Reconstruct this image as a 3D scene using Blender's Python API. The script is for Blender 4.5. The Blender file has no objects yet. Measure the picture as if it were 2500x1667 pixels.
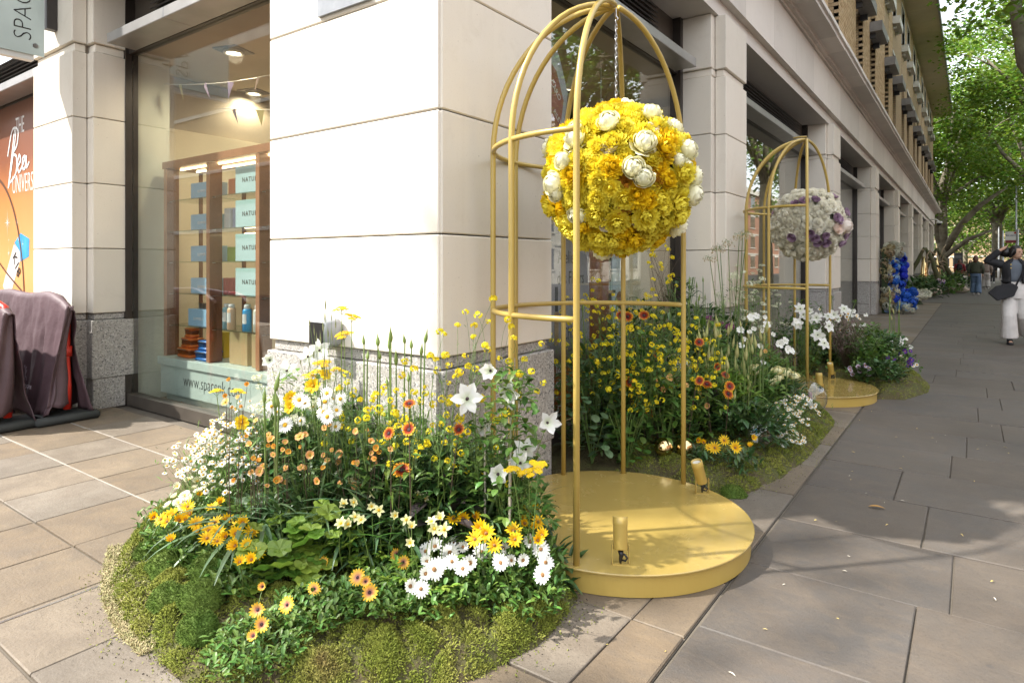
import bpy, bmesh, math, random
from mathutils import Vector, Matrix, Quaternion, noise, kdtree
R = math.radians
sc = bpy.context.scene

# ------------------------------------------------------------------ camera, sky, sun, exposure
cam_d = bpy.data.cameras.new('camera')
cam_d.sensor_width = 36.0
cam_d.lens = 36.0 * 1564 / 2500
cam_d.shift_y = -187.5 / 2500
cam_d.clip_start = 0.05
cam_d.clip_end = 2000
cam = bpy.data.objects.new('camera', cam_d)
cam.location = (2.163, -2.399, 1.4)
cam.rotation_euler = (R(90), 0, R(35.655))
sc.collection.objects.link(cam)
sc.camera = cam

SUN_EL, SUN_AZ = 47.0, math.degrees(math.atan2(-0.70, -0.714))   # azimuth: compass angle from +Y towards +X
world = bpy.data.worlds.new('World')
sc.world = world
world.use_nodes = True
wn = world.node_tree
bg = wn.nodes['Background']
sky = wn.nodes.new('ShaderNodeTexSky')
sky.sky_type = 'NISHITA'
sky.sun_disc = False
sky.sun_elevation = R(SUN_EL)
sky.sun_rotation = R(SUN_AZ)
sky.air_density = 1.3
sky.dust_density = 2.0
sky.ozone_density = 1.0
# thin bright cloud over the whole sky, as the white sky above the trees shows
tc = wn.nodes.new('ShaderNodeTexCoord')
cn = wn.nodes.new('ShaderNodeTexNoise'); cn.inputs['Scale'].default_value = 2.4; cn.inputs['Detail'].default_value = 6.0; cn.inputs['Roughness'].default_value = .55
wn.links.new(tc.outputs['Generated'], cn.inputs['Vector'])
cr_ = wn.nodes.new('ShaderNodeMapRange'); cr_.inputs['From Min'].default_value = .3; cr_.inputs['From Max'].default_value = .7; cr_.inputs['To Min'].default_value = .45; cr_.inputs['To Max'].default_value = .95
wn.links.new(cn.outputs['Fac'], cr_.inputs['Value'])
cmx = wn.nodes.new('ShaderNodeMix'); cmx.data_type = 'RGBA'
wn.links.new(cr_.outputs[0], cmx.inputs[0]); wn.links.new(sky.outputs[0], cmx.inputs[6]); cmx.inputs[7].default_value = (8.2, 8.35, 8.6, 1)
wn.links.new(cmx.outputs[2], bg.inputs[0])
bg.inputs[1].default_value = 0.15

sun_d = bpy.data.lights.new('sun', 'SUN')
sun_d.energy = 4.3
sun_d.angle = R(1.2)
sun_d.color = (1.0, 0.955, 0.88)
sun = bpy.data.objects.new('sun', sun_d)
sd = Vector((-0.70, -0.714, math.hypot(.70, .714) * math.tan(R(SUN_EL)))).normalized()
sun.rotation_euler = sd.to_track_quat('Z', 'Y').to_euler()
sun.location = (-10, -10, 20)
sc.collection.objects.link(sun)

sc.view_settings.view_transform = 'Standard'
sc.view_settings.look = 'None'
sc.view_settings.exposure = 1.25
sc.view_settings.gamma = 1.0
sc.view_settings.use_curve_mapping = False
sc.render.engine = 'CYCLES'
sc.cycles.use_denoising = True
try:
    sc.cycles.denoiser = 'OPENIMAGEDENOISE'
    sc.cycles.denoising_prefilter = 'ACCURATE'
except Exception:
    pass
sc.cycles.max_bounces = 7
sc.cycles.diffuse_bounces = 3
sc.cycles.transparent_max_bounces = 12
sc.cycles.sample_clamp_indirect = 6.0
sc.cycles.caustics_reflective = False
sc.cycles.caustics_refractive = False

# ------------------------------------------------------------------ helpers
COL = sc.collection
rng = random.Random(7)

def link(o, parent=None):
    COL.objects.link(o)
    if parent is not None:
        o.parent = parent
    return o

def tag(o, label=None, cat=None, group=None, kind=None):
    if label: o['label'] = label
    if cat: o['category'] = cat
    if group: o['group'] = group
    if kind: o['kind'] = kind
    return o

def thing(name, label, cat, loc=(0, 0, 0), rz=0, group=None):
    o = bpy.data.objects.new(name, None)
    o.empty_display_size = .1
    o.location = loc
    o.rotation_euler = (0, 0, rz)
    link(o)
    return tag(o, label, cat, group)

def put(name, mesh, parent=None, loc=(0, 0, 0), rot=(0, 0, 0), scale=(1, 1, 1)):
    o = bpy.data.objects.new(name, mesh)
    o.location = loc
    if isinstance(rot, Quaternion):
        o.rotation_mode = 'QUATERNION'; o.rotation_quaternion = rot
    else:
        o.rotation_euler = rot
    o.scale = scale if not isinstance(scale, (int, float)) else (scale,) * 3
    return link(o, parent)

class MB:
    def __init__(s): s.v = []; s.f = []; s.m = []
    def add(s, vs, fs, mi=0, M=None):
        b = len(s.v)
        if M is not None: vs = [tuple(M @ Vector(p)) for p in vs]
        s.v.extend(vs)
        for f in fs:
            s.f.append(tuple(i + b for i in f)); s.m.append(mi)
        return s
    def box(s, a, b, mi=0, M=None, ch=0.0):
        x0, y0, z0 = a; x1, y1, z1 = b
        if ch <= 0:
            vs = [(x0,y0,z0),(x1,y0,z0),(x1,y1,z0),(x0,y1,z0),(x0,y0,z1),(x1,y0,z1),(x1,y1,z1),(x0,y1,z1)]
            fs = [(0,3,2,1),(4,5,6,7),(0,1,5,4),(1,2,6,5),(2,3,7,6),(3,0,4,7)]
            return s.add(vs, fs, mi, M)
        bm = bmesh.new()
        bmesh.ops.create_cube(bm, size=1)
        for v in bm.verts:
            v.co = ((x0+x1)/2 + v.co.x*(x1-x0), (y0+y1)/2 + v.co.y*(y1-y0), (z0+z1)/2 + v.co.z*(z1-z0))
        bmesh.ops.bevel(bm, geom=bm.edges[:], offset=ch, segments=1, affect='EDGES')
        bm.verts.index_update()
        s.add([tuple(v.co) for v in bm.verts], [tuple(v.index for v in f.verts) for f in bm.faces], mi, M)
        bm.free()
        return s
    def tube(s, pts, r, n=6, mi=0, cap=True, M=None):
        pts = [Vector(p) for p in pts]
        k = len(pts)
        rr = r if isinstance(r, (list, tuple)) else [r] * k
        t0 = (pts[1] - pts[0]).normalized()
        up = Vector((0, 0, 1)) if abs(t0.z) < .9 else Vector((1, 0, 0))
        nx = t0.cross(up).normalized()
        vs = []; fs = []
        for i in range(k):
            t = (pts[min(i+1, k-1)] - pts[max(i-1, 0)])
            if t.length < 1e-9: t = t0.copy()
            t.normalize()
            nx = (nx - t * nx.dot(t))
            if nx.length < 1e-6: nx = t.orthogonal()
            nx.normalize()
            ny = t.cross(nx)
            for j in range(n):
                a = 2 * math.pi * j / n
                vs.append(tuple(pts[i] + (nx * math.cos(a) + ny * math.sin(a)) * rr[i]))
        for i in range(k-1):
            for j in range(n):
                fs.append((i*n+j, i*n+(j+1) % n, (i+1)*n+(j+1) % n, (i+1)*n+j))
        if cap:
            fs.append(tuple(range(n-1, -1, -1))); fs.append(tuple((k-1)*n + j for j in range(n)))
        return s.add(vs, fs, mi, M)
    def lathe(s, prof, n=24, mi=0, M=None, a0=0., a1=2*math.pi):
        full = abs(a1 - a0 - 2*math.pi) < 1e-6
        c = n if full else n + 1
        vs = []; fs = []
        for (r, z) in prof:
            for j in range(c):
                a = a0 + (a1-a0) * j / n
                vs.append((r*math.cos(a), r*math.sin(a), z))
        for i in range(len(prof)-1):
            for j in range(n):
                j2 = (j+1) % c
                fs.append((i*c+j, i*c+j2, (i+1)*c+j2, (i+1)*c+j))
        return s.add(vs, fs, mi, M)
    def mesh(s, name, mats, smooth=False):
        me = bpy.data.meshes.new(name)
        me.from_pydata(s.v, [], s.f)
        for m in (mats if isinstance(mats, (list, tuple)) else [mats]):
            me.materials.append(m)
        if any(s.m): me.polygons.foreach_set('material_index', s.m)
        if smooth: me.polygons.foreach_set('use_smooth', [True] * len(s.f))
        me.update()
        return me
    def build(s, name, mats, parent=None, smooth=False, **k):
        return put(name, s.mesh(name, mats, smooth), parent, **k)

def boxobj(name, a, b, m, parent=None, ch=0.0):
    return MB().box(a, b, ch=ch).build(name, m, parent)

def textmesh(name, body, size, m, parent=None, M=None, extrude=0.001, offset=0.0, shear=0.0, align='LEFT', sx=1.0, spacing=1.0):
    c = bpy.data.curves.new(name, 'FONT')
    c.body = body; c.size = size; c.extrude = extrude; c.offset = offset; c.shear = shear
    c.align_x = align; c.space_character = spacing; c.resolution_u = 3
    o = bpy.data.objects.new(name, c)
    COL.objects.link(o)
    dg = bpy.context.evaluated_depsgraph_get()
    me = bpy.data.meshes.new_from_object(o.evaluated_get(dg))
    bpy.data.objects.remove(o)
    me.name = name
    me.materials.clear(); me.materials.append(m)
    me.transform(Matrix.Diagonal((sx, 1, 1, 1)))
    if M is not None: me.transform(M)
    return put(name, me, parent)

def frame(origin, xdir, ydir):
    x = Vector(xdir).normalized(); y = Vector(ydir).normalized(); z = x.cross(y)
    M = Matrix((x, y, z)).transposed().to_4x4()
    M.translation = Vector(origin)
    return M

# ------------------------------------------------------------------ materials
def nn(nt, t, **k):
    n = nt.nodes.new(t)
    for a, v in k.items(): setattr(n, a, v)
    return n

def ramp(nt, fac, stops):
    r = nt.nodes.new('ShaderNodeValToRGB')
    e = r.color_ramp.elements
    while len(e) < len(stops): e.new(.5)
    for i, (p, c) in enumerate(stops):
        e[i].position = p
        e[i].color = (c[0], c[1], c[2], 1) if not isinstance(c, (int, float)) else (c, c, c, 1)
    nt.links.new(fac, r.inputs[0])
    return r.outputs[0]

def mixc(nt, fac, a, b, mode='MIX'):
    m = nt.nodes.new('ShaderNodeMix'); m.data_type = 'RGBA'; m.blend_type = mode
    for i, v in ((0, fac), (6, a), (7, b)):
        if hasattr(v, 'is_linked') or hasattr(v, 'node'): nt.links.new(v, m.inputs[i])
        elif i == 0: m.inputs[0].default_value = v
        else: m.inputs[i].default_value = (v[0], v[1], v[2], 1)
    return m.outputs[2]

def math_(nt, op, a, b=0.0, c=None):
    m = nt.nodes.new('ShaderNodeMath'); m.operation = op
    for i, v in enumerate((a, b) if c is None else (a, b, c)):
        if hasattr(v, 'node'): nt.links.new(v, m.inputs[i])
        else: m.inputs[i].default_value = v
    return m.outputs[0]

def noise_(nt, vec, scale, detail=4., rough=.55, dist=0.):
    n = nt.nodes.new('ShaderNodeTexNoise')
    n.inputs['Scale'].default_value = scale; n.inputs['Detail'].default_value = detail
    n.inputs['Roughness'].default_value = rough; n.inputs['Distortion'].default_value = dist
    nt.links.new(vec, n.inputs['Vector'])
    return n.outputs['Fac']

def new_mat(name):
    m = bpy.data.materials.new(name); m.use_nodes = True
    nt = m.node_tree
    return m, nt, nt.nodes['Principled BSDF'], nt.nodes['Material Output']

def bump_(nt, bs, h, strength, dist=.01):
    b = nt.nodes.new('ShaderNodeBump'); b.inputs['Strength'].default_value = strength; b.inputs['Distance'].default_value = dist
    nt.links.new(h, b.inputs['Height']); nt.links.new(b.outputs[0], bs.inputs['Normal'])

def pm(name, col, rough=.6, col2=None, vs=6., bump=0., bsz=60., metal=0., trans=0., orand=0., irand=0., coat=0., spec=.5, world=False, stops=(.35, .65), bdist=.004, sheen=0.):
    m, nt, bs, out = new_mat(name)
    if world: vec = nn(nt, 'ShaderNodeNewGeometry').outputs['Position']
    else: vec = nn(nt, 'ShaderNodeTexCoord').outputs['Object']
    col2 = col2 or tuple(c * .8 for c in col)
    f = noise_(nt, vec, vs)
    c = ramp(nt, f, [(stops[0], col), (stops[1], col2)])
    if orand or irand:
        r = nn(nt, 'ShaderNodeObjectInfo').outputs['Random'] if orand else nn(nt, 'ShaderNodeNewGeometry').outputs['Random Per Island']
        k = orand or irand
        h = nn(nt, 'ShaderNodeHueSaturation')
        nt.links.new(math_(nt, 'MULTIPLY_ADD', r, 2*k, 1-k), h.inputs['Value'])
        r2 = math_(nt, 'FRACT', math_(nt, 'MULTIPLY', r, 7.31))
        nt.links.new(math_(nt, 'MULTIPLY_ADD', r2, .05*k/.3, .5-.025*k/.3), h.inputs['Hue'])
        nt.links.new(c, h.inputs['Color']); c = h.outputs[0]
    nt.links.new(c, bs.inputs['Base Color'])
    bs.inputs['Roughness'].default_value = rough
    bs.inputs['Metallic'].default_value = metal
    bs.inputs['Specular IOR Level'].default_value = spec
    bs.inputs['Coat Weight'].default_value = coat
    bs.inputs['Coat Roughness'].default_value = .08
    if bump:
        bump_(nt, bs, noise_(nt, vec, bsz, 5.), bump, bdist)
    if trans:
        tr = nn(nt, 'ShaderNodeBsdfTranslucent'); nt.links.new(c, tr.inputs[0])
        mx = nn(nt, 'ShaderNodeMixShader'); mx.inputs[0].default_value = trans
        nt.links.new(bs.outputs[0], mx.inputs[1]); nt.links.new(tr.outputs[0], mx.inputs[2])
        nt.links.new(mx.outputs[0], out.inputs[0])
    return m

def emis(name, col, st):
    m, nt, bs, out = new_mat(name)
    bs.inputs['Base Color'].default_value = (*col, 1)
    bs.inputs['Emission Color'].default_value = (*col, 1); bs.inputs['Emission Strength'].default_value = st
    return m

def glassmat(name, tint=(1, 1, 1), ior=1.6, rough=0.0, pw=4.0):
    m, nt, bs, out = new_mat(name)
    lw = nn(nt, 'ShaderNodeLayerWeight'); lw.inputs['Blend'].default_value = .5
    f0 = ((ior - 1)/(ior + 1))**2
    fr = nn(nt, 'ShaderNodeMath'); fr.operation = 'MULTIPLY_ADD'; fr.inputs[1].default_value = 1 - f0; fr.inputs[2].default_value = f0
    nt.links.new(math_(nt, 'POWER', lw.outputs['Facing'], pw), fr.inputs[0])
    tp = nn(nt, 'ShaderNodeBsdfTransparent'); tp.inputs[0].default_value = (*tint, 1)
    gl = nn(nt, 'ShaderNodeBsdfGlossy'); gl.inputs['Roughness'].default_value = rough
    mx = nn(nt, 'ShaderNodeMixShader')
    nt.links.new(fr.outputs[0], mx.inputs[0]); nt.links.new(tp.outputs[0], mx.inputs[1]); nt.links.new(gl.outputs[0], mx.inputs[2])
    nt.links.new(mx.outputs[0], out.inputs[0])
    return m

def stone_mat(name, a, b, speck=.2, rnd=.10, rough=.72):
    m, nt, bs, out = new_mat(name)
    pos = nn(nt, 'ShaderNodeNewGeometry').outputs['Position']
    c = ramp(nt, noise_(nt, pos, 1.3, 9., .65), [(.3, a), (.7, b)])
    c = mixc(nt, math_(nt, 'MULTIPLY', ramp(nt, noise_(nt, pos, 3.4, 9., .7, .6), [(.55, 0.), (.74, 1.)]), .28), c, (a[0]*.7, a[1]*.66, a[2]*.6))
    c = mixc(nt, math_(nt, 'MULTIPLY', ramp(nt, noise_(nt, pos, 90., 3.), [(.60, 0.), (.72, 1.)]), speck), c, (a[0]*.5, a[1]*.45, a[2]*.4))
    vo = nn(nt, 'ShaderNodeTexVoronoi'); vo.inputs['Scale'].default_value = 13; vo.inputs['Randomness'].default_value = 1
    nt.links.new(pos, vo.inputs['Vector'])
    c = mixc(nt, math_(nt, 'MULTIPLY', ramp(nt, vo.outputs['Distance'], [(.03, 1.), (.06, 0.)]), .5), c, (.16, .13, .1))
    # vertical rain streaks
    mp = nn(nt, 'ShaderNodeMapping'); mp.inputs['Scale'].default_value = (9, 9, .5); nt.links.new(pos, mp.inputs['Vector'])
    c = mixc(nt, math_(nt, 'MULTIPLY', ramp(nt, noise_(nt, mp.outputs[0], 1., 4.), [(.56, 0.), (.8, 1.)]), .12), c, (a[0]*.62, a[1]*.58, a[2]*.52))
    h = nn(nt, 'ShaderNodeHueSaturation')
    r = nn(nt, 'ShaderNodeObjectInfo').outputs['Random']
    nt.links.new(math_(nt, 'MULTIPLY_ADD', r, 2*rnd, 1-rnd), h.inputs['Value']); nt.links.new(c, h.inputs['Color'])
    nt.links.new(h.outputs[0], bs.inputs['Base Color'])
    bs.inputs['Roughness'].default_value = rough
    bump_(nt, bs, noise_(nt, pos, 70., 4.), .12, .003)
    return m

def granite_mat():
    m, nt, bs, out = new_mat('granite')
    pos = nn(nt, 'ShaderNodeNewGeometry').outputs['Position']
    vo = nn(nt, 'ShaderNodeTexVoronoi'); vo.inputs['Scale'].default_value = 110; nt.links.new(pos, vo.inputs['Vector'])
    c = ramp(nt, vo.outputs['Color'], [(.12, (.06, .06, .06)), (.3, (.27, .26, .25)), (.55, (.42, .40, .37)), (.9, (.56, .53, .49))])
    c = mixc(nt, ramp(nt, noise_(nt, pos, 45., 5.), [(.45, 0.), (.62, 1.)]), c, (.34, .32, .29))
    nt.links.new(c, bs.inputs['Base Color'])
    bs.inputs['Roughness'].default_value = .6
    bump_(nt, bs, noise_(nt, pos, 80., 5., .7), .6, .006)
    return m

def slab_mat(name, stops, rnd_h=.02, wet=.0):
    m, nt, bs, out = new_mat(name)
    g = nn(nt, 'ShaderNodeNewGeometry'); pos = g.outputs['Position']
    r = nn(nt, 'ShaderNodeObjectInfo').outputs['Random']
    base = ramp(nt, r, stops)
    off = nn(nt, 'ShaderNodeVectorMath'); off.operation = 'SCALE'; 
    cmb = nn(nt, 'ShaderNodeCombineXYZ'); nt.links.new(math_(nt, 'MULTIPLY', r, 37.), cmb.inputs[0]); nt.links.new(math_(nt, 'MULTIPLY', r, 91.), cmb.inputs[1])
    add = nn(nt, 'ShaderNodeVectorMath'); add.operation = 'ADD'; nt.links.new(pos, add.inputs[0]); nt.links.new(cmb.outputs[0], add.inputs[1])
    v = add.outputs[0]
    f1 = noise_(nt, v, 3.2, 9., .68, .9)
    c = mixc(nt, math_(nt, 'MULTIPLY', ramp(nt, f1, [(.38, 0.), (.68, 1.)]), .6), base, (.105, .080, .058))
    mp = nn(nt, 'ShaderNodeMapping'); mp.inputs['Scale'].default_value = (7, 10, 7); nt.links.new(v, mp.inputs['Vector'])
    f2 = noise_(nt, mp.outputs[0], 1.0, 8., .68, .8)
    c = mixc(nt, math_(nt, 'MULTIPLY', ramp(nt, f2, [(.46, 0.), (.66, 1.)]), .5), c, (.125, .10, .075))
    f3 = noise_(nt, pos, 150., 3.)
    c = mixc(nt, math_(nt, 'MULTIPLY', ramp(nt, f3, [(.58, 0.), (.68, 1.)]), .55), c, (.055, .045, .036))
    vo = nn(nt, 'ShaderNodeTexVoronoi'); vo.inputs['Scale'].default_value = 17; nt.links.new(pos, vo.inputs['Vector'])
    c = mixc(nt, math_(nt, 'MULTIPLY', ramp(nt, vo.outputs['Distance'], [(.03, 1.), (.07, 0.)]), .5), c, (.05, .04, .032))
    big = noise_(nt, pos, .9, 5., .6, .5)
    hv = nn(nt, 'ShaderNodeHueSaturation'); nt.links.new(math_(nt, 'MULTIPLY_ADD', big, 1.1, .48), hv.inputs['Value']); nt.links.new(c, hv.inputs['Color']); c = hv.outputs[0]
    g2 = nn(nt, 'ShaderNodeTexVoronoi'); g2.inputs['Scale'].default_value = 5.3; nt.links.new(pos, g2.inputs['Vector'])
    sepc = nn(nt, 'ShaderNodeSeparateColor'); nt.links.new(g2.outputs['Color'], sepc.inputs[0])
    gum = math_(nt, 'MULTIPLY', ramp(nt, g2.outputs['Distance'], [(.055, 1.), (.085, 0.)]), math_(nt, 'GREATER_THAN', sepc.outputs[0], .62))
    c = mixc(nt, math_(nt, 'MULTIPLY', gum, .55), c, (.06, .054, .05))
    nt.links.new(c, bs.inputs['Base Color'])
    bs.inputs['Roughness'].default_value = .62
    h = math_(nt, 'ADD', math_(nt, 'MULTIPLY', f2, .8), math_(nt, 'MULTIPLY', noise_(nt, pos, 60., 5., .65), .6))
    bump_(nt, bs, h, .6, .008)
    return m

M = {}
M['lime'] = stone_mat('limestone', (.735, .68, .59), (.69, .63, .54))
M['lime2'] = stone_mat('limestone_frieze', (.715, .665, .605), (.66, .61, .555))
M['granite'] = granite_mat()
M['core'] = pm('joint_mortar', (.24, .205, .165), .9)
M['gold'] = pm('gold_paint', (.47, .335, .085), .36, col2=(.445, .31, .075), vs=5., metal=.0, bump=.04, bsz=25., coat=.12)
M['gold_disc'] = pm('gold_gloss_paint', (.42, .30, .085), .2, col2=(.405, .288, .08), vs=3.5, bump=.01, bsz=9., coat=.7, spec=.6)
def dusty(m, amt=.35):
    nt = m.node_tree; bs = nt.nodes['Principled BSDF']
    pos = nn(nt, 'ShaderNodeNewGeometry').outputs['Position']
    d = ramp(nt, noise_(nt, pos, 6., 8., .7, .5), [(.42, 0.), (.72, 1.)])
    old = bs.inputs['Base Color'].links[0].from_socket
    sp_ = ramp(nt, noise_(nt, pos, 160., 2.), [(.70, 0.), (.74, 1.)])
    c = mixc(nt, math_(nt, 'MULTIPLY', d, amt), old, (.40, .33, .20))
    c = mixc(nt, math_(nt, 'MULTIPLY', sp_, .12), c, (.20, .15, .06))
    nt.links.new(c, bs.inputs['Base Color'])
    nt.links.new(math_(nt, 'MULTIPLY_ADD', d, .16, .18), bs.inputs['Roughness'])
    return m
dusty(M['gold_disc'], .05)
M['bronze_frame'] = pm('bronze_window_frame', (.045, .036, .03), .38, metal=.4, spec=.5)
M['alu'] = pm('grey_metal_ledge', (.40, .39, .385), .38, metal=.5, vs=3.)
M['louvre'] = pm('dark_louvre', (.035, .03, .028), .5)
M['panel'] = pm('bronze_panel', (.10, .085, .07), .42, metal=.3)
M['glass'] = glassmat('window_glass', (.95, .97, .95), 2.0)
M['glass_thin'] = glassmat('clear_glass', (.985, .995, .99), 1.5)
M['sand'] = slab_mat('sandstone_paving', [(.0, (.182, .139, .092)), (.3, (.166, .126, .083)), (.5, (.195, .152, .104)), (.66, (.188, .160, .128)), (.8, (.182, .156, .125)), (.88, (.176, .130, .083)), (1., (.164, .122, .078))])
M['grey'] = slab_mat('grey_flagstone', [(.0, (.090, .079, .069)), (.4, (.078, .070, .063)), (.7, (.103, .090, .077)), (1., (.085, .071, .058))])
M['brick_mortar_shaded'] = pm('brick_mortar_shaded', (.12, .095, .065), .95, world=True)  # mortar colour darkened to carry the shadow inside the brick joints
M['mortar'] = pm('pavement_mortar', (.13, .11, .085), .95, bump=.5, bsz=120., world=True)
M['white_mortar'] = pm('pale_mortar', (.36, .33, .29), .9, bump=.4, bsz=120., world=True)
M['asphalt'] = pm('asphalt', (.05, .05, .05), .9, bump=.4, bsz=200., world=True)
M['black'] = pm('black_plastic', (.012, .012, .013), .4)
M['white'] = pm('white_paint', (.78, .78, .76), .5, vs=2.)
M['ink'] = pm('black_ink', (.012, .012, .012), .5)
M['whiteink'] = pm('white_ink', (.85, .84, .83), .5)
M['steel'] = pm('steel', (.55, .55, .56), .28, metal=1.)
M['paleblue'] = pm('pale_green_laminate', (.62, .72, .67), .35, vs=1.)
M['wood_dark'] = pm('brown_veneer', (.19, .075, .032), .35, col2=(.15, .058, .026), vs=8., coat=.3)
M['oak'] = pm('oak_board', (.50, .35, .18), .5, col2=(.42, .28, .13), vs=7.)
M['cream_wall'] = pm('cream_wall', (.72, .64, .47), .8, vs=.6)
M['stem'] = pm('green_stem', (.10, .17, .035), .55, col2=(.13, .20, .05), vs=9., irand=.25)
M['stem_dark'] = pm('brown_stem', (.085, .06, .032), .6, irand=.25)
M['leaf'] = pm('leaf_green', (.078, .155, .026), .45, col2=(.11, .205, .034), vs=14., trans=.2, irand=.35)
M['leaf_dark'] = pm('leaf_deep_green', (.036, .08, .02), .42, col2=(.05, .105, .025), vs=14., trans=.14, irand=.35)
M['leaf_lime'] = pm('leaf_fresh_green', (.21, .33, .045), .45, col2=(.15, .27, .038), vs=14., trans=.32, irand=.3)
M['leaf_blue'] = pm('leaf_strap_green', (.10, .18, .08), .38, col2=(.14, .22, .11), vs=10., trans=.2, irand=.3)
M['leaf_purple'] = pm('leaf_dark_purple', (.032, .024, .024), .38, col2=(.05, .042, .04), vs=14., trans=.1, irand=.4)
# ================================================================== GROUND
g = MB().add([(-150, -150, -.16), (250, -150, -.16), (250, 400, -.16), (-150, 400, -.16)], [(0, 1, 2, 3)]).build('road', M['asphalt'])
tag(g, 'dark asphalt roadway reaching away beyond the pavement', 'road', kind='structure')

def slab_mesh(dx, dy, h=.03, seed=0):
    q = random.Random(seed)
    c = .004
    xs = [0, dx]; ys = [0, dy]
    vs = []; fs = []
    j = lambda: q.uniform(-.0015, .0015)
    # top inset, upper rim, bottom rim
    for (i, z) in ((c, 0.), (0., -c), (0., -h)):
        for (x, y) in ((i, i), (dx - i, i), (dx - i, dy - i), (i, dy - i)):
            vs.append((x + j(), y + j(), z + (j() * .6 if z == 0 else 0)))
    fs = [(0, 1, 2, 3)]
    for r in (0, 4):
        for k in range(4):
            k2 = (k + 1) % 4
            fs.append((r + k, r + 4 + k, r + 4 + k2, r + k2))
    b = MB(); b.add(vs, fs)
    return b

def pavement(name, label, quad, mat):
    x0, y0, x1, y1 = quad
    o = MB().box((x0, y0, -.15), (x1, y1, -.012)).build(name, mat)
    return tag(o, label, 'pavement', kind='structure')

sp = pavement('sandstone_pavement', 'warm buff sandstone slabs in a square grid along the shop fronts', (-11, -5.5, 1.285, 26), M['mortar'])
fp = pavement('flagstone_pavement', 'large grey flagstones laid in rows on the street side', (1.29, -5.5, 5.6, 26), M['mortar'])
q = random.Random(3)
n_s = 0
# square slabs round the corner
def place_slab(par, x, y, dx, dy, m, gap=.007, seed=0):
    me = slab_mesh(dx - gap, dy - gap*1.5, seed=seed).mesh('slab', m)
    return put('slab', me, par, loc=(x + gap/2, y + gap/2, q.uniform(-.003, .002)), rot=(q.uniform(-.0012, .0012), q.uniform(-.0012, .0012), 0))
gy = [-4.11, -3.60, -3.09, -2.59, -2.085, -1.582, -1.078, -.573, -.06, .45]
for r_ in range(len(gy) - 1):
    x = -7.06
    while x < 1.28:
        w = .508
        if r_ < 5 and q.random() < .55: w = 1.016
        x1 = min(x + w, 1.285)
        if not (x1 > 2.2):
            place_slab(sp, x, gy[r_], x1 - x, gy[r_+1] - gy[r_], M['sand'], seed=n_s); n_s += 1
        x = x1
for k in range(38):
    y0 = .45 + k * .66
    xs = [-.6, .05 + .2 * q.random(), 1.285]
    for i in range(2):
        place_slab(sp, xs[i], y0, xs[i+1] - xs[i], .66, M['sand'], seed=n_s); n_s += 1
# pale mortar strips seen between the slabs
for (a, b) in (((-7, -.0635, -.011), (-1.2, -.0565, -.002)), ((-7, -.5765, -.011), (-1.2, -.5695, -.002))):
    boxobj('mortar_joint', a, b, M['white_mortar'], sp)
boxobj('metal_joint_strip', (-.934, -2.6, -.011), (-.922, -.57, .0012), M['steel'], sp)
# grey flagstones
rows = [-3.25, -2.6, -1.94, -1.28, -.615, .047, .712, 1.365, 2.033, 2.69, 3.31, 3.98, 4.66, 5.34, 6.0]
while rows[-1] < 25: rows.append(rows[-1] + .66)
first = {5: 1.98, 6: 2.093, 7: 1.96, 8: 1.784, 9: 2.046, 10: 2.13, 11: 2.37, 12: 2.21, 13: 2.40}
for i in range(len(rows) - 1):
    x = 1.30
    x1 = first.get(i, 1.30 + q.uniform(.45, 1.15))
    while x < 5.4:
        x1 = min(x1, 5.42)
        if 5.42 - x1 < .25: x1 = 5.42
        place_slab(fp, x, rows[i], x1 - x, rows[i+1] - rows[i], M['grey'], gap=.006, seed=1000 + i)
        x = x1; x1 = x + q.uniform(.7, 1.25)
for i in range(5):
    boxobj('kerb_stone', (5.43, -5.4 + i*6.2, -.158), (5.60, .78 + i*6.2, .001), M['granite'], fp, ch=.01)
# beyond: slabs too far off to tell apart
def far_pave():
    m, nt, bs, out = new_mat('far_paving')
    pos = nn(nt, 'ShaderNodeNewGeometry').outputs['Position']
    br = nn(nt, 'ShaderNodeTexBrick'); br.inputs['Scale'].default_value = 1.0
    br.inputs['Color1'].default_value = (.092, .081, .071, 1); br.inputs['Color2'].default_value = (.080, .071, .064, 1); br.inputs['Mortar'].default_value = (.065, .055, .048, 1)
    br.inputs['Mortar Size'].default_value = .008; br.inputs['Brick Width'].default_value = .95; br.inputs['Row Height'].default_value = .66
    nt.links.new(pos, br.inputs['Vector'])
    c = mixc(nt, math_(nt, 'MULTIPLY', noise_(nt, pos, 3., 5.), .4), br.outputs['Color'], (.115, .095, .078))
    nt.links.new(c, bs.inputs['Base Color']); bs.inputs['Roughness'].default_value = .65
    bump_(nt, bs, noise_(nt, pos, 60., 4.), .3, .005)
    return m
o = MB().box((-40, 26.003, -.15), (5.6, 140, -.003)).build('far_pavement', far_pave())
tag(o, 'pavement running on past the far shop fronts', 'pavement', kind='structure')
o = MB().box((-45, -5.5, -.15), (-11.003, 26, -.003)).build('side_street_pavement', M['sand'])
tag(o, 'buff paving farther along the side street', 'pavement', kind='structure')

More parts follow.
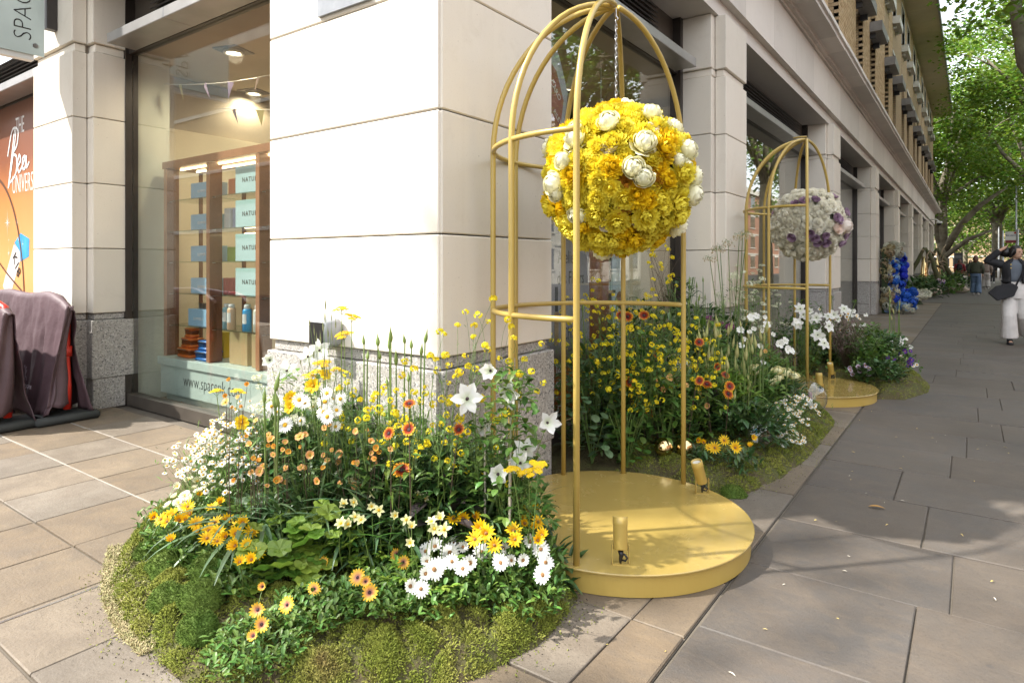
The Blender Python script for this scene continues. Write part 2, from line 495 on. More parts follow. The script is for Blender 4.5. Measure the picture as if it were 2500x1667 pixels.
# tactile panel and fallen leaves
bl = MB()
for i in range(5):
    for j in range(1):
        bl.box((2.02 + i*.085, 7.85, -.002), (2.06 + i*.085, 8.35, .005))
tag(bl.build('drain_cover', M['grey']), 'ribbed slot panel set flush in the grey flagstones', 'drain cover')
lf_mats = [pm('dry_leaf_a', (.38, .21, .06), .7), pm('dry_leaf_b', (.55, .42, .16), .7), pm('petal_fallen', (.62, .50, .14), .6), pm('pale_litter', (.62, .57, .47), .7)]
def leaf_poly(L, W, n=6, curl=.2):
    b = MB(); vs = []; fs = []
    for i in range(n + 1):
        t = i / n
        w = W * math.sin(math.pi * min(1, t*.97 + .015)) ** .8 * (1 - .35*t)
        z = curl * L * math.sin(math.pi * t)
        vs += [(t*L - L/2, -w, z + w*.5), (t*L - L/2, 0, z), (t*L - L/2, w, z + w*.5)]
    for i in range(n):
        for k in (0, 1): fs.append((i*3+k, i*3+3+k, i*3+4+k, i*3+1+k))
    b.add(vs, fs); return b
fallen = [(1.83, 1.83, .075, .016, 0, 'large brown curled leaf fallen on the shaded grey flagstone'),
          (1.50, .17, .03, .006, 1, 'small ochre leaf by the gold disc'), ]
o = leaf_poly(.085, .016, curl=.05).build('fallen_leaf', lf_mats[0], loc=(1.72, 1.82, .004), rot=(0, 0, .2)); tag(o, 'large brown dry leaf fallen on the shaded grey flagstone', 'leaf')
lm = [leaf_poly(.030, .005, curl=.08).mesh('fallen_petal', m) for m in lf_mats]
for i in range(75):
    while True:
        x, y = q.uniform(.85, 2.9), q.uniform(-.75, 4.6)
        if (x-.65)**2 + (y-.645)**2 > .53 and not (x < 1.32 and y > 1.2): break
    s = q.uniform(.35, 1.0)
    o = put('fallen_petal', lm[q.choice((1, 1, 2, 3, 3))], None, (x, y, .003), (q.uniform(-.2, .2), q.uniform(-.2, .2), q.uniform(0, 6.3)), (s, s, s))
    tag(o, 'tiny dry petal scattered on the paving', 'petal', 'petal litter on the paving')

# ================================================================== BUILDING
B = thing('stone_building', 'long pale limestone shop building with brick upper floors and deep eaves', 'building', (0, 0, 0))
Z_C = [.927, 1.555, 2.183, 2.817, 3.45]
def block(par, a, b, m, ch=.006):
    return boxobj('stone_block', a, b, m, par, ch)
G = .0035
def pier_courses():
    out = [('g', 0.0, .30, .0), ('g', .30, .862, .012), ('g', .866, .925, -.022)]
    for i in range(4): out.append(('l', Z_C[i] + G, Z_C[i+1] - G, 0.))
    out.append(('l', 3.455, 3.53, -.03)); out.append(('l', 3.535, 4.118, 0.))
    return out
# --- corner pier
cp = boxobj('corner_pier', (-1.39, .055, 0), (-.055, .99, 4.12), M['core'], B)
for (k, z0, z1, pr) in pier_courses():
    m = M['granite'] if k == 'g' else M['lime']
    block(cp, (-1.446 - pr, -pr, z0), (-.013, .29, z1), m)
    block(cp, (-.29, .013, z0), (pr, 1.05 + pr, z1), m)
    block(cp, (-1.446 - pr, .30, z0), (-1.16, 1.05, z1), m)
# --- stepped columns on the street side
def column(y0, w=.78):
    c = MB().box((-.49, y0 - .05, 0), (-.185, y0 + w + .05, 4.12)).box((-.1845, y0 + .06, 0), (-.06, y0 + w - .06, 4.12)).build('column', M['core'], B)
    for (k, z0, z1, pr) in pier_courses():
        m = M['granite'] if k == 'g' else M['lime']
        block(c, (-.12, y0 - pr, z0), (pr, y0 + w + pr, z1), m)
        block(c, (-.52, y0 - .11 - pr, z0), (-.125, y0 + w + .11 + pr, z1), m)
COLS = [4.60 + 6.69 * k for k in range(8)]
for y in COLS: column(y)
# --- stepped columns on the side-street front
def column_left(x1, w=.78):
    c = MB().box((x1 - w - .05, .33, 0), (x1 + .05, .60, 4.12)).box((x1 - w + .06, .19, 0), (x1 - .06, .3295, 4.12)).build('column', M['core'], B)
    for (k, z0, z1, pr) in pier_courses():
        m = M['granite'] if k == 'g' else M['lime']
        block(c, (x1 - w - pr, .12 - pr, z0), (x1 + pr, .247, z1), m)
        block(c, (x1 - w - .12 - pr, .252 - pr, z0), (x1 + .12 + pr, .62, z1), m)
column_left(-4.81, .98)
column_left(-9.6, .98)
# --- beam, frieze, cornice
boxobj('inner_beam', (-.45, 1.06, 4.122), (-.083, 53, 4.36), M['lime2'], B)
boxobj('soffit', (-.9, 1.06, 4.124), (-.452, 53, 4.30), M['lime2'], B)
y = 0.0
while y < 53:
    y1 = min(y + 1.338, 53.2)
    boxobj('frieze_panel', (-.44, y + (0.003 if y else 0.0), 4.30 if y > .5 else 4.124), (0, y1 - .003, 5.04), M['lime2'], B)
    y = y1
x = -.445
while x > -11:
    boxobj('frieze_panel', (x - 1.335, .0, 4.30), (x - .003, .44, 5.04), M['lime2'], B); x -= 1.338
boxobj('side_beam', (-11, .083, 4.122), (-.46, .5, 4.29), M['lime2'], B)
cm = MB()
prof = [(-.3, 5.045), (.035, 5.045), (.035, 5.085), (.085, 5.095), (.085, 5.135), (.11, 5.15), (.36, 5.155), (.365, 5.20), (.40, 5.22), (.40, 5.29), (.33, 5.33), (-.3, 5.33)]
L = .886
vs = [(x, yy, z) for yy in (0, L) for (x, z) in prof]; n = len(prof)
cm.add(vs, [tuple(range(n)), tuple(range(2*n-1, n-1, -1))] + [(i, n+i, n+(i+1) % n, (i+1) % n) for i in range(n)])
cmesh = cm.mesh('cornice_stone', M['lime2'])
for k in range(60):
    put('cornice_stone', cmesh, B, (q.uniform(-.003, .003), .36 + .892*k, 0))
boxobj('cornice_stone', (-11, -.36, 5.15), (.36, -.002, 5.33), M['lime2'], B)
boxobj('cornice_stone', (-11, .0, 5.045), (-.3, .6, 5.33), M['lime2'], B)

# --- brick upper floors
def brick_mat():
    m, nt, bs, out = new_mat('buff_brick')
    pos = nn(nt, 'ShaderNodeNewGeometry').outputs['Position']
    r = nn(nt, 'ShaderNodeNewGeometry').outputs['Random Per Island']
    c = ramp(nt, r, [(0, (.50, .34, .18)), (.5, (.58, .41, .23)), (.8, (.45, .295, .145)), (1, (.62, .46, .28))])
    c = mixc(nt, math_(nt, 'MULTIPLY', noise_(nt, pos, 40.), .35), c, (.28, .18, .09))
    nt.links.new(c, bs.inputs['Base Color']); bs.inputs['Roughness'].default_value = .85
    bump_(nt, bs, noise_(nt, pos, 120., 4.), .4, .004)
    return m
def brickwall_mat(name, c1, c2, mo, w=.225, h=.075, rot=False):
    m, nt, bs, out = new_mat(name)
    pos = nn(nt, 'ShaderNodeNewGeometry').outputs['Position']
    sep = nn(nt, 'ShaderNodeSeparateXYZ'); nt.links.new(pos, sep.inputs[0])
    cmb = nn(nt, 'ShaderNodeCombineXYZ'); nt.links.new(math_(nt, 'ADD', sep.outputs[0], sep.outputs[1]), cmb.inputs[0]); nt.links.new(sep.outputs[2], cmb.inputs[1])
    br = nn(nt, 'ShaderNodeTexBrick'); br.inputs['Scale'].default_value = 1
    for k, v in (('Color1', c1), ('Color2', c2), ('Mortar', mo)): br.inputs[k].default_value = (*v, 1)
    br.inputs['Mortar Size'].default_value = .010; br.inputs['Brick Width'].default_value = w; br.inputs['Row Height'].default_value = h
    nt.links.new(cmb.outputs[0], br.inputs['Vector'])
    nt.links.new(br.outputs['Color'], bs.inputs['Base Color']); bs.inputs['Roughness'].default_value = .85
    bump_(nt, bs, br.outputs['Fac'], -.6, .01)
    return m
M['brick'] = brick_mat()
M['brickwall'] = brickwall_mat('buff_brick_wall', (.44, .30, .165), (.38, .255, .13), (.24, .19, .13))
M['redbrick'] = brickwall_mat('red_brick_wall', (.36, .13, .065), (.30, .10, .05), (.30, .22, .16))
M['fin'] = pm('grey_window_fin', (.30, .30, .30), .45, metal=.3)
M['wframe'] = pm('white_window_surround', (.62, .60, .55), .6)
M['box_grey'] = pm('grey_sill_box', (.20, .185, .175), .55)
M['wglass'] = pm('dark_window_pane', (.03, .033, .035), .06, spec=.8, vs=1.)
M['eave'] = pm('eave_board', (.62, .53, .40), .8, col2=(.55, .46, .34), vs=1., world=True)
XB = -.06
uw = boxobj('upper_wall', (-11, XB, 5.33), (XB - .36, 52.5, 12.0), M['brickwall'], B) if False else None
uw = MB().box((-11, .42, 5.33), (XB - .34, 52.5, 12.05)).build('upper_wall', M['brickwall'], B)
# bays: each with two tall windows, the piers between them of real bricks near by
F1, F2 = 5.33, 8.85
half = []
yy = 2.35
wins = []
while yy < 51.5:
    wins.append((yy, yy + 1.25)); yy += (2.55 if len(wins) % 2 else 3.6)
piers = [(.0, wins[0][0])] + [(wins[i][1], wins[i+1][0]) for i in range(len(wins)-1)] + [(wins[-1][1], 52.5)]
BR = (.215, .065)
bq = random.Random(5)
unit = MB().box((0, 0, 0), (1, 1, 1), ch=.035).mesh('brick', M['brick'])
n_obj = 0
for pi, (a, b) in enumerate(piers):
    near = a < 24
    p = boxobj('brick_pier', (XB - .38, a, 5.32), (XB - .012, b, 12.0), M['brick_mortar_shaded'] if near else M['brickwall'], B)
    if not near: continue
    mb = MB(); mb2 = []
    for fl, z1 in ((5.335, 11.98),):
        z = fl; row = 0
        while z + BR[1] < z1:
            y = a - (.1125 if row % 2 else 0)
            while y < b - .01:
                y0 = max(y, a - .004); y1 = min(y + BR[0], b + .004)
                if y1 - y0 > .04:
                    pr = XB + bq.uniform(-.0025, .0025)
                    if 3 <= pi <= 5 and n_obj < 290 and z > 5.6 and z < 8.2:
                        put('brick', unit, p, (pr - .10, y0, z), (0, 0, 0), (.10, y1 - y0, BR[1])); n_obj += 1
                    else:
                        mb.box((pr - .10, y0, z), (pr, y1, z + BR[1]))
                y += .225
            z += .075; row += 1
        # bricks returning into the window recess, facing the street corner
        z = fl
        while z + BR[1] < z1:
            e = bq.uniform(-.002, .002)
            mb.box((XB - .32, a - .006 + e, z), (XB - .105, a + .09, z + BR[1]))
            z += .075
    tag(mb.build('brickwork', M['brick'], p), kind='stuff')
def win(y0, y1, z0, z1, upper):
    w = boxobj('upper_window', (XB - .335, y0, z0), (XB - .30, y1, z1), M['wglass'], B)
    t = .05
    boxobj('window_frame', (XB - .30, y0, z0), (XB - .22, y0 + t, z1), M['fin'], w)
    boxobj('window_frame', (XB - .30, y1 - t, z0), (XB - .22, y1, z1), M['fin'], w)
    boxobj('window_frame', (XB - .30, y0 + t, z0 + (z1-z0)*.45), (XB - .24, y1 - t, z0 + (z1-z0)*.45 + .05), M['fin'], w)
    boxobj('head_surround', (XB - .28, y0 - .02, z1), (XB + .012, y1 + .02, z1 + .11), M['wframe'], w)
    if upper:
        boxobj('jamb_surround', (XB - .2, y0 - .07, z0), (XB + .010, y0, z1 - .002), M['wframe'], w)
        boxobj('jamb_surround', (XB - .2, y1, z0), (XB + .010, y1 + .07, z1 - .002), M['wframe'], w)
        boxobj('sill_box', (XB - .02, y0 - .04, z0 - .32), (XB + .22, y1 + .04, z0 - .06), M['wframe'], w)
        boxobj('sill_bracket', (XB - .02, y0 + .2, z0 - .42), (XB + .1, y0 + .3, z0 - .322), M['wframe'], w)
        boxobj('sill_bracket', (XB - .02, y1 - .3, z0 - .42), (XB + .1, y1 - .2, z0 - .322), M['wframe'], w)
    else:
        boxobj('shade_fin', (XB - .10, y0 + .04, z0), (XB - .03, y0 + .17, z0 + 2.1), M['fin'], w)
        boxobj('shade_box', (XB - .04, y0 - .06, z0 + 2.27), (XB + .30, y1 + .06, z0 + 2.53), M['box_grey'], w)
        boxobj('box_bracket', (XB - .04, y0 + .1, z0 + 2.14), (XB + .12, y0 + .2, z0 + 2.268), M['louvre'], w)
        boxobj('box_bracket', (XB - .04, y1 - .2, z0 + 2.14), (XB + .12, y1 - .1, z0 + 2.268), M['louvre'], w)
for (a, b) in wins:
    win(a, b, 5.36, 8.75, False)
    boxobj('spandrel', (XB - .36, a + .002, 8.862), (XB - .004, b - .002, 10.05), M['brickwall'], B)
    win(a, b, 10.05, 11.6, True)
    boxobj('spandrel', (XB - .36, a + .002, 11.712), (XB - .004, b - .002, 12.0), M['brickwall'], B)
# eaves in panels
y = -.9
while y < 53:
    boxobj('eave_panel', (-1.2, y + .006, 12.06), (1.02, y + 1.594, 12.14), M['eave'], B); y += 1.6
boxobj('eave_fascia', (1.022, -.9, 12.03), (1.09, 53.3, 12.36), M['fin'], B)
boxobj('roof', (-11, -.6, 12.15), (1.0, 53.2, 12.3), M['box_grey'], B)

# --- shop windows
def shop_window_left(x0, x1, name_l, Y=.60):
    w = boxobj('shop_window', (x0, Y, .115), (x1, Y + .012, 3.50), M['glass'], B)
    boxobj('window_frame', (x0 - .075, Y - .06, 0), (x0, Y + .06, 4.12), M['bronze_frame'], w)
    boxobj('window_frame', (x1, Y - .06, 0), (x1 + .075, Y + .06, 4.12), M['bronze_frame'], w)
    boxobj('kick_plate', (x0, Y - .05, 0.004), (x1, Y + .05, .115), M['panel'], w)
    boxobj('window_head', (x0, Y - .03, 3.50), (x1, Y + .05, 3.56), M['bronze_frame'], w)
    boxobj('ledge', (x0 + .17, .30, 3.50), (x0 + 1.25, Y - .035, 3.595), M['alu'], w, ch=.006)
    boxobj('ledge', (x0 + 1.255, .30, 3.50), (x1 + .06, Y - .035, 3.595), M['alu'], w, ch=.006)
    boxobj('upper_panel', (x0, Y + .03, 3.60), (x1, Y + .05, 4.12), M['panel'], w)
    for i in range(9):
        z = 3.64 + i*.05
        MB().box((x0 + .45, 0, 0), (x1 - .1, .055, .012), M=Matrix.Translation((0, Y - .03, z)) @ Matrix.Rotation(R(35), 4, 'X')).build('louvre', M['louvre'], w)
    return w
WL = shop_window_left(-4.68, -1.52, 'a')
WP = shop_window_left(-9.4, -5.93, 'b')
def shop_window_right(y0, y1, X=-.5, louv=True):
    w = boxobj('shop_window', (X - .012, y0, .115), (X, y1, 3.50), M['glass'], B)
    boxobj('window_frame', (X - .06, y0 - .075, 0), (X + .06, y0, 4.12), M['bronze_frame'], w)
    boxobj('window_frame', (X - .06, y1, 0), (X + .06, y1 + .075, 4.12), M['bronze_frame'], w)
    boxobj('kick_plate', (X - .05, y0, .004), (X + .05, y1, .115), M['panel'], w)
    boxobj('window_head', (X - .05, y0, 3.50), (X + .03, y1, 3.56), M['bronze_frame'], w)
    boxobj('ledge', (X + .035, y0 - .04, 3.50), (-.22, y1 - .12, 3.595), M['alu'], w, ch=.006)
    boxobj('upper_panel', (X - .05, y0, 3.60), (X - .03, y1, 4.12), M['panel'], w)
    if louv:
        for i in range(9):
            z = 3.64 + i*.05
            MB().box((-.055, y0 + .1, 0), (0, y1 - .55, .012), M=Matrix.Translation((X + .03, 0, z)) @ Matrix.Rotation(R(35), 4, 'Y')).build('louvre', M['louvre'], w)
    return w
WR = [shop_window_right(1.13, 4.41)]
for k in range(7):
    WR.append(shop_window_right(COLS[k] + .97, COLS[k+1] - .19, louv=k < 3))

# --- rooms behind the glass
M['shop_ceiling'] = pm('shop_ceiling', (.46, .38, .27), .85, vs=1.)
M['shop_floor'] = pm('shop_floor', (.30, .26, .20), .4, vs=2.)
def room(x0, y0, x1, y1, zc, wall):
    r = MB().box((x0, y0, -.15), (x1, y1, .002)).build('shop_floor', M['shop_floor'], B)
    boxobj('shop_ceiling', (x0, y0, zc), (x1, y1, zc + .1), M['shop_ceiling'], B)
    return r
room(-10.5, .66, -.56, 6.0, 3.57, None)
boxobj('back_wall', (-10.5, 6.0, 0), (-.56, 6.1, 3.57), M['shop_floor'], B)
boxobj('side_wall', (-10.6, .66, 0), (-10.5, 6.1, 3.57), M['cream_wall'], B)
boxobj('return_wall', (-4.90, .67, .004), (-4.78, 1.02, 3.565), pm('pale_green_wall', (.60, .63, .53), .8, vs=1.), B)
boxobj('return_wall', (-5.35, 1.025, .004), (-5.25, 3.0, 2.95), M['cream_wall'], B)
boxobj('return_wall', (-5.35, 1.025, 2.955), (-5.31, 6.0, 3.56), M['shop_floor'], B)
for k in range(7):
    a, b = COLS[k] + .9, COLS[k+1] - .1
    room(-3.2, a, -.56, b, 3.57, None)
    boxobj('back_wall', (-3.3, a, 0), (-3.2, b, 3.57), M['cream_wall'], B)
    boxobj('side_wall', (-3.2, b - .02, 0), (-.57, b + .08, 3.57), M['cream_wall'], B)
# ================================================================== INSIDE THE SHOP WINDOW
M['led'] = emis('led_strip', (1.0, .80, .48), 5.)
M['lamp'] = emis('lamp_face', (1.0, .86, .62), 14.)
M['wood_edge'] = pm('light_veneer_edge', (.45, .21, .11), .4)
UPX = [-4.655, -3.83, -3.01]
cab = thing('display_cabinet', 'tall brown veneer display cabinet with glass shelves behind the window', 'cabinet', (-3.8, .95, .455))
def cx(a, b): return (a[0] + 3.8, a[1] - .95, a[2] - .455), (b[0] + 3.8, b[1] - .95, b[2] - .455)
for x in UPX:
    a, b = cx((x, .905, .46), (x + .055, 1.03, 2.385)); MB().box(a, b).build('upright', M['wood_dark'], cab)
    a, b = cx((x, .900, .46), (x + .055, .9045, 2.385)); MB().box(a, b).build('upright_edge', M['wood_edge'], cab)
    a, b = cx((x, 1.27, .46), (x + .03, 1.30, 2.385)); MB().box(a, b).build('rear_post', M['wood_dark'], cab)
a, b = cx((-4.68, .895, 2.39), (-1.6, 1.32, 2.46)); MB().box(a, b).build('top_board', M['wood_edge'], cab)
a, b = cx((-2.2, .905, .46), (-2.145, 1.03, 2.385)); MB().box(a, b).build('upright', M['wood_dark'], cab)
SH = [.775, 1.10, 1.42, 1.735, 2.05]
M['shelf_glass'] = glassmat('shelf_glass', (.86, .95, .90), 1.6)
for i, z in enumerate(SH):
    for (x0, x1) in ((UPX[0] + .06, UPX[1] - .004), (UPX[1] + .06, UPX[2] - .004), (UPX[2] + .06, -2.21)):
        a, b = cx((x0, .93, z), (x1, 1.29, z + .010)); MB().box(a, b).build('glass_shelf', M['shelf_glass'], cab)
        a, b = cx((x0 - .004, .926, z - .006), (x0 + .02, .95, z - .001)); MB().box(a, b).build('shelf_clip', M['steel'], cab)
for y in (.99, 1.16):
    a, b = cx((-4.5, y, 2.372), (-1.7, y + .014, 2.386)); MB().box(a, b).build('light_strip', M['led'], cab)
a, b = cx((-3.7, 1.22, 1.70), (-3.1, 1.235, 1.712)); MB().box(a, b).build('light_strip', M['led'], cab)

ctr = thing('window_counter', 'pale green laminate counter with a web address along its front', 'counter', (-3.1, 1.1, 0))
for (a, b, n) in (((-4.70, .855, .375), (-1.56, 1.5, .455), 'counter_top'), ((-4.66, .93, .004), (-1.6, 1.45, .085), 'plinth')):
    MB().box((a[0] + 3.1, a[1] - 1.1, a[2]), (b[0] + 3.1, b[1] - 1.1, b[2]), ch=.003).build(n, M['paleblue'], ctr)
xs = [-4.67, -4.30, -3.70, -3.05, -2.3, -1.6]
for i in range(5):
    MB().box((xs[i] + 3.102, -.225, .087), (xs[i+1] + 3.098, .3, .373)).build('front_panel', M['paleblue'], ctr)
textmesh('lettering', 'www.spacenk.com', .175, M['ink'], ctr, frame((-4.21 + 3.1, -.2262, .195), (1, 0, 0), (0, 0, 1)), .0006, -.0028, sx=.78)

# boxes and bottles on the shelves
M['box_blue'] = pm('pale_blue_carton', (.50, .70, .72), .4, vs=1.)
M['box_sky'] = pm('sky_blue_acrylic', (.36, .58, .78), .25, vs=1.)
for i, z in enumerate(SH[1:]):
    t = thing('product_box', ['pale blue NATURI carton on the fourth glass shelf down', 'pale blue NATURI carton on the third glass shelf down', 'pale blue NATURI carton on the second glass shelf down', 'pale blue NATURI carton on the topmost glass shelf'][i], 'box', (-3.48, .99, z + .0115), 0, 'NATURI cartons in the cabinet')
    MB().box((0, 0, 0), (.45, .26, .255), ch=.003).build('carton', M['box_blue'], t)
    textmesh('lettering', 'NATURI', .062, M['ink'], t, frame((.115, -.0012, .105), (1, 0, 0), (0, 0, 1)), .0005, .0006, spacing=1.25)
    t = thing('display_tray', ['sky blue SUMMER tray on the fourth glass shelf down', 'sky blue SUMMER tray on the third glass shelf down', 'sky blue SUMMER tray on the second glass shelf down', 'sky blue SUMMER tray on the topmost glass shelf'][i], 'tray', (-4.25, .97, z + .0115), 0, 'SUMMER trays in the cabinet')
    MB().box((0, 0, 0), (.40, .16, .155), ch=.002).build('tray', M['box_sky'], t)
    textmesh('lettering', 'SUMMER F', .04, M['whiteink'], t, frame((.13, -.0012, .055), (1, 0, 0), (0, 0, 1)), .0005, .0)
t = thing('display_tray', 'sky blue SUMMER tray of small vials on the lowest glass shelf', 'tray', (-4.28, .96, SH[0] + .0115), 0, 'SUMMER trays in the cabinet')
MB().box((0, 0, 0), (.40, .16, .17), ch=.002).build('tray', M['box_sky'], t)
textmesh('lettering', 'SUMMER F', .04, M['whiteink'], t, frame((.10, -.0012, .06), (1, 0, 0), (0, 0, 1)), .0005, 0.)
for i in range(5):
    MB().box((.03 + i*.075, .05, .171), (.085 + i*.075, .1, .225)).build('vial', M['steel'] if i % 2 else M['glass_thin'], t)
def bottle(x, y, col, name, label, z=SH[0] + .0115):
    m = pm(name + '_plastic', col, .3, vs=1.)
    t = thing('lotion_bottle', label, 'bottle', (x, y, z), 0, 'lotion bottles on the lowest shelf')
    MB().lathe([(0, 0), (.036, 0), (.040, .004), (.040, .185), (.036, .20), (.024, .207)], 20).build('bottle_body', m, t, True)
    MB().lathe([(.024, .205), (.027, .207), (.027, .235), (.024, .24), (0, .24)], 20).build('cap', M['white'], t, True)
    MB().lathe([(.0405, .07), (.0405, .16)], 20, a0=-2.4, a1=-.7).build('label_sticker', M['white'], t)
bottle(-3.64, 1.0, (.22, .40, .45), 'teal', 'teal lotion bottle with white cap on the lowest shelf')
bottle(-3.51, .97, (.78, .52, .33), 'peach', 'peach lotion bottle with white cap on the lowest shelf')
bottle(-3.42, 1.08, (.45, .28, .18), 'brown', 'brown lotion bottle behind the peach one on the lowest shelf')
bottle(-3.27, .98, (.05, .36, .70), 'blue', 'bright blue lotion bottle with white cap on the lowest shelf')
bottle(-3.13, 1.0, (.70, .72, .62), 'cream', 'cream lotion bottle beside the bright blue one')
def plain_box(x, y, z, dx, dy, dz, col, name, label, cat='box'):
    o = MB().box((0, 0, 0), (dx, dy, dz), ch=.003).build(name, pm(name + '_card', col, .4, vs=2.), loc=(x, y, z))
    tag(o, label, cat)
plain_box(-3.72, 1.06, SH[4] + .0115, .19, .12, .17, (.60, .24, .13), 'coral_carton', 'coral carton beside the topmost NATURI carton')
plain_box(-3.74, 1.03, SH[3] + .0115, .10, .12, .20, (.66, .66, .66), 'white_carton', 'white carton standing on the second glass shelf down')
plain_box(-3.63, 1.05, SH[3] + .0115, .09, .10, .20, (.42, .45, .60), 'grey_blue_carton', 'grey blue carton standing on the second glass shelf down')
plain_box(-3.74, 1.06, SH[2] + .0115, .22, .14, .14, (.30, .42, .10), 'olive_carton', 'olive green carton on the third glass shelf down')
for i in range(4):
    plain_box(-3.74 + i*.058, 1.02, SH[1] + .0115, .052, .12, .16, (.35, .07, .07), 'red_carton', 'slim dark red carton in a row on the fourth glass shelf down')
    bpy.context.scene.collection.objects[-1]['group'] = 'slim red cartons'
plain_box(-3.20, .98, .4565, .42 - .22, .06, .30, (.52, .37, .20), 'oak_sheet', 'upright oak board leaning on the counter', 'board')
plain_box(-3.60, 1.0, .4565, .30, .05, .315, (.52, .37, .20), 'oak_board', 'wide oak board standing on the pale counter', 'board')
plain_box(-3.76, 1.10, .4565, .14, .10, .15, (.50, .03, .22), 'magenta_pouch', 'magenta pouch standing on the counter', 'pouch')
plain_box(-4.18, 1.15, .4565, .22, .08, .26, (.75, .50, .03), 'yellow_pouch', 'yellow pouch standing behind the orange cases', 'pouch')
def vanity(x, y, z, s, col, label):
    m = pm('vinyl_case', col, .35, vs=1.); m2 = pm('clear_vinyl', tuple(c*.25 for c in col), .15)
    t = thing('wash_bag', label, 'wash bag', (x, y, z), 0)
    MB().box((0, 0, 0), (.26*s, .18*s, .035), ch=.015).build('bag_base', m, t, True)
    MB().box((.01, .006, .0351), (.26*s - .01, .18*s - .006, .072), ch=.006).build('clear_panel', m2, t)
    MB().box((0, 0, .0721), (.26*s, .18*s, .098), ch=.012).build('bag_lid', m, t, True)
    MB().tube([(.02, -.002, .085), (.1*s, -.006, .087), (.2*s, -.002, .085)], .004, 6).build('zip', M['steel'], t)
vanity(-4.46, .93, .4565, 1.0, (.72, .16, .02), 'largest orange clear-sided wash bag at the bottom of the stack')
vanity(-4.42, .95, .5555, .8, (.72, .16, .02), 'middle orange clear-sided wash bag in the stack')
vanity(-4.39, .97, .6545, .55, (.72, .16, .02), 'smallest orange wash bag on top of the stack')
vanity(-4.08, .91, .4565, .95, (.02, .16, .50), 'blue clear-sided wash bag on the counter beside the orange stack')
vanity(-4.06, .93, .5555, .7, (.02, .16, .50), 'small blue wash bag on top of the larger blue one')

# ceiling downlights, each with its own lamp
def downlight(x, y, label):
    t = thing('ceiling_downlight', label, 'downlight', (x, y, 3.568), .3, 'square recessed downlights in the shop ceiling')
    MB().box((-.14, -.14, -.012), (.14, .14, -.001)).build('housing', M['louvre'], t)
    MB().lathe([(.075, -.013), (.10, -.018), (.10, -.035), (.078, -.04), (.07, -.02)], 24).build('ring', M['white'], t, True)
    MB().lathe([(0, -.016), (.074, -.016)], 24).build('lamp_face', M['lamp'], t)
    l = bpy.data.lights.new('downlight_lamp', 'SPOT'); l.energy = 34; l.color = (1, .84, .60); l.spot_size = R(165); l.spot_blend = .6; l.shadow_soft_size = .07
    lo = bpy.data.objects.new('downlight_lamp', l); lo.location = (0, 0, -.06); link(lo, t)
for p in ((-3.91, 1.23), (-4.1, 3.0), (-5.15, 2.24), (-6.12, 1.75), (-7.1, 3.39), (-3.0, 3.2), (-2.2, 1.7), (-2.0, 4.4)):
    downlight(p[0], p[1], 'square recessed downlight glowing in the shop ceiling')
# spot heads behind the street window
for i, (x, y, z) in enumerate(((-1.1, 2.75, 3.08), (-1.15, 3.9, 2.95), (-1.2, 3.35, 3.2))):
    t = thing('ceiling_spotlight', 'white cylinder spotlight hanging behind the street window', 'spotlight', (x, y, z), 0, 'cylinder spotlights behind the street window')
    MB().tube([(0, 0, .22), (0, 0, 3.57 - z)], .008).build('rod', M['white'], t)
    MB().lathe([(0, .22), (.055, .22), (.07, 0), (.06, 0), (.055, .03)], 24, M=Matrix.Rotation(R(12), 4, 'Y')).build('shade', M['white'], t, True)
    MB().lathe([(0, .02), (.057, .02)], 20, M=Matrix.Rotation(R(12), 4, 'Y')).build('lamp_face', M['lamp'], t)
# bunting flags
bcols = [(.42, .36, .62), (.62, .40, .36), (.40, .38, .62), (.55, .52, .26), (.45, .35, .55)]
bm_ = [pm('bunting_%d' % i, tuple(v*.6 for v in c), .8, vs=1., trans=.4) for i, c in enumerate(bcols)]
cord = MB(); fl = []
for (p0, p1, n) in (((-4.75, .95, 3.30), (-1.9, 1.5, 3.40), 8), ((-4.7, 1.5, 3.15), (-1.8, 2.2, 3.22), 7)):
    pts = []
    for i in range(25):
        t = i / 24
        pts.append(Vector(p0).lerp(Vector(p1), t) - Vector((0, 0, .28 * 4 * t * (1-t) * .5)))
    cord = MB(); cord.tube(pts, .003, 4)
    root = thing('bunting', 'string of pastel pennants strung ' + ('close behind the side window' if n == 8 else 'deeper inside the shop'), 'bunting', (0, 0, 0))
    cord.build('cord', M['white'], root)
    for i in range(n):
        c = pts[2 + i * 3]
        b = MB(); b.add([(-.045, 0, 0), (.045, 0, 0), (0, .01, -.17)], [(0, 1, 2)])
        b.build('pennant', bm_[(i + n) % 5], root, loc=c, rot=(q.uniform(-.2, .2), q.uniform(-.5, .5), q.uniform(-.5, .7)))

# ================================================================== POSTERS
def grad_poster(name, stops, axis=2, lo=0., hi=3., nz=.1):
    m, nt, bs, out = new_mat(name)
    pos = nn(nt, 'ShaderNodeNewGeometry').outputs['Position']
    sep = nn(nt, 'ShaderNodeSeparateXYZ'); nt.links.new(pos, sep.inputs[0])
    f = math_(nt, 'DIVIDE', math_(nt, 'SUBTRACT', sep.outputs[axis], lo), hi - lo)
    f = math_(nt, 'ADD', f, math_(nt, 'MULTIPLY', math_(nt, 'SUBTRACT', noise_(nt, pos, 1.5, 2.), .5), nz))
    nt.links.new(ramp(nt, f, stops), bs.inputs['Base Color']); bs.inputs['Roughness'].default_value = .45
    return m
PY = .585
po = thing('beauty_poster', 'orange Beauty Universe poster filling the window beyond the column', 'poster', (-7.6, PY, 0))
m = grad_poster('orange_poster_print', [(0, (.60, .22, .06)), (.35, (.72, .33, .12)), (.62, (.55, .21, .06)), (.78, (.22, .07, .03)), (1, (.14, .045, .02))], 2, .1, 3.5)
MB().box((-1.8, 0, .12), (1.66, .01, 3.48)).build('printed_sheet', m, po)
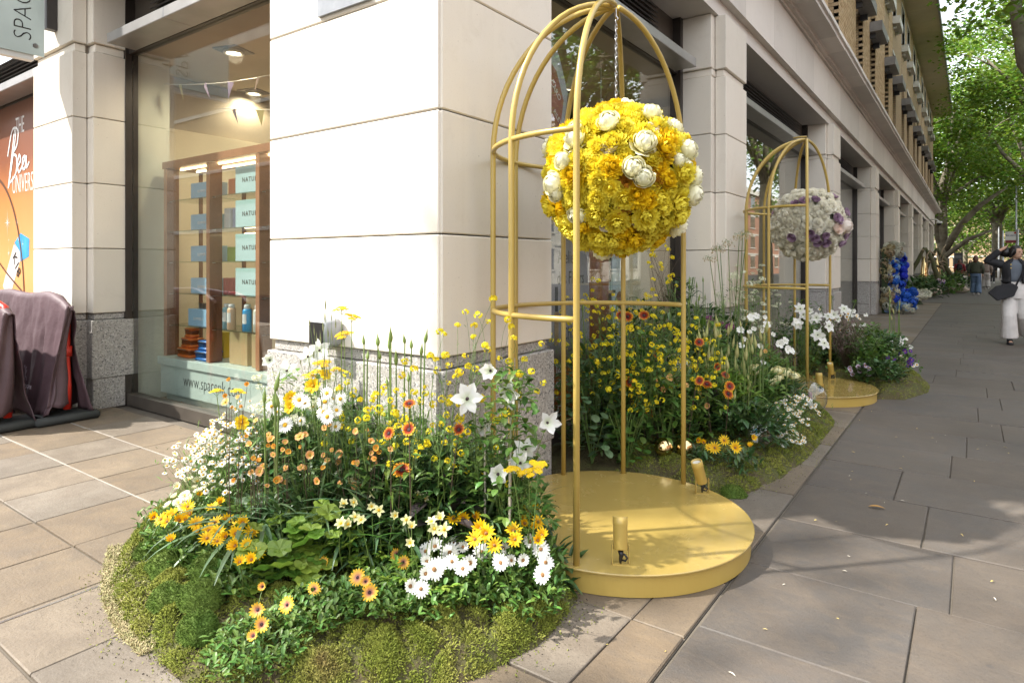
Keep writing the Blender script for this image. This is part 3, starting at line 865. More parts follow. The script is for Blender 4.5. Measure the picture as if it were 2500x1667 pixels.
def ptext(body, size, x, z, mm, **k):
    return textmesh('lettering', body, size, mm, po, frame((x + 7.6, -.0015, z), (1, 0, 0), (0, 0, 1)), .0006, **k)
ptext('THE', .30, -7.86, 3.08, M['whiteink'], sx=.55)
ptext('UNIVERSE', .34, -7.98, 2.32, M['whiteink'], sx=.55, offset=-.004)
# brush-script "Beauty" drawn as strokes
def stroke(pts, r, par, mm, n=4, fl=.15, y=-.004):
    P = []
    V_ = [Vector((p[0], 0, p[1])) for p in pts]
    for i in range(len(V_) - 1):
        p0 = V_[max(i-1, 0)]; p1 = V_[i]; p2 = V_[i+1]; p3 = V_[min(i+2, len(V_)-1)]
        for k in range(8):
            t = k / 8
            P.append(.5*((2*p1) + (p2-p0)*t + (2*p0-5*p1+4*p2-p3)*t*t + (3*p1-p0-3*p2+p3)*t**3))
    P.append(V_[-1])
    b = MB(); b.tube(P, r, n)
    b.v = [(v[0], y + v[1]*fl, v[2]) for v in b.v]
    return b.build('script_stroke', mm, par)
ox, oz = -.62, 2.42
for s_ in ([(.10, -.02), (.22, .35), (.33, .70), (.36, .62), (.24, .30), (.12, .0)],
           [(.08, .40), (.25, .72), (.45, .70), (.42, .52), (.28, .42), (.40, .36), (.38, .16), (.18, .05)],
           [(.42, .22), (.54, .30), (.50, .38), (.44, .28), (.48, .16), (.62, .24), (.70, .34), (.62, .32), (.62, .2), (.70, .2), (.74, .34), (.74, .2), (.84, .26)]):
    stroke([(ox + a, oz + b) for a, b in s_], .016, po, M['whiteink'])
M['poster_line'] = pm('poster_dark_line', (.10, .04, .02), .5)
arc = [(-1.2 + 1.25*math.cos(a), .85 + 1.75*math.sin(a)) for a in [R(92) - i*R(9) for i in range(12)]]
stroke(arc, .02, po, M['poster_line'])
stroke([(-1.2, 1.6), (-.6, 1.3), (0, 1.05), (.1, 1.0)], .014, po, M['poster_line'])
def sparkle(x, z, s, par, y=-.004, fr=None):
    b = MB(); vs = [(0, 0, 0)]; 
    for i in range(16):
        rr = s if i % 4 == 0 else (s*.45 if i % 4 == 2 else s*.06)
        if i in (4, 12): rr = s*.6
        if i in (0, 8): rr = s*.6
        if i in (4, 12): rr = s
        a = math.pi*2*i/16
        vs.append((rr*math.cos(a), 0, rr*math.sin(a)))
    b.add(vs, [(0, 1+i, 1+(i+1) % 16) for i in range(16)])
    return b.build('printed_star', M['whiteink'], par, loc=(x, y, z))
for (x, z, s) in ((-.55, 1.95, .2), (-.2, 1.93, .09), (-.15, 1.72, .06), (.0, 1.66, .07), (-.5, 1.55, .1), (-.3, 1.35, .06), (-.32, .95, .12), (-.5, 1.72, .05), (-.28, .78, .06), (-.42, .78, .06)):
    sparkle(x, z, s, po)
# printed bottles
M['print_white'] = pm('print_white', (.72, .68, .66), .5, col2=(.55, .47, .45), vs=2.)
M['print_blue'] = pm('print_blue', (.04, .33, .62), .5, col2=(.02, .22, .50), vs=4.)
M['print_amber'] = pm('print_amber', (.62, .30, .02), .5, col2=(.45, .18, .01), vs=6.)
def flat(poly, mm, par, name, y=-.0025):
    b = MB(); b.add([(x, y, z) for x, z in poly] + [(x, y + .002, z) for x, z in poly], [tuple(range(len(poly)))] + [(i, i+len(poly), (i+1) % len(poly) + len(poly), (i+1) % len(poly)) for i in range(len(poly))])
    return b.build(name, mm, par)
flat([(-.62, 1.0), (-.72, 1.12), (-.32, 1.66), (-.12, 1.58), (-.1, 1.45), (-.46, .98)], M['print_white'], po, 'printed_bottle')
flat([(-.30, 1.68), (-.08, 1.80), (.22, 1.72), (.2, 1.5), (-.08, 1.44), (-.11, 1.57)], M['print_blue'], po, 'printed_cap')
textmesh('lettering', 'K18', .20, M['ink'], po, frame((-.36, -.0045, 1.50), (.55, 0, -.83), (.83, 0, .55)), .0004, .003)
flat([(-.28, .35), (-.25, .95), (-.1, .98), (.2, .6), (.2, .35)], M['print_amber'], po, 'printed_bottle', -.003)
flat([(-.26, .35), (-.235, .80), (-.1, .74), (.08, .35)], M['print_white'], po, 'printed_label', -.0055)

# perfume posters behind the street window
PX = -.56
pr = thing('perfume_poster', 'grey perfume poster Atelier des Fleurs inside the street window', 'poster', (PX, 1.9, 0))
m = grad_poster('grey_poster_print', [(0, (.10, .04, .02)), (.22, (.50, .15, .03)), (.3, (.12, .06, .04)), (.42, (.33, .30, .34)), (.75, (.36, .34, .39)), (1, (.10, .10, .11))], 2, .1, 1.75, .06)
MB().box((-.01, -.75, .12), (0, .66, 1.72)).build('printed_sheet', m, pr)
def rtext(body, size, y, z, mm, par=pr, y0=1.9, **k):
    return textmesh('lettering', body, size, mm, par, frame((.0012, y - y0, z), (0, 1, 0), (0, 0, 1)), .0005, **k)
M['printgrey'] = pm('print_charcoal', (.06, .06, .075), .5)
rtext('Atelier', .155, 2.03, 1.41, M['printgrey'], sx=.7)
rtext('des Fleurs', .155, 2.02, 1.24, M['printgrey'], sx=.7)
rtext('NUIT SOLEIL', .05, 2.06, 1.08, M['printgrey'])
rtext('Chlo', .15, 2.1, .78, M['printgrey'], sx=.8)
rtext('lan', .15, 2.0, .52, M['whiteink'])
rtext('st Hair', .12, 2.0, .40, M['whiteink'])
rtext('DA', .13, 2.02, .17, M['whiteink'])
b = MB(); b.box((.0, 1.99-1.9, 1.02), (.004, 2.03-1.9, 1.22)); b.build('printed_wand', M['ink'], pr)
b = MB(); b.box((.0, 1.98-1.9, .75), (.003, 2.04-1.9, 1.015)); b.build('printed_tube', pm('print_tan', (.42, .27, .14), .5), pr)
rp = MB().box((-.012, 0, .12), (0, .36, 1.80)).build('wood_panel', pm('red_brown_panel', (.24, .06, .025), .35, col2=(.20, .048, .02), vs=5., coat=.3), loc=(PX, 2.57, 0))
tag(rp, 'red brown veneer panel beside the perfume poster', 'panel')
hs = thing('shelf_stand', 'dark shelf stand headed HOURGLASS behind the street window', 'display stand', (-.75, 2.95, 0))
MB().box((-.25, 0, .004), (0, .42, 1.75)).build('carcass', M['wood_dark'], hs)
MB().box((.0005, .02, 1.42), (.004, .40, 1.60)).build('header', pm('green_print', (.10, .28, .05), .4, col2=(.05, .12, .03), vs=9.), hs)
textmesh('lettering', 'HOURGLASS', .085, M['whiteink'], hs, frame((.005, .01, 1.33), (0, 1, 0), (0, 0, 1)), .0005, .001)
for i in range(4):
    MB().box((.0005, .02, .55 + i*.19), (.05, .40, .58 + i*.19)).build('shelf', M['oak'], hs)
    for j in range(4): MB().box((.006, .04 + j*.09, .5805 + i*.19), (.045, .10 + j*.09, .66 + i*.19)).build('pack', [M['print_amber'], M['white'], M['box_blue'], M['black']][(i+j) % 4], hs)
wp = MB().box((-.02, 0, .004), (0, 1.0, 1.9)).build('back_panel', M['cream_wall'], loc=(-.80, 3.42, 0))
tag(wp, 'cream display panel behind the street window', 'panel')
ps = thing('portrait_poster', 'narrow pale poster of a dark haired head from behind', 'poster', (-.70, 3.28, .5))
MB().box((-.01, 0, 0), (0, .26, 1.15)).build('printed_sheet', pm('pale_poster', (.55, .66, .72), .4, vs=1.), ps)
b = MB(); b.lathe([(0, 0), (.07, .005), (.085, .06), (.07, .13), (0, .15)], 16, M=frame((.001, .16, .55), (0, 1, 0), (0, 0, 1))); b.v = [(.001 + (v[0]-.001)*.02, v[1], v[2]) for v in b.v]; b.build('printed_head', M['wood_dark'], ps)
# giant fragrance bottle card hung high inside the street window
fb = thing('fragrance_card', 'large perfume bottle cut-out hung high inside the street window', 'display card', (-.60, 2.0, 2.62))
ol = [(-.32, .05), (-.30, .55), (-.12, .64), (.12, .50), (.26, .22), (.16, -.22), (.0, -.34), (-.28, -.25)]
b = MB(); b.add([(0, y, z) for y, z in ol] + [(-.008, y, z) for y, z in ol], [tuple(range(8)), tuple(range(15, 7, -1))] + [(i, 8+i, 8+(i+1) % 8, (i+1) % 8) for i in range(8)]); b.build('card_face', pm('card_grey', (.52, .53, .58), .3), fb)
il = [(y*.8 - .02, z*.78 - .03) for y, z in ol]
b = MB(); b.add([(.002, y, z) for y, z in il], [tuple(range(8))]); b.build('printed_glass', pm('card_rose', (.34, .11, .08), .3, col2=(.42, .17, .12), vs=3.), fb)
textmesh('lettering', 'CARO', .07, M['whiteink'], fb, frame((.004, -.03, .25), (0, .75, -.66), (0, .66, .75)), .0005)
textmesh('lettering', 'RILEY', .06, M['whiteink'], fb, frame((.004, .02, .02), (0, .75, -.66), (0, .66, .75)), .0005)
def star_card(y, z, s, lab):
    b = MB(); vs = [(0, 0, 0)]
    for i in range(24):
        rr = s*(1. if i % 6 == 0 else (.55 if i % 3 == 0 else .07)); a = math.pi*2*i/24 + .3
        vs.append((0, rr*math.cos(a), rr*math.sin(a)))
    vs += [(-.003, v[1], v[2]) for v in vs]
    n = 25
    b.add(vs, [(0, 1+i, 1+(i+1) % 24) for i in range(24)] + [(n, n+1+(i+1) % 24, n+1+i) for i in range(24)] + [(1+i, n+1+i, n+1+(i+1) % 24, 1+(i+1) % 24) for i in range(24)])
    o = b.build('star_sticker', M['whiteink'], loc=(-.517, y, z)); tag(o, lab, 'star sticker', 'star stickers on the street window')
star_card(2.62, 2.55, .16, 'silver star sticker on the street window glass')
star_card(4.05, 2.05, .22, 'silver star sticker on the street window glass')
star_card(3.3, 2.35, .07, 'silver star sticker on the street window glass')

# ================================================================== SIGN, WALL FITTINGS, BARRIERS
M['frost'] = pm('frosted_glass', (.58, .68, .66), .25, vs=1., spec=.5)
sg = thing('projecting_sign', 'frosted glass projecting SPACE NK sign on the column', 'sign', (-5.2, 0, 3.42))
MB().box((0, -.72, 0), (.014, .02, 1.75)).build('glass_panel', M['frost'], sg)
MB().box((-.09, -.72, -.05), (-.005, -.06, 1.70)).build('light_box', M['white'], sg)
MB().box((-.06, .03, .28), (.02, .118, 1.9)).build('bracket', M['louvre'], sg, loc=(.03, 0, .0))
textmesh('lettering', 'SPACE NK', .215, M['ink'], sg, frame((.0152, -.085, .12), (0, 0, 1), (0, -1, 0)), .0006, -.0045, sx=.95)
for (y, z) in ((-.055, .09), (-.66, .09)):
    MB().lathe([(0, .006), (.022, .006), (.022, 0)], 16, M=frame((.014, y, z), (0, 1, 0), (0, 0, 1))).build('fixing_disc', M['steel'], sg)
pl = boxobj('wall_plaque', (-.945, -.02, 2.845), (-.49, -.001, 3.35), pm('brushed_steel_plaque', (.20, .215, .24), .5, metal=.25, vs=8., col2=(.28, .295, .32)))
tag(pl, 'brushed steel plaque fixed high on the white corner wall', 'plaque')
wl = thing('wall_light', 'grey square outdoor wall light low on the white corner wall', 'wall light', (-.80, 0, .94))
MB().box((-.075, -.135, 0), (.075, -.008, .155), ch=.02).build('housing', pm('grey_casting', (.33, .34, .36), .4), wl, True)
MB().box((-.06, -.142, .015), (.06, -.1355, .14), ch=.002).build('lens', M['black'], wl)

M['cover'] = pm('purple_cover_cloth', (.075, .042, .05), .6, col2=(.105, .064, .074), vs=3., bump=.35, bsz=25., bdist=.01)
M['cover_in'] = pm('cover_lining', (.035, .028, .028), .7)
M['redtube'] = pm('red_paint', (.55, .025, .012), .35)
M['rubber'] = pm('black_rubber', (.035, .038, .036), .75, bump=.3, bsz=30.)
def barrier(name, label, x1, y, rz, seed, top=1.12, ln=2.0, open_=0.):
    t = thing('covered_barrier', label, 'barrier', (x1, y, 0), rz, 'cloth covered barriers by the column')
    # foot
    MB().box((-.30, -.26, 0), (.04, .24, .07), ch=.02).build('rubber_foot', M['rubber'], t, True)
    MB().box((-ln + .1, -.24, 0), (-ln + .45, .24, .07), ch=.02).build('rubber_foot', M['rubber'], t, True)
    # red tube frame
    P = [(-.06, 0, .11), (-.05, 0, .32), (-.085, 0, .55), (-.07, 0, .95), (-.12, 0, 1.03), (-.25, 0, 1.06), (-ln + .2, 0, 1.06), (-ln + .05, 0, .95), (-ln + .05, 0, .11)]
    MB().tube(P, .032, 10).build('tube_frame', M['redtube'], t, True)
    MB().lathe([(.032, 0), (.045, 0), (.045, .09), (.032, .09)], 14, M=Matrix.Translation((-.078, 0, .58))).build('collar', M['redtube'], t, True)
    # draped cover: hangs in pleats from the top tube; the end is laced almost shut
    nx, ns = 90, 44
    vs = []; fs = []
    for i in range(nx + 1):
        u = i / nx
        x = -ln + (ln + .03) * u
        e = max(0., (u - .80) / .20)
        for j in range(ns + 1):
            s = j / ns * 2 - 1
            a = abs(s); sg_ = -1 if s < 0 else 1
            hang = max(0., (a - .06) / .94)
            z = top - .018*(1 - math.cos(min(1, a/.06)*math.pi/2)) - (top - .10) * hang
            w = .036 * math.sin(min(1, a/.06)*math.pi/2) + .055 * hang**.7 + .06 * hang*hang
            ph = x * 17 + seed + 2.2*math.sin(x*4.3 + seed)
            amp = .040 * hang**.8
            fold = amp * (abs(math.sin(ph*.5 + .35*math.sin(hang*5 + seed)))*1.6 - .8) + .016*hang*math.sin(ph*2.3 + hang*4 + sg_)
            crease = .010*noise.noise(Vector((x*13 + seed, s*8, seed))) + .006*noise.noise(Vector((x*31, s*27, seed)))
            drop = .13 * e*e*(1 - hang*.8) + .012*math.sin(x*6 + seed)*(1 - hang)
            w *= 1 - .45*e*e*(1 - hang)
            hem = (.035*math.sin(x*8 + seed*2 + sg_) + .02*math.sin(x*21))*max(0, hang - .8)/.2
            xx = x - .10*e*hang*(1-hang)*2 + .03*e*math.sin(hang*9 + seed)
            vs.append((xx, sg_*(w + fold*(.35 + .65*hang)) + crease, z - drop + hem))
    for i in range(nx):
        for j in range(ns):
            fs.append((i*(ns+1)+j, (i+1)*(ns+1)+j, (i+1)*(ns+1)+j+1, i*(ns+1)+j+1))
    b = MB(); b.add(vs, fs)
    c = b.build('cover', [M['cover'], M['cover_in']], t, True)
    md = c.modifiers.new('th', 'SOLIDIFY'); md.thickness = .005; md.offset = 1
    # loose end flap, folded back just enough to show the red tube
    vs = []; fs = []
    for i in range(25):
        k = i / 24
        z = top - .11 - (top - .26) * k
        for j in range(9):
            s = j/8
            yy = -(.06 + .12*k) + s*(.085 + .11*k - open_*.05*math.sin(math.pi*min(1, k*1.3)))
            xx = .035 + .03*math.sin(k*5 + seed) + .018*math.sin(s*7 + k*4) - .05*s*s
            vs.append((xx, yy, z + .01*math.sin(s*9)))
    for i in range(24):
        for j in range(8): fs.append((i*9+j, i*9+j+1, i*9+j+10, i*9+j+9))
    b = MB(); b.add(vs, fs); f = b.build('end_flap', M['cover'], t, True)
    md = f.modifiers.new('th', 'SOLIDIFY'); md.thickness = .005
    # printed emblem and name on the side facing the corner
    M['emblem'] = M.get('emblem') or pm('emblem_print', (.42, .36, .42), .6)
    textmesh('lettering', 'CADOGAN', .05, M['emblem'], t, frame((-.46, -.225, .30), (1, 0, 0), (0, .06, 1)), .001)
    b = MB()
    for (a0, a1, w) in (((-.36, .40), (-.345, .46), .009), ((-.36, .40), (-.375, .37), .008), ((-.345, .46), (-.365, .50), .007), ((-.35, .44), (-.32, .49), .006), ((-.35, .42), (-.315, .46), .006), ((-.36, .40), (-.33, .40), .007), ((-.33, .40), (-.325, .37), .006)):
        b.tube([(a0[0], -.205, a0[1]), (a1[0], -.203, a1[1])], w, 5)
    b.v = [(x, -.222 + (y + .204)*.15, z) for x, y, z in b.v]
    b.build('emblem', M['emblem'], t)
    # white reflective tape
    
barrier('a', 'purple cloth covered barrier standing against the column', -4.36, -.06, 0, 1.0, 1.135, 2.6, 1.)
barrier('b', 'purple cloth covered barrier standing farther out from the column', -4.40, -.48, .05, 4.2, 1.10, 2.2)
# ================================================================== FLOWER SHAPES (shared meshes)
STRAP = (.4, .8, 1., .95, .4); POINT = (.3, .85, 1., .65, .04); ROUND = (.3, .8, 1.05, 1., .5); NOTCH = (.25, .7, 1., .95, .7)
def prf(pr, t):
    k = t * (len(pr) - 1); i = min(int(k), len(pr) - 2); return pr[i] + (pr[i+1] - pr[i]) * (k - i)
def petal(mb, ang, r0, z0, L, W, up, curl, pr=STRAP, mi=0, rows=4, cup=0., across=1, roll=0., o=(0., 0., 0.)):
    r, z, th = r0, z0, up
    vs = []; ca, sa = math.cos(ang), math.sin(ang)
    for i in range(rows + 1):
        w = W * prf(pr, i / rows)
        nr, nz = -math.sin(th), math.cos(th)
        for j in range(across + 1):
            s = j / across * 2 - 1
            d = cup * w * s * s + roll * w * s
            rr, zz, tt = r + nr * d, z + nz * d, s * w
            vs.append((o[0] + rr * ca - tt * sa, o[1] + rr * sa + tt * ca, o[2] + zz))
        r += math.cos(th) * L / rows; z += math.sin(th) * L / rows; th += curl / rows
    n = across + 1
    mb.add(vs, [(i*n+j, (i+1)*n+j, (i+1)*n+j+1, i*n+j+1) for i in range(rows) for j in range(across)], mi)
def ring(mb, n, r0, z0, L, W, up, curl, pr=STRAP, mi=0, rng_=None, jit=.1, ph=0., **k):
    g_ = rng_ or rng
    for i in range(n):
        petal(mb, ph + 2*math.pi*(i + g_.uniform(-.25, .25)*jit*4) / n, r0, z0, L * g_.uniform(1-jit, 1+jit*.6), W * g_.uniform(1-jit, 1+jit),
              up + g_.uniform(-1, 1)*jit*1.2, curl * g_.uniform(.6, 1.3), pr, mi, roll=g_.uniform(-.25, .25), **k)
def dome(mb, r, h, z0=0., mi=0, n=10, rows=3, bump=0.):
    prof = [(r * math.cos(math.pi/2*i/rows), z0 + h * math.sin(math.pi/2*i/rows)) for i in range(rows + 1)]
    prof[-1] = (r*.02, z0 + h)
    mb.lathe(prof, n, mi)
def shell(mb, Rr, a, wid, ph0, ph1, z0=0., mi=0, rows=5, cols=4, ruf=.06, g_=rng, flat=1., flare=0.):
    vs = []; sd_ = g_.uniform(0, 50)
    for i in range(rows + 1):
        t = i / rows; ph = ph0 + (ph1 - ph0) * t
        w = wid * math.sin(math.pi * (.18 + .67*t)) ** .7
        for j in range(cols + 1):
            s = j / cols * 2 - 1
            az = a + s * w
            rr = Rr * (1 + ruf * t * (.6*math.sin(s*5 + sd_) + .5*noise.noise(Vector((s*3 + sd_, t*3, a))))) + flare * t**3
            z = -math.cos(ph) * rr * flat
            rad = math.sin(ph) * rr
            z -= .12 * Rr * t * s * s
            vs.append((rad*math.cos(az), rad*math.sin(az), z0 + Rr*flat + z))
    n = cols + 1
    mb.add(vs, [(i*n+j, i*n+j+1, (i+1)*n+j+1, (i+1)*n+j) for i in range(rows) for j in range(cols)], mi)
def pt(name, col, col2=None, trans=.25, rough=.55, orand=.12, vs=30., stops=(.35, .65)):
    return pm(name, col, rough, col2=col2, vs=vs, trans=trans, orand=orand, stops=stops, spec=.3)
def radial(name, inner, outer, r0, r1, trans=.22, orand=.1, mid=None):
    m, nt, bs, out = new_mat(name)
    v = nn(nt, 'ShaderNodeTexCoord').outputs['Object']
    ln = nn(nt, 'ShaderNodeVectorMath'); ln.operation = 'LENGTH'; nt.links.new(v, ln.inputs[0])
    f = math_(nt, 'DIVIDE', math_(nt, 'SUBTRACT', ln.outputs['Value'], r0), r1 - r0)
    f = math_(nt, 'ADD', f, math_(nt, 'MULTIPLY', math_(nt, 'SUBTRACT', noise_(nt, v, 90., 2.), .5), .25))
    st = [(0., inner), (1., outer)] if mid is None else [(0., inner), (.5, mid), (1., outer)]
    c = ramp(nt, f, st)
    h = nn(nt, 'ShaderNodeHueSaturation'); r = nn(nt, 'ShaderNodeObjectInfo').outputs['Random']
    nt.links.new(math_(nt, 'MULTIPLY_ADD', r, 2*orand, 1-orand), h.inputs['Value']); nt.links.new(c, h.inputs['Color'])
    nt.links.new(h.outputs[0], bs.inputs['Base Color']); bs.inputs['Roughness'].default_value = .55; bs.inputs['Specular IOR Level'].default_value = .3
    tr = nn(nt, 'ShaderNodeBsdfTranslucent'); nt.links.new(h.outputs[0], tr.inputs[0])
    mx = nn(nt, 'ShaderNodeMixShader'); mx.inputs[0].default_value = trans
    nt.links.new(bs.outputs[0], mx.inputs[1]); nt.links.new(tr.outputs[0], mx.inputs[2]); nt.links.new(mx.outputs[0], out.inputs[0])
    return m
M['mum'] = radial('yellow_mum_petal', (.66, .36, .005), (.89, .77, .08), .006, .05, .2, .09, mid=(.88, .67, .014))
M['mum2'] = radial('golden_mum_petal', (.58, .28, .005), (.88, .62, .014), .006, .05, .2, .10)
M['bronze'] = radial('bronze_mum_petal', (.30, .09, .01), (.62, .30, .03), .005, .04, .2, .15)
M['peony'] = radial('cream_peony_petal', (.84, .76, .30), (.91, .89, .68), .03, .10, .15, .03)
M['blush'] = radial('blush_rose_petal', (.66, .42, .20), (.82, .74, .62), .005, .045, .3, .06)
M['blushpeony'] = radial('blush_peony_petal', (.84, .62, .50), (.88, .80, .72), .02, .09, .3, .05)
M['whitemum'] = radial('white_mum_petal', (.82, .78, .52), (.91, .88, .76), .003, .03, .32, .04)
M['lilac'] = radial('lilac_rose_petal', (.14, .045, .11), (.46, .32, .43), .012, .055, .2, .15)
g1 = random.Random(21)
def mum(name, mats, n=10, R0=.060, W=.0066, seed=0):
    b = MB(); gg = random.Random(seed)
    for k in range(n):
        f = k / (n - 1)
        ring(b, int(29 - 18*f), .010*(1-f) + .002, .004 + .016*f, R0*(1 - .5*f), W*(1-.1*f), R(-25) + R(108)*f, R(78), (.45, .8, 1., 1.05, .75), 0, gg, .16, ph=gg.uniform(0, 6), rows=3)
    return b.mesh(name, mats)
MUM = [mum('chrysanthemum', M['mum'], seed=1), mum('chrysanthemum', M['mum'], 8, .056, seed=2), mum('chrysanthemum', M['mum2'], 9, .064, seed=3)]
MUMB = [mum('chrysanthemum', M['bronze'], 8, .046, .006, 4)]
MUMW = [mum('chrysanthemum', M['whitemum'], 9, .05, .0075, 5), mum('chrysanthemum', M['whitemum'], 8, .042, .008, 6)]
def peony(name, m, Rr=.052, seed=0, opened=0.):
    b = MB(); gg = random.Random(seed)
    for (k, n, rs, p1) in ((0, 5, 1.06, 100), (1, 5, .97, 122), (2, 5, .86, 146), (3, 4, .74, 170)):
        for i in range(n):
            shell(b, Rr*rs, k*.7 + 2*math.pi*i/n + gg.uniform(-.2, .2), .82, .25, R(p1 - opened*35*(1-k/5) + gg.uniform(-8, 8)), ruf=.05, g_=gg, z0=Rr*(1.06-rs)*.75, flare=(.010 if k == 0 else .004)*(1 + opened))
    cb = MB(); ball_ = [(max(.0004, math.sin(math.pi*i/8)), -math.cos(math.pi*i/8)) for i in range(9)]; b.lathe(ball_, 12, 0, Matrix.Translation((0, 0, Rr*.98)) @ Matrix.Diagonal((Rr*.62, Rr*.62, Rr*.74, 1)))
    return b.mesh(name, m, True)
def rose(name, m, Rr=.042, seed=0):
    b = MB(); gg = random.Random(seed)
    for k in range(7):
        f = k / 6; rs = 1 - .86*f; n = 6 if k < 3 else 5
        for i in range(n):
            shell(b, Rr*(.22 + .78*rs), k*.9 + 2*math.pi*i/n + gg.uniform(-.25, .25), .75, .5, R(92 + 22*f + gg.uniform(-6, 6)), ruf=.09, g_=gg, z0=Rr*.55*(1-rs), flare=.006*(1-f))
    return b.mesh(name, m, True)
PEONY = [peony('peony', M['peony'], .054, 1), peony('peony', M['peony'], .050, 2), peony('peony', M['peony'], .056, 3, 1.0)]
ROSE = rose('garden_rose', M['blush'], .040, 4)
ROSEP = [rose('lilac_rose', M['lilac'], .038, 5)]
BPEONY = [peony('blush_peony', M['blushpeony'], .056, 7), rose('blush_peony', M['blushpeony'], .056, 8)]

R0v, T0v, UPv = Vector((.8126, .583, 0)), Vector((.583, -.8126, 0)), Vector((0, 0, 1))
def zq(n, spin=0.):
    return Vector(n).normalized().to_track_quat('Z', 'Y') @ Quaternion((0, 0, 1), spin)

# ================================================================== BIRDCAGE DISPLAYS
def cage(cx_, cy_, label):
    t = thing('birdcage_stand', label, 'birdcage stand', (cx_, cy_, 0), 0, 'gold open birdcage stands')
    b = MB(); b.lathe([(.60, 0), (.662, .0), (.662, .094), (.60, .094)], 128); b.build('base_skirt', M['gold'], t)
    b = MB(); b.lathe([(0, .0945), (.678, .0945), (.680, .097), (.680, .101), (.678, .104), (0, .104)], 96)
    o = b.build('base_disc', M['gold_disc'], t)
    hub = 2.75
    rp = .645
    for k in range(7):
        a = R(-180 - 101.25 + 33.75*k) + R(0)
        ca, sa = math.cos(a), math.sin(a)
        pts = [(rp*ca, rp*sa, .104), (rp*ca, rp*sa, 1.0), (rp*ca, rp*sa, 1.98)]
        for i in range(1, 17):
            th = math.pi/2*i/16
            r_ = rp*math.cos(th) if i < 16 else .02
            pts.append((max(r_, .02)*ca, max(r_, .02)*sa, 1.98 + (hub - 1.98)*math.sin(th)))
        MB().tube(pts, .0145, 12).build('pole', M['gold'], t, True)
    for z in (1.162, 1.99):
        pts = []
        for i in range(49):
            a = R(-180 - 101.25 + 202.5*i/48)
            pts.append(((rp - .004)*math.cos(a), (rp - .004)*math.sin(a), z))
        MB().tube(pts, .0135, 12).build('ring', M['gold'], t, True)
    MB().lathe([(0, hub - .012), (.065, hub - .012), (.068, hub - .006), (.065, hub), (0, hub)], 24, M=Matrix.Rotation(.12, 4, 'X')).build('hub_plate', M['gold'], t, True)
    MB().tube([(0, 0, hub - .01), (0, 0, hub - .05), (.012, 0, hub - .065), (0, 0, hub - .08)], .004, 6).build('hook', M['steel'], t, True)
    return t
CG = [(.650, .645), (.712, 5.101)]
cage(*CG[0], 'gold open birdcage stand holding the yellow flower ball')
cage(*CG[1], 'gold open birdcage stand holding the white and lilac flower ball')
# chains
def chain(cx_, cy_, z0, z1, label):
    t = thing('hanging_chain', label, 'chain', (cx_, cy_, z0))
    pts = [(.0055*math.cos(a)*1.0, 0, .011*math.sin(a) + (.004 if math.sin(a) > 0 else -.004)) for a in [2*math.pi*i/10 for i in range(11)]]
    b = MB(); b.tube(pts, .0021, 5); me = b.mesh('chain_link', M['steel'], True)
    z = 0; i = 0
    while z0 + z < z1:
        put('chain_link', me, t, (0, 0, z + .015), (0, 0, math.pi/2*(i % 2))); z += .0245; i += 1
    return t
chain(.65, .645, 2.235, 2.655, 'silver chain carrying the yellow flower ball')
chain(.712, 5.101, 2.22, 2.655, 'silver chain carrying the white flower ball')
M['foam_pale'] = pm('pale_blossom_core', (.55, .55, .38), .8, bump=.8, bsz=40.)
M['foam'] = pm('dark_foliage_core', (.03, .05, .015), .8, bump=.8, bsz=40.)
def leafball(rad, n, L, seed):
    b = MB(); gg = random.Random(seed)
    for i in range(n):
        v = Vector((gg.gauss(0, 1), gg.gauss(0, 1), gg.gauss(0, 1))).normalized()
        qv = zq(v, gg.uniform(0, 6.28))
        m4 = Matrix.Translation(v * rad) @ qv.to_matrix().to_4x4()
        bb = MB(); petal(bb, 0, 0, 0, L, L*.28, gg.uniform(.2, 1.0), -.6, POINT, rows=3, across=2, cup=.3)
        b.add(bb.v, bb.f, 0, m4)
    return b
def flower_ball(name, label, c, special, fill, fillR, n, seed, sinkR, core='foam'):
    gg = random.Random(seed)
    t = thing('flower_ball', label, 'flower ball', c)
    b = MB(); b.lathe([(0, -.30), (.15, -.26), (.26, -.15), (.30, 0), (.26, .15), (.15, .26), (0, .30)], 20); b.build('foam_core', M[core], t, True)
    lb = leafball(.30, 420 if core == 'foam' else 60, .085, seed); tag(lb.build('greenery', M['leaf_dark'], t), kind='stuff')
    taken = []
    for (d, me, s, rr, nm) in special:
        d = Vector(d).normalized()
        put(nm, me, t, d * rr, zq((d + Vector((gg.uniform(-.2, .2), gg.uniform(-.2, .2), gg.uniform(-.2, .2))))*1, gg.uniform(0, 6)), s)
        taken.append((d, .105 if nm in ('peony', 'blush_peony') else .085))
    N = n
    for i in range(N):
        z = 1 - 2*(i + .5)/N; a = i * 2.399963
        d = Vector((math.sqrt(1-z*z)*math.cos(a), math.sqrt(1-z*z)*math.sin(a), z))
        d = (d + Vector((gg.gauss(0, .035), gg.gauss(0, .035), gg.gauss(0, .035)))).normalized()
        if any((d - e).length < k for e, k in taken): continue
        me = gg.choice(fill)
        put('chrysanthemum', me, t, d * (fillR + gg.uniform(-.02, .02) + .015*noise.noise(d*3)), zq(d + Vector((gg.gauss(0, .13), gg.gauss(0, .13), gg.gauss(0, .13))), gg.uniform(0, 6)), gg.uniform(.82, 1.15))
    return t
def dirs(dx, dy):
    dx *= .93; dy *= .93
    f = math.sqrt(max(.02, 1 - dx*dx - dy*dy))
    return R0v*dx - UPv*dy + T0v*f
def zz(x, y): return dirs((x - 768)/768, (y - 772)/768)
spec = []
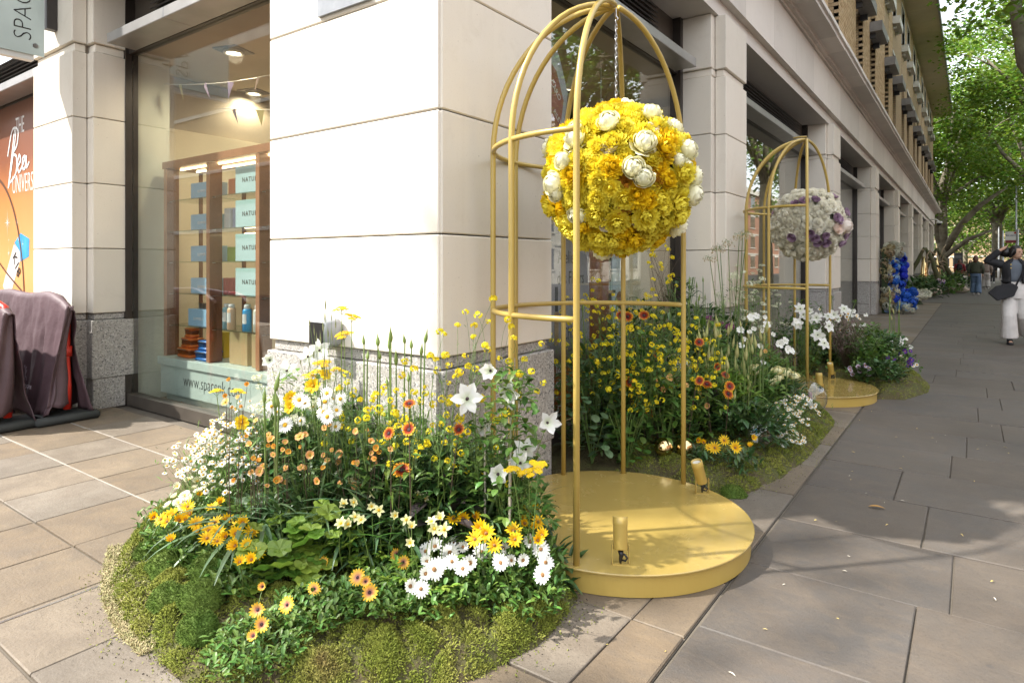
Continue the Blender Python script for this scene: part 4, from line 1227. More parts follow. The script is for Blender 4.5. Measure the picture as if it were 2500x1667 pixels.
for i, (x, y) in enumerate([(1060,140),(585,260),(905,520),(780,760),(905,870),(1420,520),(1490,980),(1510,790),(1380,1300),(250,1200),(50,960),(130,640),(230,450),(230,310),(40,870),(1290,290)]):
    spec.append((zz(x, y), PEONY[2] if i in (2, 0, 12) else PEONY[i % 2], g1.uniform(.8, 1.02), .348, 'peony'))
for (x, y) in ((560,545),(545,1330),(880,1300),(1015,320)):
    spec.append((zz(x, y), ROSE, .9 if x != 880 else .75, .345, 'garden_rose'))
for (x, y) in ((1310,660),(1410,690)):
    spec.append((zz(x, y), PEONY[0], .62, .345, 'small_rose'))
for (x, y) in ((720,930),(790,1140),(1080,880),(1020,780),(900,1370),(690,1220)):
    spec.append((zz(x, y), MUMB[0], 1., .325, 'bronze_chrysanthemum'))
for k in range(14):
    d = Vector((g1.gauss(0, 1), g1.gauss(0, 1), g1.gauss(0, 1))).normalized()
    if d.dot(T0v) < -.1: spec.append((d, PEONY[k % 2], 1., .342, 'peony'))
flower_ball('flower_ball', 'big yellow chrysanthemum and cream peony ball hanging in the cage', (.66, .648, 1.845), spec, MUM + [MUM[0]], .348, 300, 31, 0)
spec = []
def yz(x, y): return dirs((x - 745)/415, (y - 940)/405)
for (x, y) in ((560,695),(675,680),(470,712),(995,615),(1090,810),(880,885),(930,915),(590,1055),(640,1110),(435,1095),(690,1165),(785,1165),(1100,1070),(1050,1165),(1130,955),(755,1085)):
    spec.append((yz(x, y), ROSEP[0], g1.uniform(.95, 1.2), .372, 'lilac_rose'))
for (x, y) in ((920,1000),(1025,975)):
    spec.append((yz(x, y), BPEONY[1 if x < 1000 else 0], 1.15, .35, 'blush_peony'))
for k in range(16):
    d = Vector((g1.gauss(0, 1), g1.gauss(0, 1), g1.gauss(0, 1))).normalized()
    if d.dot(T0v) < -.1: spec.append((d, ROSEP[0], 1., .345, 'lilac_rose'))
flower_ball('flower_ball', 'white chrysanthemum ball dotted with lilac roses hanging in the cage', (.72, 5.105, 1.83), spec, MUMW, .345, 330, 33, 0, 'foam_pale')

# spotlights on the gold discs
def spot(cx_, cy_, rel, label):
    bx, by = cx_ + rel.x, cy_ + rel.y
    t = thing('uplight', label, 'uplight', (bx, by, .104))
    aim = Vector((-rel.x, -rel.y, 1.75)).normalized()
    qv = aim.to_track_quat('Z', 'Y').to_matrix().to_4x4()
    Mx = Matrix.Translation((0, 0, .062)) @ qv
    MB().lathe([(0, 0), (.028, 0), (.031, .004), (.031, .098), (.0325, .10), (.0325, .132), (.0305, .134), (.026, .134), (.024, .122), (0, .122)], 28, M=Mx).build('lamp_body', M['gold'], t, True)
    MB().lathe([(0, .1245), (.0235, .1245)], 20, M=Mx).build('lens', pm('frosted_lens', (.75, .74, .68), .2, vs=1.), t)
    sx = aim.cross(Vector((0, 0, 1)))
    sx = sx.normalized() if sx.length > .01 else Vector((1, 0, 0))
    ax = R0v
    for s in (-1, 1):
        p = ax * (.036*s)
        MB().box((-.0015, -.009, 0), (.0015, .009, .085), M=Matrix.Translation(p) @ Matrix.Rotation(math.atan2(R0v.y, R0v.x), 4, 'Z')).build('bracket_arm', M['gold'], t)
    MB().box((-.0375, -.009, 0), (.0375, .009, .003), M=Matrix.Rotation(math.atan2(R0v.y, R0v.x), 4, 'Z')).build('bracket_base', M['gold'], t)
    MB().tube([(0, 0, .058), (.004, .002, .04), (0, 0, .022), (0, 0, .005)], [.012, .011, .007, .004], 8).build('gland', M['black'], t, True)
    MB().tube([(.004, 0, .02), (.022, .004, .018), (.03, .004, .032), (.02, .002, .045), (.008, 0, .045)], .0045, 8).build('cable', M['black'], t, True)
cr = lambda u, z: R0v*u - T0v*z
spot(*CG[0], cr(-.075, -.58), 'gold uplight standing on the disc under the yellow ball by the front pole')
spot(*CG[0], cr(.533, .278), 'gold uplight tilted towards the yellow ball on the far rim of its disc')
spot(*CG[1], cr(-.07, -.44), 'gold uplight standing on the disc under the white ball')
spot(*CG[1], cr(.42, .30), 'gold uplight tilted towards the white ball on the rim of its disc')
H = {
  'oxeye': [(-0.344,-0.579,0.78),(-0.259,-0.491,0.805),(-0.267,-0.407,0.765),(-0.251,-0.509,0.771),(-0.214,-0.472,0.73),(-0.276,-0.497,0.717),(-0.196,-0.539,0.715),(-0.408,-0.61,0.662),(-0.238,-0.459,0.648),(-0.383,-0.523,0.752)],
  'gaillardia': [(0.258,-0.478,0.819),(0.171,-0.51,0.69),(0.258,-0.479,0.712),(0.37,-0.292,0.69),(0.181,-0.445,0.521)],
  'clem': [(0.525,-0.269,0.955),(0.512,-0.116,0.824),(0.412,-0.19,0.684),(0.671,-0.058,0.716),(0.598,-0.117,0.604),(0.54,-0.238,0.517),(0.446,-0.33,0.838),(0.588,-0.14,0.548)],
  'clemL': [(-0.918,-0.349,0.884),(-0.773,-0.212,0.9),(-0.73,-0.169,0.933),(-0.839,-0.299,0.828)],
  'yarrowA': [(-0.272,-0.396,1.192),(-0.228,-0.366,1.155),(-0.291,-0.372,1.067)],
  'yarrowB': [(0.643,-0.263,0.564),(0.717,-0.198,0.576),(0.686,-0.234,0.554)],
  'yarrowC': [(-1.156,-0.514,0.72),(-1.041,-0.457,0.724)],
  'yarrowD': [(-0.368,-0.427,0.93),(-0.483,-0.421,0.856),(-0.373,-0.342,0.888),(-0.442,-0.411,0.879)],
  'mustard': [(0.417,-0.11,1.247),(0.386,-0.267,1.196),(0.445,-0.254,1.185),(0.47,-0.216,1.156),(0.403,-0.339,1.146),(0.337,-0.147,1.126),(0.28,-0.314,1.11),(0.212,-0.209,1.085),(0.402,-0.231,1.086),(0.428,-0.015,1.148),(0.46,-0.03,1.117),(0.607,-0.217,1.093),(0.473,-0.241,1.056),(0.361,-0.08,1.012),(0.287,-0.285,1.003),(0.265,-0.124,0.98),(0.247,-0.338,1.001),(0.329,-0.391,1.0),(0.453,-0.111,0.983),(0.462,-0.053,0.963),(0.583,-0.141,0.93),(0.653,-0.154,0.95),(0.657,-0.067,0.889),(0.537,0.065,0.816),(0.523,-0.016,0.972),(0.683,-0.122,1.065),(0.187,-0.434,0.985),(0.205,-0.47,0.933),(0.256,-0.448,0.961),(0.194,-0.239,0.922),(0.353,-0.338,0.972),(0.352,-0.207,0.95),(0.398,-0.212,0.944),(0.387,-0.309,0.942),(0.275,-0.203,0.897),(0.361,-0.348,0.9),(0.33,-0.194,0.851),(0.284,-0.408,0.884),(0.121,-0.421,0.852),(0.187,-0.445,0.842),(0.215,-0.405,0.852),(0.147,-0.213,0.801),(0.211,-0.224,0.791),(0.333,-0.308,0.815),(0.268,-0.155,0.769),(0.292,-0.37,0.802),(0.106,-0.441,0.81),(0.023,-0.342,0.728),(-0.011,-0.439,0.759),(0.087,-0.555,0.785),(-0.13,-0.405,0.777),(0.03,-0.557,0.735),(0.051,-0.527,0.742),(-0.133,-0.482,0.906),(0.146,-0.434,0.702),(0.179,-0.422,0.729),(0.318,-0.399,0.723),(0.343,-0.375,0.727),(0.32,-0.222,0.726),(0.194,-0.429,0.641),(0.199,-0.302,0.602),(0.365,-0.262,0.664),(0.179,-0.368,0.669),(0.102,-0.249,0.765)],
  'allium': [(-0.132,-0.38,1.029),(-0.089,-0.334,1.022),(-0.111,-0.3,0.954),(0.001,-0.337,1.046),(0.056,-0.303,1.041),(0.005,-0.209,1.004),(0.066,-0.181,1.032),(0.107,-0.25,0.984),(-0.087,-0.399,0.968),(-0.037,-0.268,0.928),(-0.009,-0.214,0.846),(-0.012,-0.344,0.847),(-0.084,-0.266,1.0)],
  'alliumL': [(-0.511,-0.649,0.758),(-0.45,-0.633,0.814),(-0.434,-0.639,0.743),(-0.401,-0.647,0.754)],
  'timothy': [(-0.332,-0.442,1.208),(-0.425,-0.372,1.133),(-0.327,-0.409,1.153),(-0.407,-0.397,1.093),(-0.417,-0.47,1.128),(-0.429,-0.395,1.036),(-0.347,-0.37,1.113),(-0.391,-0.447,1.05),(-0.335,-0.424,1.075),(-0.374,-0.371,1.05),(-0.378,-0.471,1.083)],
  'geum': [(-0.496,-0.829,0.889),(-0.494,-0.746,0.858),(-0.628,-0.77,0.766),(-0.56,-0.78,0.75),(-0.461,-0.791,0.77),(-0.527,-0.682,0.68),(-0.354,-0.733,0.604),(-0.297,-0.738,0.609),(-0.304,-0.681,0.612),(-0.388,-0.698,0.617),(-0.216,-0.67,0.651),(-0.23,-0.651,0.599),(-0.366,-0.701,0.554),(-0.365,-0.65,0.563),(-0.267,-0.688,0.581),(-0.449,-0.762,0.601),(-0.245,-0.486,0.662),(-0.251,-0.468,0.537),(-0.216,-0.523,0.512),(-0.285,-0.564,0.533),(-0.302,-0.602,0.483),(-0.373,-0.762,0.494),(-0.295,-0.732,0.459),(-0.371,-0.791,0.557),(-0.512,-0.672,0.489),(-0.177,-0.484,0.536),(-0.351,-0.544,0.455),(-0.471,-0.862,0.827),(-0.539,-0.76,0.798),(-0.104,-0.583,0.589),(0.022,-0.444,0.589),(0.067,-0.492,0.559),(-0.001,-0.407,0.554),(0.025,-0.57,0.555),(0.093,-0.429,0.592),(-0.001,-0.459,0.616)],
  'daffodil': [(-0.506,-0.511,0.76),(-0.492,-0.521,0.716),(-0.68,-0.659,0.644),(-0.36,-0.419,0.871),(-0.419,-0.446,0.816)],
  'osteoY': [(-0.836,-0.992,0.229),(-0.753,-0.999,0.242),(-0.74,-0.956,0.251),(-0.685,-1.005,0.25),(-0.703,-0.947,0.232),(-0.694,-0.901,0.247),(-0.643,-0.95,0.25),(-0.593,-0.929,0.238),(-0.5,-0.97,0.24),(-0.495,-0.924,0.23),(-0.536,-0.873,0.238),(-0.433,-0.92,0.239),(-0.555,-0.809,0.218),(-0.426,-0.833,0.241),(-0.395,-0.828,0.255),(-0.329,-0.9,0.25),(-0.394,-0.988,0.244),(-0.362,-0.963,0.231),(-0.347,-0.933,0.244),(-0.248,-0.951,0.238),(-0.266,-0.956,0.233),(-0.486,-1.087,0.249),(-0.758,-0.76,0.218),(-0.724,-0.745,0.245),(-0.974,-0.71,0.216),(-0.816,-0.849,0.239),(-0.09,-0.979,0.234),(-0.133,-0.919,0.224),(-0.091,-1.028,0.243),(-0.328,-0.832,0.235),(-0.211,-0.922,0.24),(-0.262,-0.856,0.252)],
  'cream': [(-1.154,-0.725,0.23),(-1.027,-0.752,0.22),(-1.04,-0.694,0.232),(-0.875,-0.86,0.247),(-0.925,-0.882,0.228),(-0.924,-0.78,0.227),(-0.92,-0.733,0.256),(-0.865,-0.841,0.246),(-1.008,-0.646,0.238),(-1.071,-0.664,0.256),(-1.191,-0.647,0.233),(-0.963,-0.833,0.247),(-0.837,-0.856,0.228)],
  'peach': [(0.123,-1.089,0.167),(0.241,-1.151,0.182),(0.287,-1.21,0.187),(0.207,-1.029,0.185),(0.159,-0.878,0.165),(0.032,-0.733,0.173),(-0.015,-0.98,0.163),(0.232,-0.524,0.185),(0.329,-0.585,0.2),(0.347,-0.794,0.213),(0.421,-0.841,0.214),(0.292,-0.784,0.208)],
  'whiteO': [(0.403,-0.479,0.228),(0.358,-0.385,0.201),(0.399,-0.36,0.197),(0.467,-0.38,0.208),(0.36,-0.488,0.201),(0.444,-0.436,0.199),(0.435,-0.56,0.207),(0.527,-0.516,0.215),(0.584,-0.476,0.21),(0.497,-0.585,0.203),(0.524,-0.662,0.224),(0.55,-0.768,0.229),(0.565,-0.729,0.208),(0.538,-0.347,0.193),(0.616,-0.329,0.191),(0.699,-0.432,0.225),(0.716,-0.307,0.192),(0.676,-0.197,0.218),(0.745,-0.222,0.213),(0.81,-0.288,0.202),(0.879,-0.414,0.222),(0.678,-0.332,0.191),(0.591,-0.272,0.195),(0.589,-0.526,0.208),(0.481,-0.534,0.191)],
  'osteoR': [(0.142,-0.125,0.283),(0.112,-0.024,0.259),(0.256,-0.056,0.256),(0.264,-0.213,0.252),(0.381,-0.34,0.275),(0.369,-0.223,0.268),(0.44,-0.273,0.275),(0.411,-0.313,0.276),(0.551,-0.367,0.282),(0.603,-0.4,0.288),(0.585,-0.448,0.277),(0.652,-0.411,0.258),(0.651,-0.281,0.269),(0.686,-0.32,0.257),(0.585,-0.129,0.25),(0.696,-0.202,0.269),(0.695,-0.166,0.279),(0.754,-0.226,0.257),(0.601,-0.044,0.261),(0.567,-0.051,0.264),(0.791,-0.316,0.278),(0.647,-0.194,0.271)],
  'anemone': [(-0.199,-0.408,0.345),(-0.196,-0.371,0.35),(-0.127,-0.358,0.336),(0.018,-0.461,0.352),(0.042,-0.59,0.356),(-0.048,-0.568,0.323),(0.139,-0.577,0.357),(0.179,-0.574,0.349),(0.106,-0.637,0.325),(0.169,-0.725,0.338),(0.154,-0.749,0.345),(0.21,-0.696,0.356),(0.003,-0.241,0.335),(0.084,-0.384,0.343),(0.122,-0.389,0.355),(0.195,-0.364,0.352),(0.253,-0.379,0.358),(0.26,-0.558,0.339),(0.337,-0.574,0.346),(0.373,-0.581,0.328),(0.505,-0.722,0.349),(0.443,-0.542,0.353),(0.437,-0.485,0.346),(0.49,-0.578,0.349),(0.494,-0.525,0.329)],
  'ballsgold': [(0.522,1.593,0.071),(0.633,1.673,0.038),(0.62,1.663,0.138)],
  'gaillardia2': [(0.286,1.815,1.041),(0.093,1.833,1.031),(0.24,1.649,1.041),(0.642,2.301,0.648),(0.703,2.311,0.598),(0.804,2.071,0.559),(0.681,1.819,0.622),(0.661,2.026,0.563),(0.765,2.168,0.487),(0.245,1.929,0.514),(0.325,1.813,0.357),(0.69,1.792,0.886),(0.148,1.884,0.347),(0.303,1.536,0.615),(0.302,1.988,0.748)],
  'geum2': [(0.503,1.747,0.635),(0.409,1.779,0.599),(0.26,1.951,0.703),(0.592,1.791,0.583),(0.47,1.708,0.557),(0.455,1.924,0.53),(0.57,2.134,0.474),(0.505,2.159,0.416),(0.488,2.054,0.468),(0.674,2.345,0.359),(0.653,2.051,0.409),(0.929,2.53,0.756),(0.352,1.586,0.571)],
  'rununc': [(0.714,3.07,0.511),(0.831,3.305,0.484),(0.8,3.166,0.406),(0.872,3.434,0.433),(0.926,3.428,0.427),(0.827,3.299,0.41),(0.559,3.265,0.172)],
  'yellow2': [(0.746,1.715,0.242),(0.805,1.656,0.232),(0.834,1.665,0.235),(0.96,1.675,0.254),(1.027,1.754,0.256),(0.68,1.794,0.228),(0.852,1.802,0.254),(0.992,1.968,0.259)],
  'clem2': [(0.736,5.093,0.892),(0.741,5.144,0.81),(0.715,4.76,0.942),(0.631,5.029,0.765),(0.816,5.13,0.642),(0.833,5.242,0.601),(0.945,4.754,0.601),(0.838,5.604,0.817),(0.955,5.242,0.861),(0.927,5.108,0.744),(0.942,5.513,0.795),(1.039,5.348,0.922),(0.805,5.11,0.831),(0.656,5.2,0.85)],
  'whitelych': [(0.781,2.635,0.879),(0.765,3.031,0.73),(0.946,3.053,0.788),(0.907,3.493,0.655),(0.581,3.23,0.758),(0.834,2.848,0.984),(0.782,2.987,0.866),(0.796,2.699,0.902),(0.861,3.01,0.834),(0.683,3.211,0.965),(0.565,3.199,0.71),(0.709,2.938,0.972),(0.844,2.897,0.924),(0.95,2.865,0.784),(0.613,2.99,0.856),(0.703,3.319,0.557),(1.011,2.855,0.744),(0.96,3.378,0.918)],
  'globes': [(0.857,4.048,0.249),(0.732,2.728,0.201),(0.405,2.124,0.637)],
}
# ================================================================== BEDS AND MOSS
def poly_dist(x, y, P):
    ins = False; d = 9.; n = len(P)
    for i in range(n):
        ax, ay = P[i]; bx, by = P[(i+1) % n]
        if (ay > y) != (by > y) and x < (bx-ax)*(y-ay)/(by-ay) + ax: ins = not ins
        vx, vy = bx-ax, by-ay
        t = max(0, min(1, ((x-ax)*vx + (y-ay)*vy)/(vx*vx+vy*vy)))
        d = min(d, math.hypot(x-ax-vx*t, y-ay-vy*t))
    return d if ins else -d
BED1 = [(-1.05,-1.08),(-.86,-1.17),(-.66,-1.22),(-.42,-1.27),(-.19,-1.29),(.055,-1.30),(.32,-1.18),(.60,-.96),(.79,-.74),(.87,-.45),(.86,-.22),(.82,-.05),(.55,-.03),(.28,.06),(.08,.25),(-.02,.50),(-.06,.02),(-1.46,.02),(-1.62,.10),(-1.9,-.02),(-1.95,-.28),(-1.63,-.62),(-1.25,-.95)]
BED2 = [(.45,1.30),(.80,1.34),(1.05,1.62),(1.15,2.05),(1.20,2.6),(1.20,3.15),(1.19,3.7),(1.17,3.95),(1.02,4.35),(.85,4.45),(.3,4.6),(0.02,4.58),(-.1,4.4),(-.44,4.35),(-.44,1.15),(-.03,1.08),(.1,1.15)]
BED3 = [(.95,5.72),(1.32,5.42),(1.34,5.2),(1.60,5.36),(1.78,5.95),(1.78,6.4),(1.60,7.3),(1.36,8.1),(.95,8.8),(.5,8.7),(.02,8.0),(-.02,5.5),(.02,5.2),(.2,5.62),(.5,5.8)]
def vor(x, y, s, seed):
    d, p = noise.voronoi(Vector((x*s, y*s, seed)))
    return d[0], d[1]
def bed_h(x, y, P, seed, hmax):
    e = poly_dist(x, y, P)
    if e < 0: return -.02
    wob = .04 * noise.noise(Vector((x*4, y*4, seed)))
    e2 = max(0, e + wob*.5)
    sm = min(1, e2/.42); sm = sm*sm*(3-2*sm)
    rim = min(1, e2/.06)
    d0, d1 = vor(x + .03*noise.noise(Vector((x*9, y*9, 2))), y, 6.2, seed)
    cl = min(1, (d1 - d0)*1.9)
    return rim*.028 + hmax*sm + rim*(.07*cl**.45*min(1, .35 + e2*4)) + .012*noise.noise(Vector((x*14, y*14, seed))) * rim
def moss_mat(name, a, b, c_, edge=None):
    m, nt, bs, out = new_mat(name)
    pos = nn(nt, 'ShaderNodeNewGeometry').outputs['Position']
    r = nn(nt, 'ShaderNodeNewGeometry').outputs['Random Per Island']
    c = ramp(nt, noise_(nt, pos, 5., 4., .6, .5), [(.34, a), (.5, b), (.68, c_)])
    c = mixc(nt, math_(nt, 'MULTIPLY', ramp(nt, noise_(nt, pos, 2.6, 5., .65), [(.60, 0.), (.72, 1.)]), .7), c, (.13, .08, .035))
    h = nn(nt, 'ShaderNodeHueSaturation')
    nt.links.new(math_(nt, 'MULTIPLY_ADD', r, .8, .62), h.inputs['Value']); nt.links.new(c, h.inputs['Color'])
    nt.links.new(h.outputs[0], bs.inputs['Base Color'])
    bs.inputs['Roughness'].default_value = .75; bs.inputs['Specular IOR Level'].default_value = .25
    return m
M['moss'] = moss_mat('moss', (.12, .15, .018), (.165, .185, .026), (.235, .23, .05))
M['moss_dark'] = moss_mat('moss_cushion_green', (.06, .11, .014), (.08, .13, .018), (.11, .155, .026))
M['moss_pale'] = pm('dry_sphagnum', (.38, .32, .17), .8, col2=(.24, .22, .09), vs=20., irand=.3)
M['moss_base'] = pm('moss_base', (.075, .08, .02), .9, col2=(.075, .055, .024), vs=9., bump=.9, bsz=60., world=True, bdist=.02)
M['soil'] = pm('dark_soil', (.025, .017, .010), .95, bump=1., bsz=60., world=True, bdist=.02)
def tufts(pts, n_mul, L, W, gg, spread=.9):
    """one- and two-face moss shoots on points (co, normal)"""
    b = MB()
    V_, F_ = b.v, b.f
    for co, no in pts:
        a = gg.uniform(0, 6.283); t = gg.uniform(.2, spread)
        ax = no.orthogonal().normalized()
        side = Quaternion(no, a) @ ax
        d = (no * math.cos(t) + side * math.sin(t)).normalized()
        w = d.cross(no)
        if w.length < 1e-4: continue
        w.normalize(); l = L * gg.uniform(.5, 1.3); ww = W * gg.uniform(.7, 1.2)
        k = len(V_)
        tip = co + d*l + no*(-.15*l) + w*gg.uniform(-.3, .3)*l
        mid = co + d*l*.55
        V_ += [tuple(co - w*ww*.5), tuple(co + w*ww*.5), tuple(mid + w*ww*.6), tuple(mid - w*ww*.6), tuple(tip)]
        F_ += [(k, k+1, k+2, k+3), (k+3, k+2, k+4)]
        b.m += [0, 0]
    return b
class Grid:
    def __init__(s, hf, df, x0, y0, x1, y1, st):
        s.x0, s.y0, s.st = x0, y0, st
        s.nx, s.ny = int((x1-x0)/st)+2, int((y1-y0)/st)+2
        s.h = [[hf(x0+i*st, y0+j*st) for j in range(s.ny+1)] for i in range(s.nx+1)]
        s.d = [[df(x0+i*st, y0+j*st) for j in range(s.ny+1)] for i in range(s.nx+1)]
    def at(s, A, x, y):
        u, v = (x-s.x0)/s.st, (y-s.y0)/s.st
        i, j = max(0, min(s.nx-1, int(u))), max(0, min(s.ny-1, int(v)))
        u = max(0., min(1., u-i)); v = max(0., min(1., v-j))
        return (A[i][j]*(1-u)+A[i+1][j]*u)*(1-v) + (A[i][j+1]*(1-u)+A[i+1][j+1]*u)*v
def bed(name, label, P, seed, hmax, n_moss, step, keep):
    xs = [p[0] for p in P]; ys = [p[1] for p in P]
    x0, x1, y0, y1 = min(xs)-.03, max(xs)+.03, min(ys)-.03, max(ys)+.03
    G_ = Grid(lambda x, y: bed_h(x, y, P, seed, hmax), lambda x, y: poly_dist(x, y, P), x0, y0, x1, y1, step)
    hf = lambda x, y: G_.at(G_.h, x, y)
    root = thing(name, label, 'moss bed', (0, 0, 0))
    vs = []; fs = []; idx = {}
    for i in range(G_.nx+1):
        for j in range(G_.ny+1):
            if G_.d[i][j] > -step*1.2:
                idx[i, j] = len(vs); vs.append((x0+i*step, y0+j*step, G_.h[i][j]))
    for (i, j) in idx:
        if (i+1, j) in idx and (i, j+1) in idx and (i+1, j+1) in idx:
            fs.append((idx[i, j], idx[i+1, j], idx[i+1, j+1], idx[i, j+1]))
    b = MB(); b.add(vs, fs); o = b.build('ground_moss', M['moss_base'], root, True); tag(o, kind='stuff')
    gg = random.Random(seed)
    pts = []; e = step*.5
    while len(pts) < n_moss:
        x, y = gg.uniform(x0, x1), gg.uniform(y0, y1)
        d = G_.at(G_.d, x, y)
        if d < .004 or not keep(x, y, d): continue
        d0, d1 = vor(x + .03*noise.noise(Vector((x*9, y*9, 2))), y, 6.2, seed)
        if (d1 - d0)*2.6 < gg.random(): continue
        no = Vector((hf(x-e, y) - hf(x+e, y), hf(x, y-e) - hf(x, y+e), 2*e)).normalized()
        pts.append((Vector((x, y, hf(x, y))), no))
    tag(tufts(pts, 1, .015, .0034, gg, .95).build('moss_shoots', M['moss'], root), kind='stuff')
    return root, hf
bed1, hf1 = bed('moss_bed', 'mossy mound of the corner flower bed in front of the white wall', BED1, 3., .045, 110000, .018,
                lambda x, y, d: y < -.55 or x > .35)
bed2, hf2 = bed('moss_bed', 'mossy mound of the flower bed between the two cages', BED2, 8., .09, 60000, .035,
                lambda x, y, d: x > .3)
bed3, hf3 = bed('moss_bed', 'mossy mound of the small flower bed past the white ball', BED3, 14., .10, 26000, .04,
                lambda x, y, d: x > .5)
# dry pale moss spilling along the street side rim
gg = random.Random(17)
pp = []
while len(pp) < 5200:
    k = gg.random(); 
    seg = [(-1.30, -.98), (-1.05, -1.10), (-.82, -1.20), (-.60, -1.26), (-.42, -1.29), (-.25, -1.30)]
    f = k * (len(seg)-1); i = min(int(f), len(seg)-2); f -= i
    x = seg[i][0] + (seg[i+1][0]-seg[i][0])*f; y = seg[i][1] + (seg[i+1][1]-seg[i][1])*f
    n_ = abs(gg.gauss(.0, .042)) * (1.2 - .6*k) - .012; x += n_*.3; y += n_*.95
    h = max(.004, hf1(x, y)) + gg.uniform(-.004, .004)
    pp.append((Vector((x, y, h)), Vector((gg.uniform(-.3, .3), -.4, 1)).normalized()))
o = tufts(pp, 1, .017, .0030, gg, 1.4).build('dry_moss', M['moss_pale']); o.parent = bed1; tag(o, kind='stuff')
# crumbs of moss and soil shed onto the paving
gg = random.Random(29); cr1 = []; cr2 = []
for (P_, n_, root_) in ((BED1, 900, bed1), (BED2, 500, bed2)):
    cr1 = []; cr2 = []
    while len(cr1) < n_:
        i = gg.randrange(len(P_) - 9 if P_ is BED1 else 7); a_, b_ = P_[i], P_[i+1]; f = gg.random(); o_ = gg.random()**2.2*.13
        x = a_[0] + (b_[0]-a_[0])*f; y = a_[1] + (b_[1]-a_[1])*f
        nx_, ny_ = (b_[1]-a_[1]), -(b_[0]-a_[0]); l_ = math.hypot(nx_, ny_); x += nx_/l_*o_; y += ny_/l_*o_
        (cr1 if len(cr2) > len(cr1)*.6 else cr2).append((Vector((x, y, .003)), Vector((gg.uniform(-.4, .4), gg.uniform(-.4, .4), 1)).normalized()))
    tag(tufts(cr1, 1, .010, .0030, gg, 1.5).build('moss_crumbs', M['moss'], root_), kind='stuff')
    tag(tufts(cr2, 1, .007, .0034, gg, 1.5).build('soil_crumbs', M['soil'], root_), kind='stuff')
# dark green moss cushions
def cushion(x, y, rx, ry, rz, h, label, n=2600):
    z = hf1(x, y) - .015
    t = thing('moss_cushion', label, 'moss cushion', (x, y, z), rz, 'dark green moss cushions')
    gg = random.Random(int(x*1000) + int(y*777))
    vs = []; fs = []; nr, na = 8, 24
    for i in range(nr+1):
        ph = math.pi/2*i/nr
        for j in range(na):
            a = 2*math.pi*j/na
            k = 1 + .12*noise.noise(Vector((math.cos(a)*2, math.sin(a)*2, ph*2 + x*9)))
            vs.append((rx*math.cos(ph)*math.cos(a)*k, ry*math.cos(ph)*math.sin(a)*k, h*math.sin(ph)*k))
    for i in range(nr):
        for j in range(na): fs.append((i*na+j, i*na+(j+1) % na, (i+1)*na+(j+1) % na, (i+1)*na+j))
    b = MB(); b.add(vs, fs); b.build('cushion_body', M['moss_dark'], t, True)
    pts = []
    for i in range(n):
        ph = math.asin(gg.random()**.8); a = gg.uniform(0, 6.283)
        k = 1 + .12*noise.noise(Vector((math.cos(a)*2, math.sin(a)*2, ph*2 + x*9)))
        co = Vector((rx*math.cos(ph)*math.cos(a)*k, ry*math.cos(ph)*math.sin(a)*k, h*math.sin(ph)*k))
        no = Vector((co.x/rx**2, co.y/ry**2, co.z/h**2)).normalized()
        pts.append((co, no))
    tag(tufts(pts, 1, .012, .0022, gg, .6).build('moss_shoots', M['moss_dark'], t), kind='stuff')
CUSH = [(-.66, -1.02, .10, .06, .35, .095), (-.40, -.97, .10, .06, .3, .09), (-.24, -1.10, .09, .065, .3, .085), (-.40, -1.14, .085, .06, .2, .09), (-.12, -1.17, .08, .065, .1, .09), (-.90, -.98, .08, .05, .5, .07)]
for i, (x, y, rx, ry, rz, h) in enumerate(CUSH):
    cushion(x, y, rx, ry, rz, h, ['dark green moss cushion right beside the pale dry moss rim', 'dark green moss cushion under the golden African daisies', 'dark green moss cushion between the pale rim and the peach daisies', 'dark green moss cushion on the outer slope of the corner bed', 'dark green moss cushion touching the leaf mat of the peach daisies', 'dark green moss cushion at the window end of the pale rim'][i])
cushion(.69, -.12, .085, .085, 0, .17, 'tall shaggy moss mound beside the gold disc', 3600)
cushion(.98, 1.55, .09, .07, .4, .09, 'round moss cushion behind the tilted gold uplight')
# ================================================================== PLANTS
def fl(name, petals, centre=None):
    return (petals, centre)
def daisy(nm, mp, mc, n, L, W, r0, up=.12, curl=-.25, pr=STRAP, cr_=.008, ch=.005, rings=1, seed=0, cup=.1, across=2):
    gg = random.Random(seed); b = MB()
    for k in range(rings):
        ring(b, n, r0, .001*k, L*(1-.12*k), W, up + .22*k, curl, pr, 0, gg, .1, ph=k*.3, rows=3, cup=cup, across=across)
    c = None
    if mc is not None:
        cb = MB(); dome(cb, cr_, ch, .0015, 0, 12, 3); c = cb.mesh('flower_centre', mc, True)
    return (b.mesh(nm, mp), c)
W_ = radial('white_daisy_petal', (.80, .79, .70), (.82, .82, .80), .005, .03, .3, .04)
M['yc'] = pm('yellow_disc', (.72, .42, .01), .7, col2=(.55, .27, .005), vs=300., bump=.8, bsz=500.)
M['brownc'] = pm('brown_disc', (.22, .10, .03), .7, col2=(.30, .15, .05), vs=300., bump=.8, bsz=500.)
M['darkc'] = pm('dark_disc', (.05, .025, .03), .7, bump=.8, bsz=500.)
M['greenc'] = pm('green_disc', (.36, .36, .06), .7, bump=.8, bsz=500.)
F = {}
F['oxeye'] = daisy('flower', W_, M['yc'], 21, .030, .0042, .006, .1, -.3, cr_=.010, ch=.006, seed=1)
F['cham'] = daisy('flower', W_, M['yc'], 12, .0105, .0027, .003, .15, -.35, cr_=.0046, ch=.004, seed=2, across=1, cup=0)
F['whiteO'] = daisy('flower', W_, M['brownc'], 17, .029, .0048, .005, .16, -.1, cr_=.0075, ch=.004, seed=3)
F['cream'] = daisy('flower', radial('cream_petal', (.70, .66, .30), (.82, .80, .66), .004, .03, .3, .05), M['yc'], 19, .026, .0042, .004, .45, -.3, cr_=.005, rings=2, seed=4)
